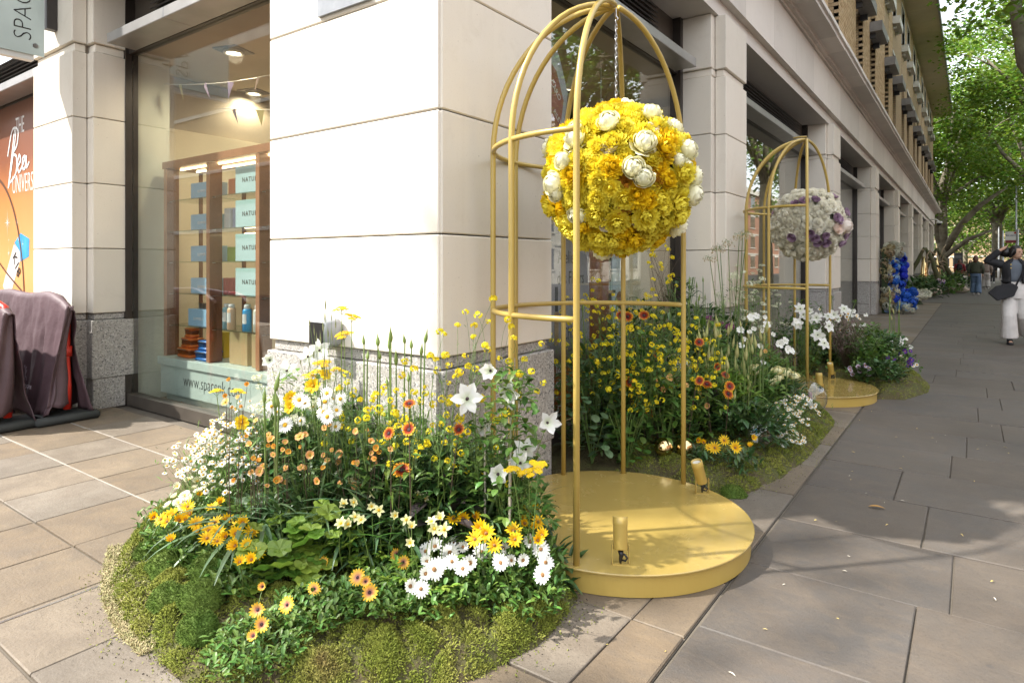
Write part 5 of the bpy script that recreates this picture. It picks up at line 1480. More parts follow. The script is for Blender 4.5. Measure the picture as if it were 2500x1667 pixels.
F['osteoY'] = daisy('flower', radial('golden_petal', (.70, .33, .004), (.87, .60, .012), .006, .03, .3, .1), M['brownc'], 13, .030, .0055, .005, .5, -.55, POINT, cr_=.006, seed=5)
F['osteoR'] = F['osteoY']
F['peach'] = daisy('flower', radial('peach_petal', (.48, .18, .20), (.88, .54, .04), .006, .030, .3, .14, mid=(.84, .46, .13)), M['darkc'], 16, .031, .0052, .006, .25, -.3, cr_=.0065, seed=6)
F['gaill'] = daisy('flower', radial('gaillardia_petal', (.16, .012, .006), (.80, .40, .012), .012, .036, .22, .12, mid=(.36, .05, .008)), M['darkc'], 17, .031, .0050, .007, .2, -.3, NOTCH, cr_=.010, ch=.008, rings=2, seed=7)
F['geum'] = daisy('flower', radial('geum_petal', (.80, .46, .07), (.85, .47, .24), .003, .022, .35, .3), M['greenc'], 6, .019, .0115, .003, .55, -.25, ROUND, cr_=.005, ch=.005, seed=8, cup=.35)
F['geum2'] = daisy('flower', radial('geum_deep_petal', (.70, .30, .05), (.82, .48, .08), .003, .022, .35, .18), M['greenc'], 6, .018, .011, .003, .9, -.2, ROUND, cr_=.005, seed=9, cup=.35)
F['anem'] = daisy('flower', radial('pale_anemone_petal', (.62, .58, .16), (.82, .80, .52), .003, .022, .35, .05), M['yc'], 6, .021, .0072, .002, .45, -.4, POINT, cr_=.0045, ch=.004, seed=10, cup=.25)
F['clem'] = daisy('flower', radial('clematis_petal', (.66, .72, .50), (.80, .80, .76), .004, .03, .3, .04), M['darkc'], 6, .056, .0205, .003, .2, -.35, POINT, cr_=.006, ch=.010, seed=11, cup=.18)
F['daff'] = daisy('flower', radial('daffodil_petal', (.80, .45, .01), (.85, .62, .02), .004, .03, .3, .06), M['yc'], 7, .034, .014, .004, .6, -.7, ROUND, cr_=.009, ch=.012, seed=12, cup=.3)
F['lychnis'] = daisy('flower', W_, None, 5, .020, .0095, .002, .15, -.2, NOTCH, seed=13, cup=.1)
def vary(key, L, W, n, r0, ups, pr, cr_, curl=-.3, **k):
    mp = F[key][0].materials[0]; mc = F[key][1].materials[0] if F[key][1] else None
    F[key] = [F[key]] + [daisy('flower', mp, mc, n + j, L*s, W*w, r0, u, curl, pr, cr_, seed=60 + 7*i + len(key), **k) for i, (j, s, w, u) in enumerate(ups)]
vary('osteoY', .030, .0052, 12, .005, ((0, .95, 1., .85), (1, 1.05, .9, .3), (-1, .9, .8, 1.15)), POINT, .006)
F['osteoR'] = F['osteoY']
vary('peach', .031, .0052, 15, .006, ((0, .95, 1., .6), (1, .9, .9, .95)), STRAP, .0065)
vary('whiteO', .029, .0048, 16, .005, ((0, 1., 1., .45), (-1, .95, 1., .8), (1, 1.05, .9, -.05)), STRAP, .0075)
vary('cream', .026, .0042, 17, .004, ((0, 1., 1., .8), (1, .9, 1., 1.0)), STRAP, .005)
vary('oxeye', .030, .0042, 20, .006, ((0, 1., 1., -.2), (-2, .95, .95, .35)), STRAP, .010)
vary('geum', .018, .0095, 5, .003, ((0, 1., 1., .85), (0, .9, .9, 1.15), (1, 1., .8, .3)), ROUND, .005, cup=.35)
vary('anem', .021, .0068, 6, .002, ((0, 1., 1., .8), (-1, 1., 1., .2)), POINT, .0045, cup=.25)
vary('gaill', .030, .0055, 15, .007, ((0, 1., 1., .45), (1, .9, .9, -.1)), NOTCH, .010)
vary('clem', .054, .0195, 6, .003, ((-1, 1., 1., .5), (0, .95, .9, -.05), (0, .85, .9, .9)), POINT, .006, cup=.18)
vary('cham', .0105, .0027, 12, .003, ((0, 1., 1., -.3), (-2, .9, 1., .5)), STRAP, .0046, across=1, cup=0)
vary('lychnis', .020, .0095, 5, .002, ((0, 1., 1., .5), (0, .9, .9, .8)), NOTCH, .002)
def cluster(nm, m, n, rad, ps, pw, npet=4, flat=.75, seed=0):
    gg = random.Random(seed); b = MB()
    for i in range(n):
        z = gg.uniform(-.35, 1); a = gg.uniform(0, 6.283)
        s = math.sqrt(1 - z*z)
        d = Vector((s*math.cos(a), s*math.sin(a), z))
        qv = zq(d, gg.uniform(0, 6)).to_matrix().to_4x4()
        bb = MB(); ring(bb, npet, .0005, 0, ps, pw, .35, -.4, ROUND, 0, gg, .12, rows=2)
        b.add(bb.v, bb.f, 0, Matrix.Translation((d.x*rad, d.y*rad, d.z*rad*flat)) @ qv)
    return b.mesh(nm, m)
M['mustard'] = pt('mustard_petal', (.88, .77, .04), (.84, .69, .02), .3, orand=.1)
F['must'] = (cluster('flower_cluster', M['mustard'], 16, .0125, .0062, .0030, flat=.9, seed=1), None)
F['must2'] = (cluster('flower_cluster', M['mustard'], 11, .0115, .0062, .0030, flat=.7, seed=2), None)
M['lacew'] = pt('lace_petal', (.78, .79, .66), (.70, .72, .50), .3, orand=.06)
F['lace'] = (cluster('flower_cluster', M['lacew'], 26, .022, .0055, .0032, flat=.35, seed=3), None)
M['blue'] = pt('cornflower_blue', (.015, .06, .50), (.03, .12, .65), .2, orand=.2)
M['sky'] = pt('pale_blue_petal', (.22, .38, .62), (.32, .45, .70), .25, orand=.15)
# yarrow: flat plates of many tiny florets
def yarrow(seed):
    gg = random.Random(seed); b = MB()
    for (cx_, cy_, cz, rr, n) in ((0, 0, 0, .024, 60), (.026, .008, -.006, .017, 34), (-.022, .014, -.008, .017, 34), (.002, -.026, -.008, .018, 36)):
        for i in range(n):
            a = i*2.39996; r_ = rr*math.sqrt((i+.5)/n)
            x, y = cx_ + r_*math.cos(a), cy_ + r_*math.sin(a)
            z = cz + .006*(1-(r_/rr)**2) + gg.uniform(-.0012, .0012)
            dome(b, .0032, .0032, 0, 0, 5, 2); k = len(b.v) - 15
            for j in range(k, len(b.v)): v = b.v[j]; b.v[j] = (v[0]+x, v[1]+y, v[2]+z)
    return b.mesh('flower_head', M['yarrow'], True)
M['yarrow'] = pt('yarrow_yellow', (.80, .56, .01), (.72, .45, .006), .1, orand=.08, vs=400.)
F['yarrow'] = (yarrow(1), None)
def bud(L, Rr, m, nm='flower_bud', tip=.3):
    b = MB(); b.lathe([(.002, 0), (Rr*.75, L*.12), (Rr, L*.3), (Rr*.8, L*.5), (Rr*.38, L*.7), (Rr*.16, L*.88), (.0004, L)], 9)
    return b.mesh(nm, m, True)
M['budg'] = pm('green_bud', (.15, .22, .045), .5, col2=(.20, .27, .07), vs=40.)
F['bud'] = (bud(.06, .0085, M['budg']), None)
F['irisbud'] = (bud(.085, .010, pm('iris_sheath', (.28, .30, .09), .55, col2=(.40, .36, .16), vs=30., orand=.2)), None)
F['smallbud'] = (bud(.014, .005, M['budg']), None)
M['grassh'] = pm('grass_seed_head', (.20, .21, .09), .8, col2=(.12, .14, .06), vs=120.)
F['grass'] = (bud(.055, .0035, M['grassh'], 'seed_head'), None)

def leafat(mb, p, az, el, L, W, bend, pr=POINT, rows=4, cup=.3, mi=0, across=2, roll=0.):
    petal(mb, az, 0, 0, L, W, el, bend, pr, mi, rows=rows, cup=cup, across=across, roll=roll, o=p)
def lobed(mb, p, az, el, size, lobes=5, gg=rng, mi=0):
    """rounded scalloped leaf on its stalk direction"""
    n = 18
    dirv = Vector((math.cos(az)*math.cos(el), math.sin(az)*math.cos(el), math.sin(el)))
    no = Vector((-math.cos(az)*math.sin(el), -math.sin(az)*math.sin(el), math.cos(el)))
    sd_ = dirv.cross(no)
    c = Vector(p) + dirv*size*.5
    vs = [tuple(c - no*size*.10)]
    for i in range(n):
        a = 2*math.pi*i/n
        r_ = size*(.56 + .05*math.cos(a*lobes) + gg.uniform(-.035, .035)) * (1 - .25*max(0, -math.cos(a))**4)
        cup = size*(.06 + .05*math.sin(a*lobes))
        vs.append(tuple(c + dirv*r_*math.cos(a) + sd_*r_*math.sin(a) + no*cup))
    vs2 = [tuple((Vector(v) + c)*.5 - no*size*.02) for v in vs[1:]]
    k = len(vs); vs += vs2
    fs = []
    for i in range(n):
        j = (i+1) % n
        fs += [(0, k+i, k+j), (k+i, 1+i, 1+j, k+j)]
    mb.add(vs, fs, mi)
class Plant:
    def __init__(s, name, label, cat, x, y, z, group=None):
        s.b = Vector((x, y, z)); s.t = thing(name, label, cat, (x, y, z), 0, group); s.S = MB(); s.L = MB(); s.g = random.Random(int(abs(x*9173 + y*5501))); s.nf = 0
    def stem(s, p1, r=.0022, bow=.05, p0=None, n=5, nseg=6):
        p1 = Vector(p1) - s.b
        p0 = Vector((s.g.uniform(-.02, .02), s.g.uniform(-.02, .02), 0)) if p0 is None else Vector(p0) - s.b
        m_ = p0.lerp(p1, .5); m_.x = p0.x*.62 + p1.x*.38 + s.g.uniform(-bow, bow); m_.y = p0.y*.62 + p1.y*.38 + s.g.uniform(-bow, bow)
        pts = []
        for i in range(nseg+1):
            t = i/nseg; pts.append(p0*(1-t)**2 + m_*2*t*(1-t) + p1*t*t)
        s.S.tube(pts, [r*(1.25 - .5*i/nseg) for i in range(nseg+1)], n, cap=False)
        return pts
    def flower(s, F_, p, n, sc_=1., nm='flower'):
        p = Vector(p) - s.b
        if isinstance(F_, list): F_ = s.g.choice(F_)
        o = put(nm, F_[0], s.t, p, zq(n, s.g.uniform(0, 6.28)), (sc_*s.g.uniform(.88, 1.08), sc_*s.g.uniform(.88, 1.08), sc_*s.g.uniform(.8, 1.2)))
        if F_[1] is not None: put('flower_centre', F_[1], o)
        s.nf += 1
        return o
    def done(s, sm='stem', lm='leaf'):
        if s.S.f: tag(s.S.build('stems', M[sm], s.t, True), kind='stuff')
        if s.L.f: tag(s.L.build('foliage', M[lm], s.t), kind='stuff')
        return s.t
def face(gg, up=.6, cam_=.55, j=.35):
    return (UPv*up + T0v*cam_ + Vector((gg.uniform(-j, j), gg.uniform(-j, j), gg.uniform(-j*.4, j*.4)))).normalized()
def split(pts, k):
    """group points into k neighbouring clumps"""
    pts = sorted(pts, key=lambda p: p[0]*.8 + p[1]*.58)
    n = len(pts); return [pts[i*n//k:(i+1)*n//k] for i in range(k)]
def mat_leaves(P, n, rad, h, L, W, pr=ROUND, el=(.2, 1.2), bend=-.6, cup=.3, rows=3):
    gg = P.g
    for i in range(n):
        a = gg.uniform(0, 6.283); r_ = rad*math.sqrt(gg.random())
        z = gg.uniform(0, h)*(1 - .5*(r_/rad)**2)
        leafat(P.L, (r_*math.cos(a), r_*math.sin(a), z), gg.uniform(0, 6.283), gg.uniform(*el), L*gg.uniform(.6, 1.2), W*gg.uniform(.7, 1.2), bend*gg.uniform(.4, 1.3), pr, rows=rows, cup=cup)
def clumps(key, k, F_, name, label, cat, group, hf, sc_=(.72, 1.12), up=.6, cam_=.55, leaf=None, sm='stem', lm='leaf', r=.002, pull=.5, nm='flower', labs=None, back=0., lift=0.):
    out = []
    for i, grp in enumerate(split(H[key], k)):
        grp = [(p[0], p[1], p[2] + lift) for p in grp]
        mx = sum(p[0] for p in grp)/len(grp); my = sum(p[1] for p in grp)/len(grp)
        mx, my = mx - .0*back + T0v.x*-back, my + T0v.y*-back
        P = Plant(name, labs[i] if labs else label, cat, mx, my, max(0, hf(mx, my)) - .01, group if k > 1 else None)
        for p in grp:
            b0 = (mx + (p[0]-mx)*pull + P.g.uniform(-.015, .015), my + (p[1]-my)*pull + P.g.uniform(-.015, .015), P.b.z)
            n_ = face(P.g, up, cam_)
            P.stem(Vector(p) - n_*.003, r, .03, p0=b0)
            P.flower(F_, p, n_, P.g.uniform(*sc_), nm)
        if leaf: leaf(P, grp)
        P.done(sm, lm); out.append(P)
    return out
def L_mat(L, W, n, h=.12, rad=None, pr=ROUND, el=(.2, 1.2)):
    def f(P, grp):
        r_ = rad or max(.07, max(math.hypot(p[0]-P.b.x, p[1]-P.b.y) for p in grp) + .02)
        hh = min(h, max(.03, sum(p[2] for p in grp)/len(grp) - P.b.z - L*.7))
        mat_leaves(P, n, r_, hh, L, W, pr, el)
    return f
def L_stemleaf(L, W, n):
    def f(P, grp):
        for p in grp:
            for k in range(n):
                t = P.g.uniform(.15, .8)
                q_ = (Vector(p) - P.b)*t
                leafat(P.L, tuple(q_), P.g.uniform(0, 6.28), P.g.uniform(.1, .9), L*P.g.uniform(.6, 1.2), W, -.5, POINT, rows=3)
    return f
# ---- corner bed, front rows
clumps('osteoY', 4, F['osteoY'], 'african_daisy', None, 'flowers', 'golden African daisies on the moss end', hf1, sc_=(.95, 1.32), lift=.03, labs=['golden African daisies beside the cream double daisies', 'golden African daisies over the dark moss cushions', 'golden African daisies in the middle of the moss end', 'golden African daisies touching the scalloped leaves'], leaf=L_mat(.045, .009, 380, .13, .145), cam_=.5, up=.7, back=.03)
clumps('cream', 2, F['cream'], 'cream_daisy', 'cream white double daisies above the golden African daisies', 'flowers', 'cream double daisies', hf1, sc_=(.9, 1.25), lift=.03, leaf=L_mat(.035, .007, 220, .15), up=.8, cam_=.3)
clumps('peach', 3, F['peach'], 'peach_daisy', None, 'flowers', 'peach African daisies', hf1, sc_=(.62, 1.0), lift=.02, labs=['peach and mauve African daisies spilling onto the moss', 'peach and mauve African daisies beside the scalloped leaves', 'peach and mauve African daisies beside the white daisies'], leaf=L_mat(.032, .0065, 800, .15, .175), cam_=.9, up=.35)
clumps('whiteO', 3, F['whiteO'], 'white_daisy', None, 'flowers', 'white African daisies', hf1, sc_=(.9, 1.25), lift=.035, labs=['white brown-eyed African daisies below the pale anemones', 'white brown-eyed African daisies below the golden ones', 'white brown-eyed African daisies beside the gold disc'], leaf=L_mat(.038, .008, 420, .15, .17), cam_=.8, up=.5)
clumps('osteoR', 3, F['osteoY'], 'african_daisy', None, 'flowers', 'golden African daisies by the moss mound', hf1, sc_=(.95, 1.3), lift=.05, labs=['golden African daisies beside the pale anemones', 'golden African daisies in front of the tall moss mound', 'golden African daisies leaning on the gold disc'], leaf=L_mat(.042, .008, 300, .2, .14), cam_=.7, up=.55)
def anem_leaf(P, grp):
    gg = P.g
    for i in range(95):
        a = gg.uniform(0, 6.283); r_ = .17*math.sqrt(gg.random()); z = gg.uniform(.01, .15)*(1-.3*(r_/.17)**2)
        c = (r_*math.cos(a), r_*math.sin(a), z)
        for k in range(5):
            leafat(P.L, c, a + (k-2)*.5 + gg.uniform(-.1, .1), gg.uniform(.1, .7), .05*gg.uniform(.7, 1.2), .0085, -.7, (.25, .7, 1., .8, .1), rows=3)
clumps('anemone', 3, F['anem'], 'pale_anemone', None, 'flowers', 'pale yellow anemones', hf1, sc_=(1., 1.35), lift=.04, labs=['pale yellow anemones beside the scalloped leaves', 'pale yellow anemones between two leafy clumps', 'pale yellow anemones beside the golden African daisies'], leaf=anem_leaf, lm='leaf_lime', cam_=.6, up=.5)
# lush rounded leaves
for i, (x, y, h, s_, lab) in enumerate(((-.17, -.78, .27, .10, 'scalloped fresh green leaves behind the peach daisies'), (-.06, -.68, .30, .09, 'scalloped fresh green leaves beside the anemones'), (-.28, -.72, .22, .085, 'scalloped fresh green leaves beside the golden African daisies'))):
    P = Plant('leafy_geum', lab, 'plant', x, y, hf1(x, y) - .01, 'scalloped leaf clumps')
    for k in range(62):
        a = P.g.uniform(0, 6.28); r_ = .15*math.sqrt(P.g.random()); z = h*P.g.uniform(.25, 1.)*(1-.5*(r_/.15)**2)
        c = (r_*math.cos(a), r_*math.sin(a), z)
        P.S.tube([(0, 0, 0), (c[0]*.5, c[1]*.5, z*.7), c], .0018, 4, cap=False)
        lobed(P.L, c, a + P.g.uniform(-.6, .6), P.g.uniform(-.5, .7), s_*P.g.uniform(.6, 1.1), 6, P.g)
    P.done('stem', 'leaf_lime')
# strap leaved clumps
def strap(x, y, n, L, W, label, grp, lean=(0, 0), lm='leaf_blue', hf=hf1, el=(.7, 1.45), bend=(-2.1, -1.2)):
    P = Plant('strap_leaf_plant', label, 'plant', x, y, hf(x, y) - .01, grp)
    for k in range(n):
        a = P.g.uniform(0, 6.28)
        leafat(P.L, (P.g.uniform(-.03, .03), P.g.uniform(-.03, .03), 0), a, P.g.uniform(*el), L*P.g.uniform(.7, 1.15), W*P.g.uniform(.7, 1.15), P.g.uniform(*bend), (.7, 1., 1., .8, .05), rows=9, cup=.25)
    P.done('stem', lm)
strap(-.50, -.68, 44, .50, .011, 'arching narrow strap leaves beside the small chamomile daisies', None, el=(.75, 1.3), bend=(-2.3, -1.5))
strap(-.05, -.50, 26, .44, .012, 'arching strap leaves under the allium buds', 'strap leaves under the alliums')
strap(.14, -.40, 22, .40, .012, 'arching strap leaves under the allium buds', 'strap leaves under the alliums')
strap(-.30, -.42, 26, .50, .007, 'tall grassy tuft below the timothy heads', None, lm='leaf', el=(1.0, 1.5), bend=(-1., -.3))
# ---- corner bed, tall flowers
clumps('oxeye', 1, F['oxeye'], 'oxeye_daisy', 'large white ox-eye daisies with yellow centres', 'flowers', None, hf1, leaf=L_stemleaf(.06, .006, 4), cam_=.9, up=.45, pull=.4)
clumps('gaillardia', 2, F['gaill'], 'gaillardia', 'orange rimmed dark red blanket flowers in the corner bed', 'flowers', 'blanket flowers in the corner bed', hf1, leaf=L_stemleaf(.08, .010, 5), cam_=.75, up=.55, sm='stem_dark', lm='leaf_dark', pull=.6, r=.0026)
def geum_leaf(P, grp):
    for k in range(26):
        a = P.g.uniform(0, 6.28); r_ = .13*math.sqrt(P.g.random())
        lobed(P.L, (r_*math.cos(a), r_*math.sin(a), P.g.uniform(.02, .18)), a, P.g.uniform(-.2, .8), .06*P.g.uniform(.6, 1.2), 5, P.g)
    for p in grp:
        for k in range(3):
            t = P.g.uniform(.4, .95); leafat(P.L, tuple((Vector(p)-P.b)*t), P.g.uniform(0, 6.28), P.g.uniform(.2, 1.), .022, .004, -.5, POINT, rows=3)
clumps('geum', 5, F['geum'] + [F['geum2']], 'geum', None, 'flowers', 'peach avens in the corner bed', hf1, labs=['peach avens before the pale counter front', 'peach avens above the small chamomile', 'peach avens below the ox-eye daisies', 'peach avens below the timothy heads', 'peach avens beside the blanket flowers'], sc_=(.65, 1.1), leaf=geum_leaf, sm='stem_dark', lm='leaf_dark', cam_=.7, up=.45, pull=.35, r=.0014)
clumps('daffodil', 2, F['daff'], 'yellow_poppy', 'ruffled bright yellow flowers among the white daisies', 'flowers', 'ruffled yellow flowers', hf1, leaf=L_stemleaf(.08, .006, 3), cam_=.9, up=.3, pull=.4)
def yar(key, label, group=None):
    P = None
    grp = H[key]; mx = sum(p[0] for p in grp)/len(grp); my = sum(p[1] for p in grp)/len(grp)
    P = Plant('yellow_yarrow', label, 'flowers', mx, my, max(0, hf1(mx, my)), group)
    for p in grp:
        n_ = (UPv + Vector((P.g.uniform(-.25, .25), P.g.uniform(-.25, .25), 0)) + T0v*.15).normalized()
        pts = P.stem(Vector(p) - n_*.03, .0026, .03)
        for (dx, dy) in ((0, 0), (.026, .008), (-.022, .014), (.002, -.026)):
            P.S.tube([Vector(p)-P.b - n_*.03, Vector(p)-P.b + Vector((dx, dy, -.004))], .0013, 4, cap=False)
        P.flower(F['yarrow'], p, n_, P.g.uniform(.95, 1.2), 'flower_head')
        for k in range(26):
            t = P.g.uniform(.1, .8); qv = (Vector(p)-P.b)*t
            a = P.g.uniform(0, 6.28)
            for j in range(5):
                leafat(P.L, (qv.x + .012*j*math.cos(a), qv.y + .012*j*math.sin(a), qv.z + .008*j), a + (1.2 if j % 2 else -1.2), .3, .018, .0022, -.3, POINT, rows=2, across=1)
    P.done('stem', 'leaf')
yar('yarrowA', 'tall yellow yarrow in front of the grey wall light')
yar('yarrowB', 'yellow yarrow leaning over the gold disc')
yar('yarrowC', 'yellow yarrow before the pale counter front')
yar('yarrowD', 'yellow yarrow above the ox-eye daisies')
# mustard
def mustard(pts, x, y, label, group, hf, Fk=('must', 'must2'), sm='stem', side=2, leaf=40):
    P = Plant('mustard_plant', label, 'flowers', x, y, max(0, hf(x, y)), group)
    # a few main stems that fork towards the heads
    mains = []
    for k in range(max(2, len(pts)//7)):
        c = P.g.choice(pts); top = Vector(c)*.62 + Vector((x, y, P.b.z + .2))*.38
        P.stem(top, .0028, .05); mains.append(top)
    for p in pts:
        m_ = min(mains, key=lambda t: (Vector(p)-t).length)
        P.stem(p, .0011, .13, p0=m_, n=4, nseg=6)
        P.flower(F[P.g.choice(Fk)], p, face(P.g, .8, .4), P.g.uniform(.85, 1.35), 'flower_cluster')
        for k in range(side):
            t = P.g.uniform(.3, .9); qv = m_.lerp(Vector(p), t) - P.b
            leafat(P.L, tuple(qv), P.g.uniform(0, 6.28), P.g.uniform(.2, 1.), .022, .0022, -.4, POINT, rows=2, across=1)
    for k in range(leaf):
        t = P.g.uniform(0, .9); qv = (P.g.choice(mains) - P.b)*t
        leafat(P.L, (qv.x + P.g.uniform(-.03, .03), qv.y + P.g.uniform(-.03, .03), qv.z), P.g.uniform(0, 6.28), P.g.uniform(0, .9), .085*P.g.uniform(.5, 1.2), .014, -.9, POINT, rows=4)
    P.done(sm, 'leaf')
for i, grp in enumerate(split(H['mustard'], 6)):
    mx = sum(p[0] for p in grp)/len(grp); my = sum(p[1] for p in grp)/len(grp)
    if mx < .05: my = min(my, -.16)
    mustard(grp, mx, my, ['airy mustard sprays beside the ox-eye daisies', 'airy mustard sprays among the first allium buds', 'airy mustard sprays among the blanket flowers', 'airy mustard sprays straight in front of the wall corner', 'airy mustard sprays behind the clematis', 'airy mustard sprays touching the cage poles'][i], 'mustard sprays at the wall corner', hf1)
# more sprays woven through the middle of the bed
gm = random.Random(91)
for i, (x, y, n, z0, z1, su, sv, lab) in enumerate(((-.16, -.36, 24, .50, .86, .20, .10, 'low mustard sprays woven through the alliums'), (.16, -.34, 26, .50, .84, .20, .10, 'low mustard sprays woven round the blanket flowers'), (.44, -.22, 22, .45, .86, .16, .10, 'low mustard sprays woven through the clematis'))):
    pts = [tuple(Vector((x, y, 0)) + R0v*gm.uniform(-su, su) - T0v*gm.uniform(-sv, sv) + UPv*gm.uniform(z0, z1)) for k in range(n)]
    mustard(pts, x, y, lab, 'mustard sprays at the wall corner', hf1, leaf=90, side=4)
H['geum3'] = [tuple(Vector((-.28, -.60, 0)) + R0v*gm.uniform(-.34, .34) - T0v*gm.uniform(-.12, .12) + UPv*gm.uniform(.34, .66)) for k in range(26)]
clumps('geum3', 3, F['geum'] + [F['geum2']], 'geum', 'small peach avens low among the arching blades', 'flowers', 'low peach avens', hf1, sc_=(.55, .95), leaf=geum_leaf, sm='stem_dark', lm='leaf', cam_=.7, up=.45, pull=.45, r=.0013)
H['oxeye2'] = [tuple(Vector((-.50, -.42, 0)) + R0v*gm.uniform(-.18, .18) - T0v*gm.uniform(-.08, .08) + UPv*gm.uniform(.52, .74)) for k in range(9)]
clumps('oxeye2', 1, F['oxeye'], 'oxeye_daisy', 'smaller ox-eye daisies half hidden beside the lace flowers', 'flowers', None, hf1, sc_=(.7, .95), leaf=L_stemleaf(.06, .006, 4), cam_=.9, up=.45, pull=.4)
# allium buds
def stalks(key, label, hf, group=None, Fk='bud', k=2, r=.0042, n=7, up=1., sc_=(.85, 1.25)):
    for i, grp in enumerate(split(H[key], k)):
        mx = sum(p[0] for p in grp)/len(grp); my = sum(p[1] for p in grp)/len(grp)
        P = Plant('allium_stalk' if Fk == 'bud' else 'iris_stalk', label, 'flowers', mx, my, max(0, hf(mx, my)), group)
        for p in grp:
            pts = P.stem(p, r, .02, p0=(p[0]*.85 + mx*.15, p[1]*.85 + my*.15, P.b.z), n=n)
            P.flower(F[Fk], Vector(p) - UPv*.004, UPv + Vector((P.g.uniform(-.18, .18), P.g.uniform(-.18, .18), 0)), P.g.uniform(*sc_), 'flower_bud')
        P.done('stem', 'leaf')
stalks('allium', 'tall green allium buds on bare stalks before the speckled granite', hf1, 'allium buds at the corner', k=2)
stalks('alliumL', 'thick green allium buds among the white daisies', hf1, None, k=1, r=.006, sc_=(1.2, 1.5))
# timothy grass
grp = H['timothy']; P = Plant('timothy_grass', 'timothy grass seed heads before the grey wall light', 'grass', -.30, -.43, hf1(-.30, -.43))
for p in grp:
    b0 = Vector((-.25 + P.g.uniform(-.05, .05), -.45 + P.g.uniform(-.04, .04), P.b.z)); d = (Vector(p) - b0).normalized()
    P.stem(p, .0012, .02, p0=b0, n=4); P.flower(F['grass'], Vector(p) - d*.02, d, P.g.uniform(.8, 1.3), 'seed_head')
for k in range(16):
    p = Vector((-.25 + P.g.uniform(-.18, .1), -.45 + P.g.uniform(-.12, .05), P.g.uniform(.75, 1.0))); b0 = Vector((-.25, -.45, P.b.z)); d = (p-b0).normalized()
    P.stem(p, .0012, .03, p0=b0, n=4); P.flower(F['grass'], p, d, P.g.uniform(.7, 1.1), 'seed_head')
P.done('stem', 'leaf')
# clematis on canes
def clem(key, label, x, y, hf, canes, nleaf=230, spread=.20, ztop=.95, k=1, group=None):
    P = Plant('clematis', label, 'flowers', x, y, max(0, hf(x, y)), group)
    for p in H[key]:
        P.stem(p, .0018, .06); P.flower(F['clem'], p, face(P.g, .22, 1.0, .42), P.g.uniform(1.05, 1.35))
    for i in range(nleaf):
        a = P.g.uniform(0, 6.28); r_ = spread*math.sqrt(P.g.random()); z = P.g.uniform(.12, 1.)*(ztop - P.b.z)
        r_ *= 1 - .5*z/(ztop)
        leafat(P.L, (r_*math.cos(a), r_*math.sin(a), z), P.g.uniform(0, 6.28), P.g.uniform(-.5, .5), .052*P.g.uniform(.6, 1.3), .015, -.7, POINT, rows=4)
    for i in range(12):
        a = P.g.uniform(0, 6.28); P.stem(P.b + Vector((.1*math.cos(a), .1*math.sin(a), (ztop-P.b.z)*P.g.uniform(.6, 1.05))), .0016, .08)
    for (dx, dy, h) in canes:
        MB().tube([(dx, dy, 0), (dx, dy, h)], .005, 6).build('cane', pm('pale_cane', (.62, .56, .44), .7), P.t)
    P.done('stem', 'leaf')
clem('clem', 'white star clematis climbing pale canes beside the cage', .52, -.14, hf1, ((-.08, -.06, .62), (.0, .02, .66), (.06, -.07, .5)), 460, .24)
clem('clemL', 'white star clematis against the foot of the white wall', -.80, -.24, hf1, (), 170, .22, .85)
# lace flowers
P = Plant('lace_flower', 'white lace flower umbels between the window and the wall light', 'flowers', -.66, -.36, hf1(-.66, -.36))
for i in range(46):
    a = P.g.uniform(0, 6.28); r_ = .30*math.sqrt(P.g.random())
    p = P.b + Vector((r_*math.cos(a)*1.0, r_*math.sin(a)*.6, P.g.uniform(.50, .80) - P.b.z*.5))
    P.stem(p, .0012, .04, n=4); P.flower(F['lace'], p, face(P.g, .9, .3), P.g.uniform(.7, 1.2), 'flower_head')
for i in range(200):
    a = P.g.uniform(0, 6.28); r_ = .26*math.sqrt(P.g.random())
    leafat(P.L, (r_*math.cos(a), r_*math.sin(a)*.6, P.g.uniform(.05, .55)), P.g.uniform(0, 6.28), P.g.uniform(0, 1), .04, .004, -.5, POINT, rows=2, across=1)
P.done('stem', 'leaf_lime')
# chamomile
def chamomile(x, y, n, su, sv, z0, z1, label, group, hf, seed):
    P = Plant('chamomile', label, 'flowers', x, y, max(0, hf(x, y)), group); gg = random.Random(seed)
    for i in range(n):
        while True:
            u, v = gg.uniform(-1, 1), gg.uniform(-1, 1)
            if u*u + v*v < 1: break
        top = z0 + (z1-z0)*math.sqrt(max(0, 1 - .75*(u*u+v*v)))
        z = top - gg.random()**2*(top-z0)*.6
        p = P.b + R0v*u*su - T0v*v*sv; p.z = z
        P.stem(p, .0009, .04, n=3, nseg=4); P.flower(F['cham'], p, face(gg, .8, .5, .55), gg.uniform(1.0, 1.45))
    for i in range(n*7):
        u, v = gg.gauss(0, .45), gg.gauss(0, .45); p = R0v*u*su - T0v*v*sv
        leafat(P.L, (p.x, p.y, gg.uniform(.0, (z0 + z1)*.45)), gg.uniform(0, 6.28), gg.uniform(.1, 1.2), .045*gg.uniform(.5, 1.2), .0028, -.5, POINT, rows=3, across=1)
    P.done('stem', 'leaf')
for i, (x, y, n, su, sv, z0, z1) in enumerate(((-1.14, -.60, 70, .20, .16, .22, .52), (-.94, -.60, 76, .20, .16, .26, .60), (-1.02, -.42, 66, .26, .15, .30, .66), (-.78, -.66, 56, .18, .12, .22, .48))):
    chamomile(x, y, n, su, sv, z0, z1, ['small white chamomile at the tip of the bed by the bare paving', 'small white chamomile beside the cream double daisies', 'small white chamomile before the shop window kick plate', 'small white chamomile below the peach avens'][i], 'chamomile in the corner bed', hf1, i)
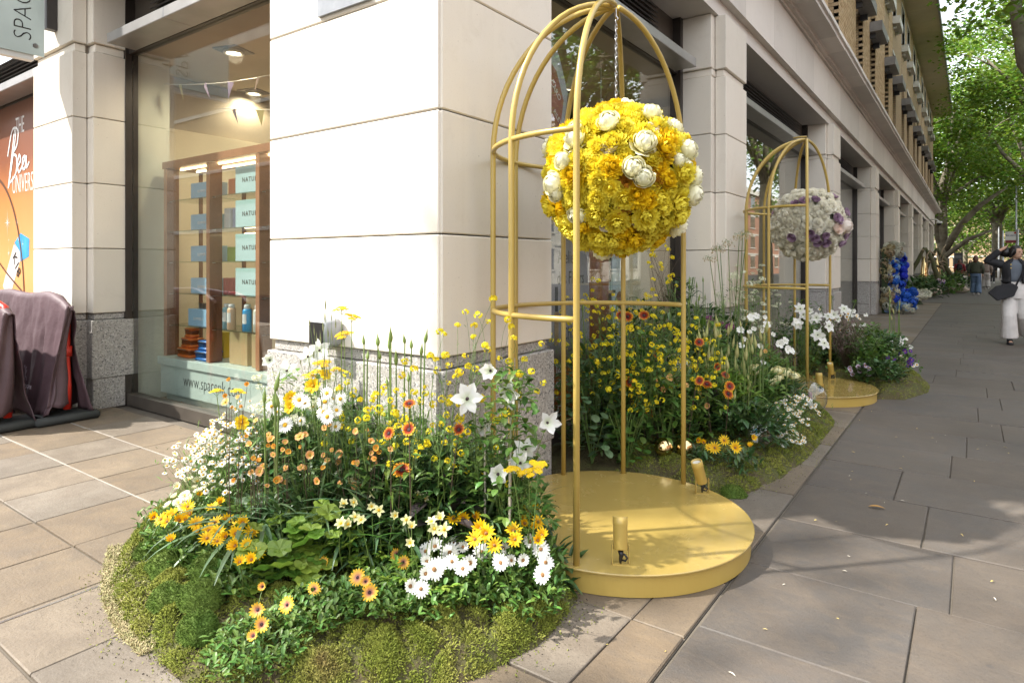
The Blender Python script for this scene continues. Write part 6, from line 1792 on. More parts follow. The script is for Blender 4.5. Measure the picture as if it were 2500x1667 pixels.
# dark purple foliage, pale filler foliage
def filler(x, y, n, rad, h, L, W, lm, label, group, hf, pr=POINT, name='leafy_plant', rows=4, el=(-.2, 1.1)):
    P = Plant(name, label, 'plant', x, y, max(0, hf(x, y)) - .01, group)
    for i in range(max(3, n//22)):
        a = P.g.uniform(0, 6.28); P.S.tube([(0, 0, 0), (rad*.3*math.cos(a), rad*.3*math.sin(a), h*.6), (rad*.6*math.cos(a), rad*.6*math.sin(a), h)], .002, 4, cap=False)
    for i in range(n):
        a = P.g.uniform(0, 6.28); r_ = rad*P.g.random()**.6; z = h*P.g.random()**.7*(1-.4*(r_/rad)**2)
        leafat(P.L, (r_*math.cos(a), r_*math.sin(a), z), a + P.g.uniform(-1, 1), P.g.uniform(*el), L*P.g.uniform(.5, 1.2), W*P.g.uniform(.7, 1.2), P.g.uniform(-1.2, -.3), pr, rows=rows)
    P.done('stem', lm)
for i, (x, y, n, L_, W_2) in enumerate(((-.35, -.22, 34, .62, .008), (-.12, -.18, 36, .66, .010), (.06, -.14, 34, .62, .011), (.20, -.12, 34, .60, .009), (.36, -.08, 30, .55, .008), (-.5, -.16, 30, .6, .007), (-.02, -.34, 30, .52, .012), (.28, -.42, 26, .42, .009), (-.22, -.58, 30, .40, .009), (-.62, -.52, 30, .42, .007))):
    strap(x, y, n, L_, W_2, 'upright blade leaves crowding the foot of the wall' if y > -.3 else 'arching blade leaves among the avens', 'upright blade leaves by the wall' if y > -.3 else 'arching blades among the avens', lm=('leaf_blue', 'leaf')[i % 2], el=(.95, 1.52), bend=(-1.7, -.3))
for i_, (x, y, h, lm, lab) in enumerate(((-.92, -.14, .62, 'leaf', 'bushy leaves filling the wall foot behind the clematis'), (-.62, -.12, .66, 'leaf_dark', 'bushy leaves filling the wall foot behind the lace flowers'), (-.36, -.10, .62, 'leaf', 'bushy leaves filling the wall foot below the wall light'), (-.12, -.10, .58, 'leaf_dark', 'bushy leaves filling the wall foot behind the alliums'), (.10, -.08, .56, 'leaf', 'bushy leaves filling the wall foot at the corner joint'), (.24, .06, .56, 'leaf_dark', 'bushy leaves round the corner beside the cage'), (.46, -.02, .50, 'leaf', 'bushy leaves behind the clematis canes'))):
    filler(x, y, 520, .17, h, .07, .012, lm, lab, 'bushy leaves along the wall foot', hf1)
filler(.27, -.30, 40, .14, .36, .11, .034, 'leaf_purple', 'dark purple leaves under the blanket flowers', None, hf1)
UL = ['below the avens', 'below the timothy heads', 'behind the blanket flowers', 'at the very foot of the wall corner', 'below the dark purple leaves', 'below the clematis', 'below the lace flowers', 'behind the chamomile', 'at the window end', 'behind the scalloped leaves', 'behind the anemones', 'beside the cage poles', 'beside the gold disc', 'by the kick plate of the window']
for i_, (x, y, h) in enumerate(((-.32, -.55, .38), (-.18, -.40, .40), (.05, -.32, .42), (.22, -.22, .36), (.36, -.24, .16), (.47, -.12, .22), (-.55, -.40, .42), (-.75, -.42, .40), (-1.1, -.28, .34), (-.05, -.52, .22), (.16, -.36, .2), (.30, -.10, .36), (.6, -.04, .12), (-1.3, -.3, .22))):
    filler(x, y, 380, .19, h*(1.3 if y > -.45 else 1.0), .085, .013, 'leaf' if (x*100) % 2 > 1 else 'leaf_dark', 'deep green underplanting ' + UL[i_], 'underplanting in the corner bed', hf1)
# ================================================================== BED BETWEEN THE CAGES
ga = random.Random(77)
clumps('gaillardia2', 3, F['gaill'], 'gaillardia', 'orange and dark red blanket flowers between the two cages', 'flowers', 'blanket flowers between the cages', hf2, leaf=L_stemleaf(.08, .010, 4), cam_=.8, up=.45, sm='stem_dark', lm='leaf_dark', pull=.5, r=.0028, sc_=(.95, 1.2))
clumps('geum2', 3, F['geum'] + [F['geum2']], 'geum', 'peach orange avens between the two cages', 'flowers', 'peach avens between the cages', hf2, leaf=geum_leaf, sm='stem_dark', lm='leaf_dark', cam_=.7, up=.45, pull=.4, r=.0016, sc_=(1., 1.4))
clumps('yellow2', 2, F['osteoY'], 'african_daisy', 'golden African daisies on the moss behind the tilted uplight', 'flowers', 'golden African daisies between the cages', hf2, leaf=L_mat(.05, .010, 110, .14, .13), cam_=.8, up=.5, sc_=(1., 1.25), lm='leaf_dark')
clumps('whitelych', 3, F['lychnis'], 'white_campion', 'white five-petalled campion in front of the white ball cage', 'flowers', 'white campion', hf2, leaf=L_stemleaf(.06, .006, 6), cam_=.8, up=.4, sc_=(1.2, 1.7), pull=.5)
F['ranunc'] = (peony('flower', M['peony'], .040, 15), None)
clumps('rununc', 2, F['ranunc'], 'white_ranunculus', 'round cream ranunculus beside the glass globes', 'flowers', 'cream ranunculus', hf2, leaf=L_stemleaf(.07, .009, 7), cam_=.5, up=.7, sc_=(.9, 1.15), pull=.5, r=.003)
# mustard cloud
for i, (x, y, n, zt) in enumerate(((.10, 1.62, 52, 1.12), (.30, 1.48, 50, 1.0), (.48, 1.72, 54, 1.06), (.28, 2.02, 56, 1.22), (.55, 2.05, 44, .95), (.02, 2.2, 40, 1.25), (-.05, 1.45, 36, 1.2), (-.15, 1.85, 40, 1.32), (.4, 2.4, 40, 1.08))):
    pts = []
    for k in range(n):
        while True:
            u, v, w = ga.uniform(-1, 1), ga.uniform(-1, 1), ga.uniform(0, 1)
            if u*u + v*v < 1: break
        pts.append((x + u*.25, y + v*.25, .42 + (zt - .42)*w**.75 * (1 - .25*(u*u+v*v))))
    mustard(pts, x, y, 'bushy mustard sprays ' + ['before the perfume poster', 'right behind the gold disc', 'behind the gold mirror balls', 'before the veneer panel', 'beside the blanket flowers', 'before the shelf stand', 'right beside the granite pier', 'tallest before the street window', 'beside the iris buds'][i], 'mustard sprays between the cages', hf2, leaf=60, side=3)
# bare forked mustard stem before the shop window
pts = [(x_, y_, z_) for (x_, y_, z_) in [(.20 + ga.uniform(-.14, .14), 2.35 + ga.uniform(-.22, .22), ga.uniform(1.2, 1.62)) for k in range(26)]]
mustard(pts, .18, 2.3, 'tall sparse mustard stem standing before the street window', None, hf2, sm='stem_dark', leaf=6, side=1)
# round leaved shrub
def roundleaf(x, y, n, rad, z0, z1, size, label, lm='leaf_blue', hf=hf2):
    P = Plant('round_leaf_plant', label, 'plant', x, y, max(0, hf(x, y)) - .01)
    for i in range(n):
        a = P.g.uniform(0, 6.28); r_ = rad*math.sqrt(P.g.random()); z = P.g.uniform(z0, z1)
        leafat(P.L, (r_*math.cos(a), r_*math.sin(a), z), P.g.uniform(0, 6.28), P.g.uniform(-.6, .6), size*P.g.uniform(.7, 1.2), size*.42, -.3, (.4, .9, 1.1, .95, .35), rows=4, cup=.15)
    for i in range(10):
        a = P.g.uniform(0, 6.28); P.S.tube([(0, 0, 0), (rad*.5*math.cos(a), rad*.5*math.sin(a), z1*.7), (rad*.8*math.cos(a), rad*.8*math.sin(a), z1)], .003, 4, cap=False)
    P.done('stem', lm)
roundleaf(.12, 1.36, 130, .20, .10, .55, .062, 'round grey green leaves beside the foot of the yellow ball cage')
roundleaf(.34, 1.42, 80, .14, .04, .34, .05, 'low round green leaves behind the yellow ball disc', 'leaf')
# iris buds
H['iris'] = [(.62 + ga.uniform(-.28, .28), 2.55 + ga.uniform(-.3, .4), ga.uniform(.42, .92)) for k in range(72)]
stalks('iris', 'pale sheathed iris buds between the two cages', hf2, 'sheathed iris buds', 'irisbud', 4, .0042, 5, sc_=(.95, 1.55))
H['allium2'] = [(.10 + ga.uniform(-.16, .16), 3.3 + ga.uniform(-.25, .25), ga.uniform(.95, 1.28)) for k in range(11)]
stalks('allium2', 'tall allium buds before the second column', hf2, None, 'bud', 1, .0045)
H['allium3'] = [(-.05 + ga.uniform(-.1, .1), 1.75 + ga.uniform(-.1, .2), ga.uniform(.95, 1.25)) for k in range(5)]
stalks('allium3', 'tall allium buds before the perfume poster', hf2, None, 'bud', 1, .0045)
# drooping bell alliums
P = Plant('bell_allium', 'drooping bell alliums on tall stalks before the second column', 'flowers', .30, 3.75, hf2(.3, 3.75))
bell = MB(); bell.lathe([(.001, 0), (.004, -.002), (.0055, -.010), (.0065, -.016)], 7); bellm = bell.mesh('bell', pm('bell_petal', (.45, .42, .24), .6, col2=(.34, .22, .16), vs=60.), True)
for k in range(7):
    top = Vector((.30 + ga.uniform(-.2, .25), 3.75 + ga.uniform(-.25, .3), ga.uniform(1.35, 1.72))); P.stem(top, .0045, .05, n=6)
    for j in range(16):
        a = ga.uniform(0, 6.28); e = ga.uniform(-.6, .8); L_ = ga.uniform(.04, .075)
        m_ = top + Vector((math.cos(a)*L_*.7, math.sin(a)*L_*.7, e*L_*.6 + .01)); en = m_ + Vector((math.cos(a)*.012, math.sin(a)*.012, -.025))
        P.S.tube([top - P.b, m_ - P.b, en - P.b], .0009, 3, cap=False)
        put('bell', bellm, P.t, en - P.b)
P.done('stem', 'leaf')
# cow parsley
def parsley(x, y, n, rad, z0, z1, label, hf, group=None):
    P = Plant('cow_parsley', label, 'flowers', x, y, max(0, hf(x, y)), group)
    for k in range(n):
        a = P.g.uniform(0, 6.28); r_ = rad*math.sqrt(P.g.random())
        p = Vector((x + r_*math.cos(a), y + r_*math.sin(a), P.g.uniform(z0, z1)))
        P.stem(p, .0016, .07, n=4); P.flower(F['lace'], p, face(P.g, .9, .3), P.g.uniform(1.1, 1.8), 'flower_head')
    for i in range(220):
        a = P.g.uniform(0, 6.28); r_ = rad*math.sqrt(P.g.random())
        leafat(P.L, (r_*math.cos(a), r_*math.sin(a), P.g.uniform(.05, z1*.8)), P.g.uniform(0, 6.28), P.g.uniform(-.2, .9), .05, .009, -.6, POINT, rows=3)
    P.done('stem', 'leaf')
parsley(.25, 4.25, 34, .26, .75, 1.35, 'white cow parsley at the back of the white ball cage', hf2, 'cow parsley by the white ball cage')
parsley(.12, 5.0, 30, .28, .70, 1.40, 'white cow parsley at the back of the white ball cage', hf2, 'cow parsley by the white ball cage')
parsley(.2, 5.75, 22, .25, .6, 1.15, 'white cow parsley at the back of the white ball cage', hf3, 'cow parsley by the white ball cage')
# underplanting
for i, (x, y, h, lm) in enumerate(((.05, 1.5, .5, 'leaf_dark'), (.35, 1.75, .55, 'leaf'), (.1, 1.95, .6, 'leaf_dark'), (.5, 2.2, .5, 'leaf'), (.2, 2.5, .6, 'leaf_dark'), (.6, 2.55, .42, 'leaf_lime'), (.35, 2.85, .55, 'leaf'), (.7, 2.95, .4, 'leaf'), (.1, 3.1, .6, 'leaf_dark'), (.45, 3.3, .5, 'leaf'), (.75, 3.4, .34, 'leaf_dark'), (.15, 3.6, .6, 'leaf_dark'), (.5, 3.8, .45, 'leaf'), (.2, 4.15, .55, 'leaf_dark'), (.55, 4.25, .34, 'leaf'), (.85, 2.35, .26, 'leaf_dark'), (-.2, 2.9, .7, 'leaf_dark'), (-.2, 3.8, .8, 'leaf_dark'))):
    filler(x, y, 460, .26, h*(1.45 if x < .4 else 1.1), .10, .017, lm, 'green underplanting ' + ['beside the yellow ball cage', 'below the first mustard sprays', 'before the perfume poster', 'below the last mustard sprays', 'before the veneer panel', 'fresh and pale below the iris buds', 'behind the iris buds', 'behind the serum globe', 'at the near foot of the second column', 'below the campion', 'behind the chamomile', 'behind the bell alliums', 'below the ranunculus', 'below the cow parsley', 'beside the white ball disc', 'behind the golden daisies', 'before the cream display panel', 'against the second column'][i], 'underplanting between the cages', hf2)
filler(.50, 2.25, 60, .15, .42, .11, .03, 'leaf_purple', 'dark purple leaves in front of the globe with the serum bottle', None, hf2)
strap(.72, 2.75, 24, .36, .008, 'narrow arching leaves between the glass globes', None, hf=hf2)
for i, (x, y, n, su, sv, z0, z1) in enumerate(((.98, 2.78, 60, .20, .16, .14, .34), (1.02, 3.1, 56, .20, .16, .16, .36), (1.08, 2.55, 34, .12, .12, .08, .20))):
    chamomile(x, y, n, su, sv, z0, z1, 'small white chamomile spilling over the moss between the cages', 'chamomile between the cages', hf2, 40 + i)
# purple irises
Fp = daisy('flower', pt('plum_petal', (.10, .02, .07), (.16, .04, .10), .2), None, 7, .034, .015, .003, .5, -.9, ROUND, seed=30, cup=.5)
P = Plant('plum_iris', 'plum purple irises before the second column', 'flowers', .35, 3.2, hf2(.35, 3.2))
for p in ((.30, 3.15, .92), (.42, 3.35, .84), (.38, 3.2, .88), (.18, 2.75, .80)): P.stem(p, .004, .03); P.flower(Fp, p, face(P.g, .5, .7), 1.1)
P.done()
# ================================================================== BED PAST THE WHITE BALL
clem('clem2', 'white star clematis behind the white ball cage', .55, 5.75, hf3, (), 300, .34, 1.0)
def haze_plant(x, y, n, rad, h, lm, label, group=None, hf=hf3):
    P = Plant('smoke_grass', label, 'plant', x, y, max(0, hf(x, y)), group)
    for i in range(n):
        a = P.g.uniform(0, 6.28); r_ = rad*P.g.random()**.5; z = h*P.g.uniform(.4, 1.)
        p = (r_*math.cos(a), r_*math.sin(a), z)
        if i % 3 == 0: P.S.tube([(0, 0, 0), (p[0]*.4, p[1]*.4, z*.6), p], .0012, 3, cap=False)
        for k in range(5):
            leafat(P.L, (p[0] + P.g.uniform(-.02, .02), p[1] + P.g.uniform(-.02, .02), z + P.g.uniform(-.03, .03)), P.g.uniform(0, 6.28), P.g.uniform(0, 1.4), .02, .0022, -.3, POINT, rows=2, across=1)
    P.done('stem_dark', lm)
M['smoke'] = pm('smoke_purple', (.20, .11, .12), .7, col2=(.27, .17, .16), vs=40., irand=.35, trans=.2)
haze_plant(.95, 6.1, 420, .26, .58, 'smoke', 'hazy mauve grass tuft beside the white ball disc', 'mauve grass tufts')
haze_plant(.62, 4.45, 200, .14, .50, 'smoke', 'hazy mauve grass tuft beside the white ball disc', 'mauve grass tufts', hf2)
haze_plant(.75, 6.5, 300, .25, .62, 'smoke', 'hazy mauve grass tuft beside the white ball disc', 'mauve grass tufts')
for i, (x, y, h, lm) in enumerate(((.45, 5.9, .5, 'leaf_dark'), (.3, 6.3, .6, 'leaf_dark'), (.6, 6.5, .5, 'leaf'), (.9, 6.4, .4, 'leaf_dark'), (1.2, 6.1, .38, 'leaf'), (1.35, 6.45, .42, 'leaf_dark'), (1.1, 6.8, .5, 'leaf'), (.7, 7.1, .5, 'leaf_dark'), (1.3, 7.0, .42, 'leaf'), (1.0, 7.5, .4, 'leaf_dark'), (1.35, 5.75, .22, 'leaf_dark'), (.4, 7.2, .5, 'leaf'))):
    filler(x, y, 300, .24, h, .075, .022, lm, 'broad green underplanting ' + ['behind the white ball disc', 'against the building past the white ball', 'below the campion cloud', 'behind the first mauve tuft', 'below the violet pansies', 'at the iris stems', 'between the two mauve tufts', 'behind the campion cloud', 'on the far rim of the small bed', 'at the far tip of the small bed', 'beside the mauve pansies', 'at the back of the small bed'][i], 'underplanting past the white ball', hf3)
Fw = daisy('flower', W_, M['yc'], 5, .016, .010, .002, .2, -.2, ROUND, seed=31)
Fv = daisy('flower', pt('violet_petal', (.10, .035, .26), (.06, .015, .14), .2), M['yc'], 5, .020, .013, .002, .2, -.2, ROUND, seed=32, cr_=.004)
Fm = daisy('flower', radial('pansy_petal', (.10, .02, .08), (.62, .52, .60), .004, .022, .2, .1), M['yc'], 5, .020, .013, .002, .2, -.2, ROUND, seed=33, cr_=.004)
def sprinkle(Fk, x, y, n, su, sv, z0, z1, name, label, hf, sc_=(1., 1.4), group=None):
    P = Plant(name, label, 'flowers', x, y, max(0, hf(x, y)), group)
    for k in range(n):
        a = P.g.uniform(0, 6.28); r_ = math.sqrt(P.g.random())
        p = Vector((x + su*r_*math.cos(a), y + sv*r_*math.sin(a), P.g.uniform(z0, z1))); P.stem(p, .0014, .03, n=4); P.flower(P.g.choice(Fk), p, face(P.g, .4, .85, .5), P.g.uniform(*sc_))
    mat_leaves(P, 60, max(su, sv), z1*.7, .045, .010)
    P.done()
sprinkle([Fm], 1.15, 5.75, 16, .16, .14, .16, .30, 'mauve_pansy', 'mauve and white pansies beside the white ball disc', hf3)
sprinkle([Fv, Fv, Fw], 1.5, 6.2, 16, .16, .22, .18, .42, 'violet_pansy', 'violet pansies on the far rim of the small bed', hf3)
sprinkle([Fw] + F['lychnis'], .8, 6.9, 46, .32, .4, .45, .85, 'white_campion', 'white campion cloud in the bed past the white ball', hf3, (1.2, 1.8))
sprinkle(F['lychnis'], 1.45, 6.7, 9, .14, .2, .35, .52, 'white_phlox', 'white phlox sprig by the iris stems of the small bed', hf3, (1.2, 1.6))
H['iris2'] = [(1.30 + ga.uniform(-.05, .05), 7.6 + ga.uniform(-.1, .1), z) for z in (1.02, .88, .74, .66)] + [(1.42 + ga.uniform(-.04, .04), 7.5, z) for z in (.86, .76)]
stalks('iris2', 'tall bearded iris stems with dark tips in the small bed', hf3, None, 'irisbud', 1, .007, 6, sc_=(.9, 1.2))
H['agap'] = [(.78, 6.2, .98), (.98, 6.6, .92), (.70, 6.0, .86)]
P = Plant('agapanthus', 'green agapanthus heads rising from the small bed', 'flowers', .85, 6.3, hf3(.85, 6.3))
for p in H['agap']:
    P.stem(p, .005, .03, n=6)
    for k in range(26):
        d = Vector((ga.gauss(0, 1), ga.gauss(0, 1), ga.gauss(.3, 1))).normalized()
        leafat(P.L, tuple(Vector(p) - P.b), math.atan2(d.y, d.x), math.asin(max(-1, min(1, d.z))), .05, .005, .2, (.2, .3, .6, 1, .2), rows=4)
P.done('stem', 'leaf')
# ================================================================== GLASS GLOBES AND GOLD BALLS
M['globe'] = glassmat('globe_glass', (.96, .975, .97), 1.85, pw=2.2)
def globe(p, r_, z_, label, cols):
    x, y, z = p
    z = max(z, r_ + .06) if z_ is None else z_
    t = thing('glass_globe', label, 'glass globe', (x, y, z - r_))
    prof = [(max(.0005, r_*math.sin(math.pi*i/24)), r_ - r_*math.cos(math.pi*i/24)) for i in range(3, 25)]
    MB().lathe(prof, 40).build('globe', M['globe'], t, True)
    MB().lathe([(0, .012), (r_*.42, .012), (r_*.42, .02), (0, .02)], 20).build('inner_plate', M['white'], t)
    zb = .021; s = r_/.13
    MB().lathe([(0, zb), (.022*s, zb), (.022*s, zb + .09*s), (.018*s, zb + .10*s), (0, zb + .10*s)], 16).build('bottle', pm('globe_bottle_a', cols[0], .35, vs=1.), t, True)
    MB().lathe([(.016*s, zb + .1005*s), (.018*s, zb + .101*s), (.018*s, zb + .145*s), (.010*s, zb + .155*s), (0, zb + .155*s)], 16).build('bottle_cap', pm('globe_bottle_b', cols[1], .35, vs=1.), t, True)
    return t
globe((.98, 3.85, .2), .145, None, 'clear glass globe with a dark red bottle beside the white ball disc', ((.75, .72, .70), (.16, .03, .02)))
globe((.92, 2.28, .2), .115, None, 'clear glass globe with a teal capped serum bottle above the golden daisies', ((.78, .78, .78), (.10, .45, .55)))
t3 = globe(H['globes'][2], .115, H['globes'][2][2], 'clear glass globe held among the mustard sprays', ((.75, .6, .4), (.7, .7, .7)))
MB().tube([(0, 0, .0), (0, 0, -(H['globes'][2][2] - .115) + .05)], .008, 8).build('support_rod', M['black'], t3)
M['mirror'] = pm('gold_mirror', (.86, .66, .34), .04, metal=1., vs=1.)
for p, r_, lab in zip(H['ballsgold'], (.062, .056, .036), ('largest gold mirror ball on the moss behind the gold disc', 'gold mirror ball half behind the cage pole', 'smallest gold mirror ball perched behind the other two')):
    z = max(hf2(p[0], p[1]), .0) + r_*.8
    o = MB().lathe([(max(.0004, r_*math.sin(math.pi*i/20)), -r_*math.cos(math.pi*i/20)) for i in range(21)], 32).build('mirror_ball', M['mirror'], None, True, loc=(p[0], p[1], z))
    tag(o, lab, 'mirror ball')
# ================================================================== FAR FLORAL DISPLAYS
M['dried'] = pt('dried_flower', (.42, .34, .20), (.30, .24, .13), .2, orand=.25)
M['gyp'] = pt('gypsophila', (.55, .54, .44), (.42, .43, .33), .2, orand=.15)
FB = [cluster('flower_cluster', M['blue'], 60, .085, .034, .016, 5, 1., 41), cluster('flower_cluster', M['sky'], 60, .08, .034, .018, 5, 1., 42),
      cluster('flower_cluster', M['gyp'], 110, .10, .018, .010, 4, 1., 43), cluster('flower_cluster', M['dried'], 90, .09, .022, .010, 4, 1., 44)]
t = thing('flower_arch', 'flower arch of blue hydrangea and dried blooms round a shop doorway', 'flower arch', (.2, 19.6, 0))
gf = random.Random(9)
boxobj('arch_frame', (-.12, -.95, .02), (.02, -.80, 1.9), M['foam'], t); boxobj('arch_frame', (-.12, 1.55, .02), (.02, 1.72, 1.9), M['foam'], t); boxobj('arch_frame', (-.12, -.79, 1.72), (.02, 1.54, 1.9), M['foam'], t)
def fc(k, x, y, z, s=1.): put('flower_cluster', FB[k], t, (x, y, z), (gf.uniform(0, 6), gf.uniform(0, 6), gf.uniform(0, 6)), s*gf.uniform(.8, 1.25))
for i in range(46): fc(gf.choice((3, 3, 3, 2)), gf.uniform(-.1, .12), -.87 + gf.uniform(-.13, .13), gf.uniform(.1, 1.95))
for i in range(34): fc(gf.choice((2, 2, 3)), gf.uniform(-.1, .2), gf.uniform(-.8, 1.7), 1.86 + gf.uniform(-.14, .18))
for i in range(70): fc(gf.choice((0, 0, 0, 1, 2)), .06 + gf.uniform(-.1, .16), -.45 + gf.uniform(-.28, .3), gf.uniform(.35, 1.6))
for i in range(60): fc(gf.choice((0, 0, 0, 0, 1)), .06 + gf.uniform(-.1, .2), 1.55 + gf.uniform(-.25, .25), gf.uniform(.5, 1.75))
for i in range(46): fc(gf.choice((0, 0, 0, 1)), .36 + gf.uniform(-.25, .28), -.1 + gf.uniform(-.5, .5), .42 + gf.uniform(-.2, .22))
for i in range(34): fc(gf.choice((2, 2, 1)), .34 + gf.uniform(-.35, .3), -.5 + gf.uniform(-.5, .5), gf.uniform(.06, .28))
# white flower chair
t = thing('flower_chair', 'white flower covered shell chair standing on the pavement', 'chair', (.55, 24.3, 0), -.4)
b = MB(); vs = []; fs = []
for i in range(9):
    f = i/8; ph = f*math.pi
    for j in range(20):
        a = 2*math.pi*j/20
        h = .30 + .28*max(0, math.sin(a))**1.5
        rr = (.56 + .08*math.sin(a))*math.sin(ph*.5 + .02) if f < .6 else (.56)*math.sin(ph*.5)*(1.4 - .66*f)
        z = (.10 + h*f*1.2) if f < .6 else .10 + h*.72 - (f-.6)*.35*h
        vs.append((rr*math.cos(a), rr*math.sin(a), z))
for i in range(8):
    for j in range(20): fs.append((i*20+j, i*20+(j+1) % 20, (i+1)*20+(j+1) % 20, (i+1)*20+j))
b.add(vs, fs); b.build('seat_shell', M['whitemum'], t, True)
WB = cluster('blossom', pt('white_blossom', (.72, .71, .60), (.66, .66, .50), .2, orand=.05), 46, .05, .022, .012, 5, .8, 51)
for k in range(150):
    v = Vector(gf.choice(vs[20:])); put('blossom', WB, t, v*1.0, (gf.uniform(0, 6), gf.uniform(0, 6), 0), gf.uniform(.8, 1.2))
MB().lathe([(.25, 0), (.2, .06), (.15, .16)], 12).build('plinth', M['foam'], t)
# boulders
def boulder(x, y, r_, label, seed):
    b = MB(); vs = []; fs = []
    for i in range(9):
        ph = math.pi*i/8
        for j in range(16):
            a = 2*math.pi*j/16; d = Vector((math.sin(ph)*math.cos(a), math.sin(ph)*math.sin(a), math.cos(ph)))
            k = r_*(1 + .3*noise.noise(d*1.3 + Vector((seed, 0, 0))))
            vs.append((d.x*k*1.25, d.y*k, d.z*k*.62 + r_*.5))
    for i in range(8):
        for j in range(16): fs.append((i*16+j, (i+1)*16+j, (i+1)*16+(j+1) % 16, i*16+(j+1) % 16))
    b.add(vs, fs); o = b.build('boulder', pm('boulder_stone', (.40, .33, .26), .8, col2=(.30, .25, .20), vs=4., bump=.5, bsz=20.), None, True, loc=(x, y, 0)); tag(o, label, 'boulder')
boulder(.67, 31.9, .34, 'smallest rounded boulder beside the white flower chair', 1.); boulder(.96, 36.3, .40, 'middle rounded boulder under the driftwood arches', 4.); boulder(1.6, 36.8, .38, 'rounded boulder at the far end of the driftwood planting', 7.)
# driftwood arches over gold pods
M['drift'] = pm('driftwood_moss', (.10, .085, .045), .9, col2=(.065, .075, .025), vs=6., bump=.8, bsz=20.)
M['drift_pale'] = pm('pale_branch', (.34, .26, .17), .85, vs=4.)
def arch(x, y, h, w, label, seed):
    t = thing('driftwood_arch', label, 'driftwood arch', (x, y, 0), 0, 'driftwood arches'); gg = random.Random(seed)
    for s in (-1, 1):
        pts = [(s*w*.75*(1 - (i/7)**2.2) + gg.uniform(-.05, .05), s*.15 + gg.uniform(-.05, .05), h*i/7) for i in range(8)]
        MB().tube(pts, [.13, .12, .13, .11, .10, .09, .08, .06], 8).build('branch_trunk', M['drift'], t, True)
    for k in range(7):
        a0 = Vector((gg.uniform(-.1, .15), gg.uniform(-w, w)*.6, h*gg.uniform(.5, .95))); a1 = a0 + Vector((gg.uniform(-.1, .4), gg.uniform(-.9, .9), gg.uniform(-.3, .7)))
        MB().tube([a0, a0.lerp(a1, .5) + Vector((0, 0, .12)), a1], [.05, .035, .015], 6).build('branch', M['drift_pale'], t, True)
    MB().lathe([(.02, .25), (.2, .45), (.27, .9), (.2, 1.4), (.03, 1.8)], 14, M=Matrix.Diagonal((.6, 1, 1, 1))).build('gold_pod', M['mirror'], t, True)
arch(.35, 33.5, 2.2, .75, 'mossy driftwood arch over a gold pod beyond the flower chair', 3); arch(.7, 37.6, 2.25, .8, 'mossy driftwood arch over a gold pod by the boulders', 6)
zf = lambda x, y: 0.
for i, (x, y, h, lm) in enumerate(((.3, 29.5, .85, 'leaf_dark'), (.55, 31.0, .8, 'leaf_dark'), (.2, 32.5, .9, 'leaf'), (.9, 34.5, .7, 'leaf'), (.5, 35.6, .9, 'leaf_dark'), (1.2, 36.0, .9, 'leaf'), (1.6, 37.6, 1.1, 'leaf_dark'), (1.1, 38.2, 1.2, 'leaf'))):
    filler(x, y, 160, .7, h, .32, .06, lm, 'dark green planting round the driftwood arches', 'planting round the driftwood', zf)
sprinkle([Fv, Fm], .95, 33.2, 22, .2, .3, .3, .7, 'violet_bloom', 'magenta and violet blooms between the boulders', zf, (2.5, 4.))

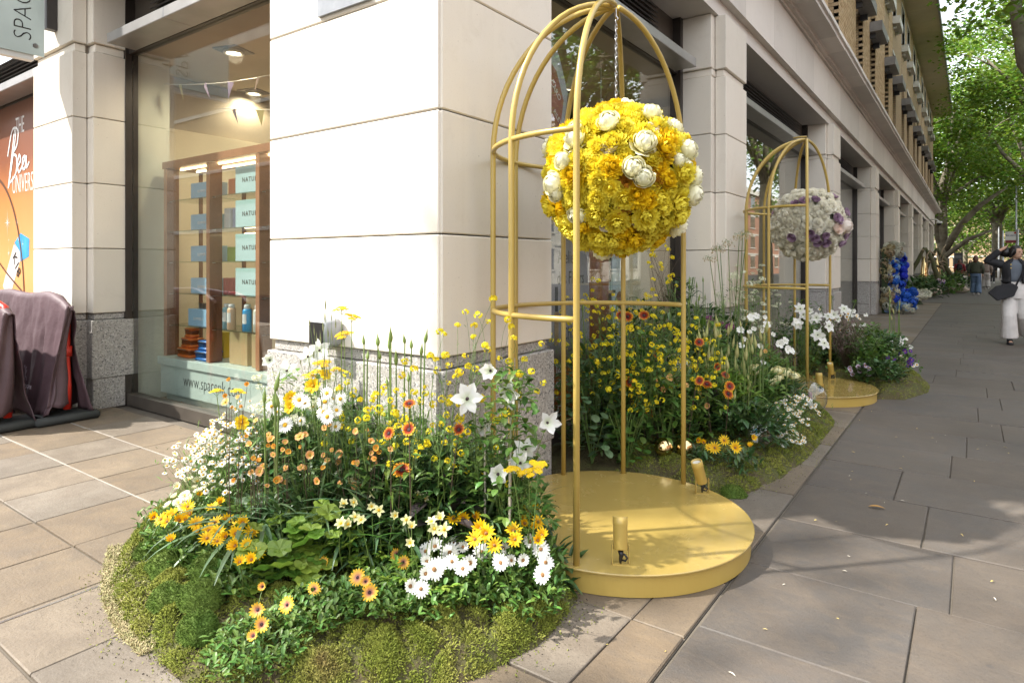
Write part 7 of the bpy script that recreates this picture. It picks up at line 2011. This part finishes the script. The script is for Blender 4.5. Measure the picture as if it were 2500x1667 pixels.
# ================================================================== TREES
M['bark'] = pm('plane_bark', (.115, .095, .07), .9, col2=(.22, .20, .14), vs=2.5, bump=.8, bsz=14., bdist=.03)
M['tleaf'] = pm('plane_leaf', (.12, .215, .02), .5, col2=(.18, .29, .032), vs=1.2, trans=.42, irand=.4, spec=.4)
STAR = [(.0, -.15), (.22, -.28), (.30, -.08), (.52, .05), (.30, .18), (.22, .46), (.08, .32), (0, .62), (-.08, .32), (-.22, .46), (-.30, .18), (-.52, .05), (-.30, -.08), (-.22, -.28)]
KITE = [(0, -.3), (.34, .05), (.0, .55), (-.34, .05)]
def tree(x, y, h, cz, rx, rz_, label, n, size, shape, seed, trunk_r=.26, lean=(0, 0), limbs=None, flat_bottom=.75):
    gg = random.Random(seed)
    t = thing('plane_tree', label, 'tree', (x, y, -.1), 0, 'plane trees along the street')
    b = MB()
    top = Vector((lean[0], lean[1], cz - rz_*.55))
    b.tube([(0, 0, 0), (lean[0]*.2, lean[1]*.2, top.z*.4), (lean[0]*.6, lean[1]*.6, top.z*.75), top], [trunk_r*1.25, trunk_r, trunk_r*.9, trunk_r*.75], 12)
    tips = []
    nl = 9
    for k in range(nl):
        a = 2*math.pi*k/nl + gg.uniform(-.3, .3)
        st_ = Vector((lean[0]*.6, lean[1]*.6, top.z*.75)).lerp(top, gg.random())
        en = Vector((lean[0], lean[1], cz)) + Vector((math.cos(a)*rx*gg.uniform(.5, .85), math.sin(a)*rx*gg.uniform(.5, .85), gg.uniform(-.35, .75)*rz_))
        mid = st_.lerp(en, .5) + Vector((gg.uniform(-.4, .4), gg.uniform(-.4, .4), gg.uniform(.1, .8)))
        b.tube([st_, st_.lerp(mid, .5), mid, mid.lerp(en, .5) + Vector((gg.uniform(-.2, .2), gg.uniform(-.2, .2), 0)), en], [trunk_r*.5, trunk_r*.42, trunk_r*.3, trunk_r*.2, .03], 7)
        tips.append((mid, en))
        for j in range(4):
            s0 = mid.lerp(en, gg.uniform(0, .8)); e2 = s0 + Vector((gg.uniform(-1, 1), gg.uniform(-1, 1), gg.uniform(-.3, 1)))*rx*.35
            b.tube([s0, s0.lerp(e2, .5) + Vector((0, 0, .15)), e2], [trunk_r*.16, trunk_r*.1, .015], 5); tips.append((s0, e2))
    for lb in (limbs or []):
        b.tube([Vector(p) for p in lb[0]], lb[1], 9)
    b.build('trunk', M['bark'], t, True)
    clumps_ = []
    for k in range(max(30, n//110)):
        if k % 2:
            s0, e2 = gg.choice(tips); c = s0.lerp(e2, gg.uniform(.4, 1.1)) + Vector((gg.gauss(0, .4), gg.gauss(0, .4), gg.gauss(0, .4)))
        else:
            d = Vector((gg.gauss(0, 1), gg.gauss(0, 1), gg.gauss(0, 1))).normalized()*gg.uniform(.72, 1.02)
            c = Vector((lean[0] + d.x*rx, lean[1] + d.y*rx, cz + d.z*rz_*(1 if d.z > 0 else flat_bottom)))
        clumps_.append((c, gg.uniform(.55, 1.15)*rx*.2))
    vs = []; fs = []; m_ = len(shape)
    per = n // len(clumps_)
    for (c, cr_) in clumps_:
        for k in range(per):
            d = Vector((gg.gauss(0, 1), gg.gauss(0, 1), gg.gauss(0, .75)))*.55*cr_
            p = c + d
            s = size*gg.uniform(.6, 1.25)
            no = Vector((gg.gauss(0, .55), gg.gauss(0, .55), 1)).normalized()
            ax = (no.orthogonal()).normalized(); ax = Quaternion(no, gg.uniform(0, 6.28)) @ ax; bx = no.cross(ax)
            q0 = len(vs); dr = gg.uniform(.0, .35)
            for (u, v) in shape:
                vs.append(tuple(p + ax*(u*s) + bx*(v*s) - no*(dr*s*(u*u + v*v))))
            fs.append(tuple(range(q0, q0 + m_)))
    cr = MB(); cr.v = vs; cr.f = fs; cr.m = [0]*len(fs)
    tag(cr.build('crown', M['tleaf'], t), kind='stuff')
    return t
tree(6.6, 14.5, 13, 8.6, 4.9, 4.6, 'tall plane tree whose dark limb leans over the pavement', 13000, .19, STAR, 1, .34,
     limbs=[([(-.5, .8, 2.6), (-2.0, 1.7, 4.3), (-2.95, 2.1, 5.2), (-3.45, 2.25, 6.2), (-3.6, 2.3, 7.6), (-3.2, 2.6, 9.5)], [.20, .17, .15, .135, .125, .07]), ([(-3.5, 2.25, 6.4), (-2.7, 2.9, 7.6), (-1.7, 3.6, 8.8)], [.09, .07, .03])])
tree(6.9, 24, 14, 10.0, 5.0, 5.6, 'broad plane tree beyond the leaning one at the kerb', 15000, .21, STAR, 2, .34)
tree(6.2, 35, 15, 10.8, 5.2, 6.6, 'dense plane tree at the kerb level with the driftwood arches', 17000, .23, KITE, 3, .36)
tree(5.6, 47, 15, 11.2, 5.4, 7.2, 'plane tree by the bus stand sign', 16000, .26, KITE, 4, .36)
tree(6.4, 62, 16, 12, 6.0, 8.5, 'plane tree behind the tall street lamp', 15000, .32, KITE, 5, .4)
tree(.3, 58.5, 18, 11.8, 6.6, 9.0, 'old plane tree with heavy spreading limbs past the end of the building', 24000, .30, KITE, 6, .36,
     limbs=[([(.1, 0, 2.6), (1.2, -.6, 4.6), (2.4, -1.0, 6.0), (4.0, -1.5, 7.2)], [.30, .24, .18, .08]), ([(.0, 0, 2.0), (1.6, -.8, 3.4), (3.4, -1.4, 4.2)], [.22, .16, .06]), ([(-.1, 0, 3.2), (-.6, .2, 6), (.3, .1, 9), (1.2, 0, 12)], [.34, .28, .2, .08])])
tree(-1.5, 72, 18, 12, 7.5, 9.5, 'tall plane tree farther down the street', 15000, .36, KITE, 7, .5)
tree(4.4, 84, 18, 12, 7.5, 9.5, 'distant plane tree closing the view down the street', 15000, .40, KITE, 8, .5)
tree(11.5, 80, 18, 11, 7.5, 9., 'distant plane tree over the roadway', 10000, .40, KITE, 9, .5)
tree(1.5, 98, 12, 6.5, 7.0, 5.5, 'low spreading tree far down the pavement', 9000, .42, KITE, 11, .3)
tree(9.0, 104, 12, 6.5, 7.0, 5.5, 'low spreading tree beyond the roadway end', 9000, .42, KITE, 12, .3)
tree(-4.5, 62, 12, 5.5, 4.0, 4.5, 'leafy young tree behind the end of the building', 7000, .30, KITE, 13, .16)
tree(-2.2, -6.1, 12, 8.6, 3.0, 2.8, 'unseen tree placed on the side street to cast dappled shade on the corner', 1300, .24, STAR, 10, .24)  # out-of-view tree, placed and thinned to dapple the corner paving

# ================================================================== BUILDINGS ACROSS THE STREETS
M['bwhite'] = pm('white_trim', (.62, .58, .50), .7, vs=1.)
M['roofslate'] = pm('roof_slate', (.08, .08, .09), .7)
def house(x0, y0, x1, y1, h, m, face_x, label, nw, nf, name='brick_building'):
    t = thing(name, label, 'building', (0, 0, 0), 0, 'buildings across the street')
    w = boxobj('wall', (x0, y0, -.15), (x1, y1, h), m, t)
    boxobj('roof', (x0 - .3, y0 + .003, h + .003), (x1 + .3, y1 - .003, h + .7), M['bwhite'], t)
    L_ = (y1 - y0) if face_x else (x1 - x0)
    for f in range(nf):
        z0 = 1.0 + f*h/nf
        for k in range(nw):
            a = (k + .5)*L_/nw
            ww = L_/nw*.24; hh = h/nf*.55
            if face_x == 1: bx_ = ((x0 - .02, y0 + a - ww, z0), (x0 + .1, y0 + a + ww, z0 + hh)); sb = ((x0 - .1, y0 + a - ww - .12, z0 - .14), (x0 + .1, y0 + a + ww + .12, z0 - .003)); hb = ((x0 - .08, y0 + a - ww - .12, z0 + hh + .003), (x0 + .1, y0 + a + ww + .12, z0 + hh + .22))
            elif face_x == 2: bx_ = ((x0 + a - ww, y1 - .1, z0), (x0 + a + ww, y1 + .02, z0 + hh)); sb = ((x0 + a - ww - .12, y1 - .1, z0 - .14), (x0 + a + ww + .12, y1 + .1, z0 - .003)); hb = ((x0 + a - ww - .12, y1 - .1, z0 + hh + .003), (x0 + a + ww + .12, y1 + .08, z0 + hh + .22))
            else: bx_ = ((x0 + a - ww, y0 - .02, z0), (x0 + a + ww, y0 + .1, z0 + hh)); sb = ((x0 + a - ww - .12, y0 - .1, z0 - .14), (x0 + a + ww + .12, y0 + .1, z0 - .003)); hb = ((x0 + a - ww - .12, y0 - .08, z0 + hh + .003), (x0 + a + ww + .12, y0 + .1, z0 + hh + .22))
            o = boxobj('window', *bx_, M['wglass'], t); boxobj('sill', *sb, M['bwhite'], o); boxobj('lintel', *hb, M['bwhite'], o)
    for f in range(1, nf):
        z = f*h/nf - .1
        if face_x == 1: boxobj('string_course', (x0 - .07, y0 + .01, z), (x0 + .05, y1 - .01, z + .2), M['bwhite'], t)
        elif face_x == 2: boxobj('string_course', (x0 + .01, y1 - .05, z), (x1 - .01, y1 + .07, z + .2), M['bwhite'], t)
        else: boxobj('string_course', (x0 + .01, y0 - .07, z), (x1 - .01, y0 + .05, z + .2), M['bwhite'], t)
    return t
house(24, -14, 34, 10, 12, M['redbrick'], 1, 'red brick block with white bands across the street from the corner', 6, 4)
house(24, 10.3, 34, 34, 11, M['redbrick'], 1, 'red brick terrace across the street from the cages', 7, 3)
house(24, 34.3, 34, 62, 12, M['bwhite'], 1, 'white stucco terrace across the street', 7, 4, 'stucco_building')
house(24, 62.3, 34, 130, 12, M['redbrick'], 1, 'long red brick block far along the opposite side', 14, 4)
house(-10, 150, 24, 160, 12, M['brickwall'], 3, 'buff brick building closing the far end of the street', 9, 4, 'brick_building')
house(24.5, 150, 60, 160, 11, M['redbrick'], 3, 'red brick building closing the far end of the street', 8, 3)
house(-60, -26, -9, -15.5, 13, M['brickwall'], 2, 'buff brick block on the other side of the side street', 12, 4)
house(-40, 66, -9, 80, 11, M['brickwall'], 3, 'buff brick building beyond the end of the stone building', 8, 3, 'stucco_building')

# ================================================================== STREET FURNITURE
M['pole_grey'] = pm('galvanised_pole', (.42, .43, .44), .45, metal=.5)
t = thing('bus_stand_sign', 'white Bus stand sign with a red band on a grey pole', 'sign', (3.9, 38.2, 0))
MB().tube([(.12, 0, 0), (.12, 0, 3.15)], .06, 10).build('pole', M['pole_grey'], t, True)
MB().box((-.36, -.02, 2.62), (.10, .0, 3.05)).build('sign_plate', M['white'], t)
MB().box((-.36, -.024, 2.48), (.10, .004, 2.618)).build('lower_band', pm('dark_red_band', (.22, .02, .03), .5), t)
textmesh('lettering', 'Bus stand', .10, pm('sign_navy', (.01, .03, .15), .5), t, frame((-.34, -.022, 2.83), (1, 0, 0), (0, 0, 1)), .001, .002)
MB().box((-.01, -.025, 2.93), (.09, -.0205, 3.03)).build('red_roundel', pm('sign_red', (.5, .02, .02), .5), t)
def lamp(x, y, h, label, head=True):
    t = thing('street_lamp', label, 'street lamp', (x, y, -.12), 0, 'grey street lamps')
    MB().tube([(0, 0, 0), (0, 0, 1.2), (0, 0, 1.25), (0, 0, h)], [.10, .10, .07, .05], 10).build('post', M['pole_grey'], t, True)
    if head:
        MB().tube([(0, 0, h - .3), (.3, 0, h + .05), (.9, 0, h + .1)], .03, 8).build('arm', M['pole_grey'], t, True)
        MB().lathe([(0, .08), (.2, .05), (.32, -.02), (.3, -.04), (0, -.05)], 16, M=Matrix.Translation((1.1, 0, h + .1)) @ Matrix.Diagonal((1.2, .8, 1, 1))).build('lamp_head', M['pole_grey'], t, True)
lamp(4.9, 59, 7.5, 'tall grey street lamp with a disc head at the kerb'); lamp(3.95, 54.2, 3.9, 'short plain grey post beside the tall street lamp', False); lamp(4.2, 72, 5, 'slim grey post far along the kerb', False)
t = thing('map_totem', 'black map totem standing on the far pavement', 'totem', (1.35, 57, 0))
MB().box((-.28, -.07, 0), (.28, .07, 2.3), ch=.01).build('panel', pm('totem_dark', (.025, .027, .03), .3), t); MB().box((-.2, -.074, 1.9), (.2, -.0705, 2.1)).build('printed_panel', pm('totem_print', (.12, .12, .13), .4), t)
t = thing('security_camera', 'white dome security camera bracketed on the building end', 'camera', (.0, 45.7, 3.98))
MB().tube([(0, 0, .25), (.35, 0, .25), (.5, 0, .12)], .03, 8).build('bracket', M['white'], t, True); MB().lathe([(.0, .14), (.16, .12), (.17, 0), (.15, -.02)], 16, M=Matrix.Translation((.52, 0, 0))).build('housing', M['white'], t, True); MB().lathe([(.14, -.02), (.11, -.11), (.0, -.15)], 16, M=Matrix.Translation((.52, 0, 0))).build('dome', M['black'], t, True)

# ================================================================== PEOPLE
SKIN = pm('skin', (.52, .31, .21), .55, vs=3.)
def loft(mb, secs, n=18, cap=True, mi=0):
    """secs: (x, y, z, rx, ry, tilt_x, tilt_y) ellipse rings"""
    vs = []; fs = []
    for s in secs:
        x, y, z, rx, ry = s[:5]
        tx = s[5] if len(s) > 5 else 0.; ty = s[6] if len(s) > 6 else 0.
        for j in range(n):
            a = 2*math.pi*j/n
            vs.append((x + rx*math.cos(a), y + ry*math.sin(a), z + rx*math.cos(a)*tx + ry*math.sin(a)*ty))
    for i in range(len(secs)-1):
        for j in range(n): fs.append((i*n+j, i*n+(j+1) % n, (i+1)*n+(j+1) % n, (i+1)*n+j))
    if cap: fs += [tuple(range(n-1, -1, -1)), tuple((len(secs)-1)*n + j for j in range(n))]
    mb.add(vs, fs, mi)
def limb(mb, pts, rr, n=12): 
    P = [Vector(p) for p in pts]; Q = []; RR = []
    for i in range(len(P)-1):
        for k in range(4): t = k/4; Q.append(P[i].lerp(P[i+1], t)); RR.append(rr[i]*(1-t) + rr[i+1]*t)
    Q.append(P[-1]); RR.append(rr[-1]); mb.tube(Q, RR, n)
def ball(mb, c, rx, ry, rz_, n=16):
    mb.lathe([(max(.0005, math.sin(math.pi*i/12)), -math.cos(math.pi*i/12)) for i in range(13)], n, 0, Matrix.Translation(c) @ Matrix.Diagonal((rx, ry, rz_, 1)))
def remesh(mb, name, m, parent, vox, smooth=4):
    me = mb.mesh(name, m, True); o = put(name, me, parent)
    md = o.modifiers.new('r', 'REMESH'); md.mode = 'VOXEL'; md.voxel_size = vox; md.use_smooth_shade = True
    md = o.modifiers.new('s', 'SMOOTH'); md.iterations = smooth; md.factor = .5
    dg = bpy.context.evaluated_depsgraph_get(); ev = o.evaluated_get(dg); nm = bpy.data.meshes.new_from_object(ev)
    o.modifiers.clear(); o.data = nm; nm.materials.clear(); nm.materials.append(m); nm.name = name
    nm.polygons.foreach_set('use_smooth', [True]*len(nm.polygons))
    return o
def hand(mb, w, d, side, sp):
    """palm with five fingers from the wrist w along direction d, palm side vector side"""
    w = Vector(w); d = Vector(d).normalized(); s = Vector(side).normalized(); n = d.cross(s)
    limb(mb, [w, w + d*.045, w + d*.085], [.022, .030, .028], 8)
    for k, (o, L_) in enumerate(((-.026, .058), (-.009, .070), (.009, .074), (.026, .066))):
        b0 = w + d*.08 + s*o; limb(mb, [b0, b0 + d*L_*.5 + n*.006 + s*o*sp, b0 + d*L_ + n*.028 + s*o*sp*1.4], [.0095, .009, .0075], 6)
    b0 = w + d*.03 + s*.026; limb(mb, [b0, b0 + d*.03 + s*.025, b0 + d*.058 + s*.03 + n*.012], [.011, .010, .008], 6)
def person(name_label, loc, rz, J, cols, vox=.011, hairlen=.28, loose=1.0, skirt=False, jacket_len=.95, grp=None, scale=1., front_open=True, pack=None):
    t = thing('person', name_label, 'person', loc, rz, grp); t.scale = (scale,)*3
    b = MB()
    hx, hy = J.get('hip', (0, 0)); 
    loft(b, [(hx, hy, .84, .15, .10), (hx, hy, .92, .165, .115), (hx, hy, 1.04, .13, .10), (hx*.6, hy*.6, 1.16, .125, .095), (0, 0, 1.30, .155, .105), (0, 0, 1.40, .165, .095), (0, .005, 1.455, .10, .07), (0, .01, 1.50, .052, .052), (0, 0, 1.56, .048, .05)])
    for s, L_ in (('l', J['ll']), ('r', J['rl'])):
        limb(b, L_, [.095, .062, .042, .034], 12)
        f = Vector(L_[-1]); limb(b, [f + Vector((0, .03, -.03)), f + Vector((0, -.06, -.055)), f + Vector((0, -.15, -.06))], [.035, .036, .028], 8)
    for A_ in (J['la'], J['ra']):
        limb(b, A_[:3], [.052, .042, .026], 10)
        hand(b, A_[2], A_[3], A_[4], .12)
    hd = Vector(J.get('head', (0, -.01, 1.615))); tn = J.get('turn', 0.)
    hb = MB()
    ball(hb, (0, 0, 0), .074, .092, .112)
    ball(hb, (0, -.03, -.055), .055, .062, .062)       # jaw
    limb(hb, [(0, -.088, .012), (0, -.103, -.020), (0, -.098, -.030)], [.008, .014, .010], 6)   # nose
    limb(hb, [(-.02, -.086, -.058), (0, -.093, -.058), (.02, -.086, -.058)], [.006, .009, .006], 6)   # lips
    for s in (-1, 1): ball(hb, (s*.076, .008, -.005), .010, .022, .032, 8); ball(hb, (s*.03, -.078, .030), .022, .012, .008, 8)
    Mh = Matrix.Translation(hd) @ Matrix.Rotation(tn, 4, 'Z') @ Matrix.Rotation(J.get('nod', 0.), 4, 'X')
    b.add(hb.v, hb.f, 0, Mh)
    body = remesh(b, 'body', SKIN, t, vox)
    # eyes
    for s in (-1, 1):
        e = MB(); ball(e, (0, 0, 0), .013, .006, .006, 8); e.build('eye', M['black'], t, True).matrix_local = Mh @ Matrix.Translation((s*.031, -.086, .012))
    # trousers
    tm = cols['trousers']; b = MB()
    loft(b, [(hx, hy, 1.10, .145, .112), (hx, hy, 1.0, .165, .13), (hx, hy, .90, .178, .14), (hx, hy, .80, .165, .135)])
    w = loose
    for L_ in (J['ll'], J['rl']):
        P0, P1, P2, P3 = [Vector(p) for p in (L_ if len(L_) == 4 else L_ + [L_[-1]])]
        limb(b, [P0 + Vector((0, 0, .02)), P0.lerp(P1, .5), P1, P1.lerp(P2, .5), P2 + Vector((0, .01, -.02))], [.108, .10 + .01*w, .085 + .025*w, .08 + .04*w, .075 + .058*w], 14)
    tr = remesh(b, 'trousers', tm, t, vox*1.2, 5)
    # top and jacket
    b = MB()
    loft(b, [(hx*.8, hy*.8, 1.08, .14, .108), (hx*.6, hy*.6, 1.16, .135, .105), (0, 0, 1.30, .165, .118), (0, 0, 1.40, .172, .106), (0, .005, 1.455, .11, .08), (0, .01, 1.49, .062, .062)])
    b.build('top', cols['top'], t, True)
    if cols.get('jacket'):
        b = MB(); vs = []; fs = []; n = 26; secs = [(jacket_len, .20, .155), (1.08, .185, .145), (1.2, .185, .138), (1.32, .205, .142), (1.41, .212, .125), (1.462, .13, .095), (1.505, .078, .08)]
        a0, a1 = ((-math.pi/2 + .42, 3*math.pi/2 - .42) if front_open else (-math.pi/2, 3*math.pi/2))
        for (z, rx, ry) in secs:
            for j in range(n+1):
                a = a0 + (a1-a0)*j/n; k = 1 + .03*math.sin(a*5 + z*20)
                vs.append((hx*max(0, 1.3-z) + rx*k*math.cos(a), ry*k*math.sin(a), z))
        for i in range(len(secs)-1):
            for j in range(n): fs.append((i*(n+1)+j, i*(n+1)+j+1, (i+1)*(n+1)+j+1, (i+1)*(n+1)+j))
        b.add(vs, fs); jo = b.build('jacket', cols['jacket'], t, True); md = jo.modifiers.new('t', 'SOLIDIFY'); md.thickness = .012
        for A_ in (J['la'], J['ra']):
            b = MB(); S_, E_, W2 = [Vector(p) for p in A_[:3]]
            limb(b, [S_ + (S_-E_).normalized()*.03, S_, S_.lerp(E_, .5), E_, E_.lerp(W2, .5), E_.lerp(W2, .93)], [.05, .078, .070, .064, .058, .05], 12); b.build('sleeve', cols['jacket'], t, True)
    # hair
    b = MB(); gg = random.Random(4)
    ball(b, (0, .016, .018), .088, .098, .112, 18)
    if hairlen > .15:
        limb(b, [(0, .05, .03), (0, .075, -.06), (0, .085, -hairlen*.6), (0, .08, -hairlen)], [.085, .085, .075, .045], 12)
    for s in (-1, 1): limb(b, [(s*.06, .0, .05), (s*.083, .02, -.02), (s*.08, .045, -.10)], [.03, .028, .018], 8)
    b2 = MB(); b2.add([v for v in b.v], b.f, 0, Mh)
    ho = b2.build('hair', cols['hair'], t, True)
    # cut the hair away from the face
    bmh = bmesh.new(); bmh.from_mesh(ho.data); inv = Mh.inverted()
    dele = [v for v in bmh.verts if (inv @ v.co).y < -.052 and (inv @ v.co).z < .062]
    bmesh.ops.delete(bmh, geom=dele, context='VERTS'); bmh.to_mesh(ho.data); bmh.free()
    # shoes
    for L_ in (J['ll'], J['rl']):
        f = Vector(L_[-1]); b = MB()
        loft(b, [(f.x, f.y - .055, f.z - .098, .048, .13), (f.x, f.y - .055, f.z - .07, .046, .125), (f.x, f.y - .03, f.z - .035, .042, .095), (f.x, f.y + .005, f.z + .02, .040, .05)], 14); b.build('shoe', cols['shoes'], t, True)
    if pack:
        b = MB(); b.box((-.15, .12, 1.02), (.15, .27, 1.42), ch=.05); b.build('backpack', pack, t, True)
    return t
def cloth(n, c, r=.8): return pm(n, c, r, col2=tuple(v*.82 for v in c), vs=7., bump=.3, bsz=60.)
CB = cloth('black_cloth', (.014, .014, .017)); CW = cloth('white_denim', (.66, .63, .60)); CG_ = cloth('grey_knit', (.13, .15, .18)); HB = pm('black_hair', (.012, .009, .008), .4, bump=.3, bsz=80.)
CJ = cloth('blue_denim', (.10, .16, .26)); CO = cloth('olive_nylon', (.055, .065, .04)); CR = cloth('red_coat', (.20, .012, .02)); HBR = pm('brown_hair', (.10, .035, .018), .45); SHW = cloth('white_shoe', (.65, .65, .63)); GREYT = cloth('pale_trouser', (.42, .40, .38))
D_ = Vector
J0 = dict(hip=(.0, 0), ll=[(-.09, 0, .90), (-.10, -.10, .50), (-.09, -.06, .14), (-.09, -.07, .10)], rl=[(.09, 0, .90), (.13, -.02, .50), (.20, .30, .22), (.20, .32, .20)],
          la=[(-.19, .01, 1.40), (-.40, -.02, 1.47), (-.21, -.05, 1.66), (.7, .3, .45), (0, 1, .2)], ra=[(.19, .01, 1.40), (.27, -.10, 1.18), (.17, -.20, 1.46), (-.2, -.1, .8), (1, 0, .2)], head=(.01, -.015, 1.615), turn=.85, nod=.06)
pt_ = person('person in black jacket and wide white trousers with a hand raised to the hair', (2.79, 11.95, 0), .08, J0, dict(trousers=CW, top=CG_, jacket=CB, hair=HB, shoes=CB), .0085, .10, 1.0, jacket_len=1.12, scale=1.0)
# her hair is gathered behind; buttons
for z in (1.40, 1.34): 
    o = MB().lathe([(0, .004), (.012, .003), (.013, 0)], 10, M=frame((-.075, -.128, z), (1, 0, 0), (0, 0, 1))).build('button', M['gold'], pt_)
hb_ = MB(); ball(hb_, (-.12, .07, 1.62), .11, .09, .09); hb_.build('hair_bunch', HB, pt_, True)
tb = thing('shoulder_bag', 'black angular shoulder bag at the hip of the person in white trousers', 'bag', (2.61, 11.80, .88)); tb.scale = (.86, .86, .86)
b = MB(); vs = [(-.26, 0, .02), (-.10, -.09, -.14), (.18, -.10, -.04), (.26, -.02, .16), (.14, 0, .24), (-.12, 0, .16)]
b.add([(x, y - .02, z) for x, y, z in vs] + [(x*.9, y + .14, z) for x, y, z in vs], [(0, 1, 2, 3, 4, 5), (11, 10, 9, 8, 7, 6)] + [(i, 6+i, 6+(i+1) % 6, (i+1) % 6) for i in range(6)]); o = b.build('bag_body', CB, tb)
md = o.modifiers.new('b', 'BEVEL'); md.width = .03; md.segments = 3
MB().tube([(.20, -.02, .16), (.30, -.03, .40), (.38, -.02, .62), (.40, .10, .66)], .018, 6).build('strap', CB, tb)
JW = dict(ll=[(-.09, 0, .90), (-.10, -.08, .49), (-.10, .06, .10), (-.10, .06, .10)], rl=[(.09, 0, .90), (.10, -.14, .52), (.10, -.12, .10), (.10, -.12, .10)], la=[(-.19, 0, 1.40), (-.27, .03, 1.14), (-.24, -.10, .93), (0, -.2, -1), (1, 0, 0)], ra=[(.19, 0, 1.40), (.27, .03, 1.14), (.25, -.05, .93), (0, -.2, -1), (-1, 0, 0)])
person('person in olive jacket and wide blue jeans walking away', (2.32, 34.5, 0), math.pi - .1, JW, dict(trousers=CJ, top=CB, jacket=CO, hair=HBR, shoes=SHW), .016, .22, .8, scale=1.05, front_open=False)
person('person in red coat with a black backpack walking away', (1.54, 47.8, 0), math.pi, JW, dict(trousers=CB, top=CR, jacket=CR, hair=HBR, shoes=CB), .018, .30, .3, jacket_len=.8, front_open=False, pack=CB)
person('person in pale wide trousers ahead of the olive jacket', (2.85, 44.0, 0), math.pi, JW, dict(trousers=GREYT, top=GREYT, jacket=cloth('beige_knit', (.25, .20, .17)), hair=HBR, shoes=SHW), .018, .2, .8, front_open=False)
person('person in black with dark trousers far down the pavement', (3.45, 59.0, 0), math.pi, JW, dict(trousers=CB, top=CB, jacket=CB, hair=HB, shoes=SHW), .02, .1, .2, front_open=False)
person('person in dark coat beside the map totem', (2.1, 55.0, 0), 0, JW, dict(trousers=CB, top=CG_, jacket=CB, hair=HB, shoes=CB), .02, .1, .2, front_open=False)
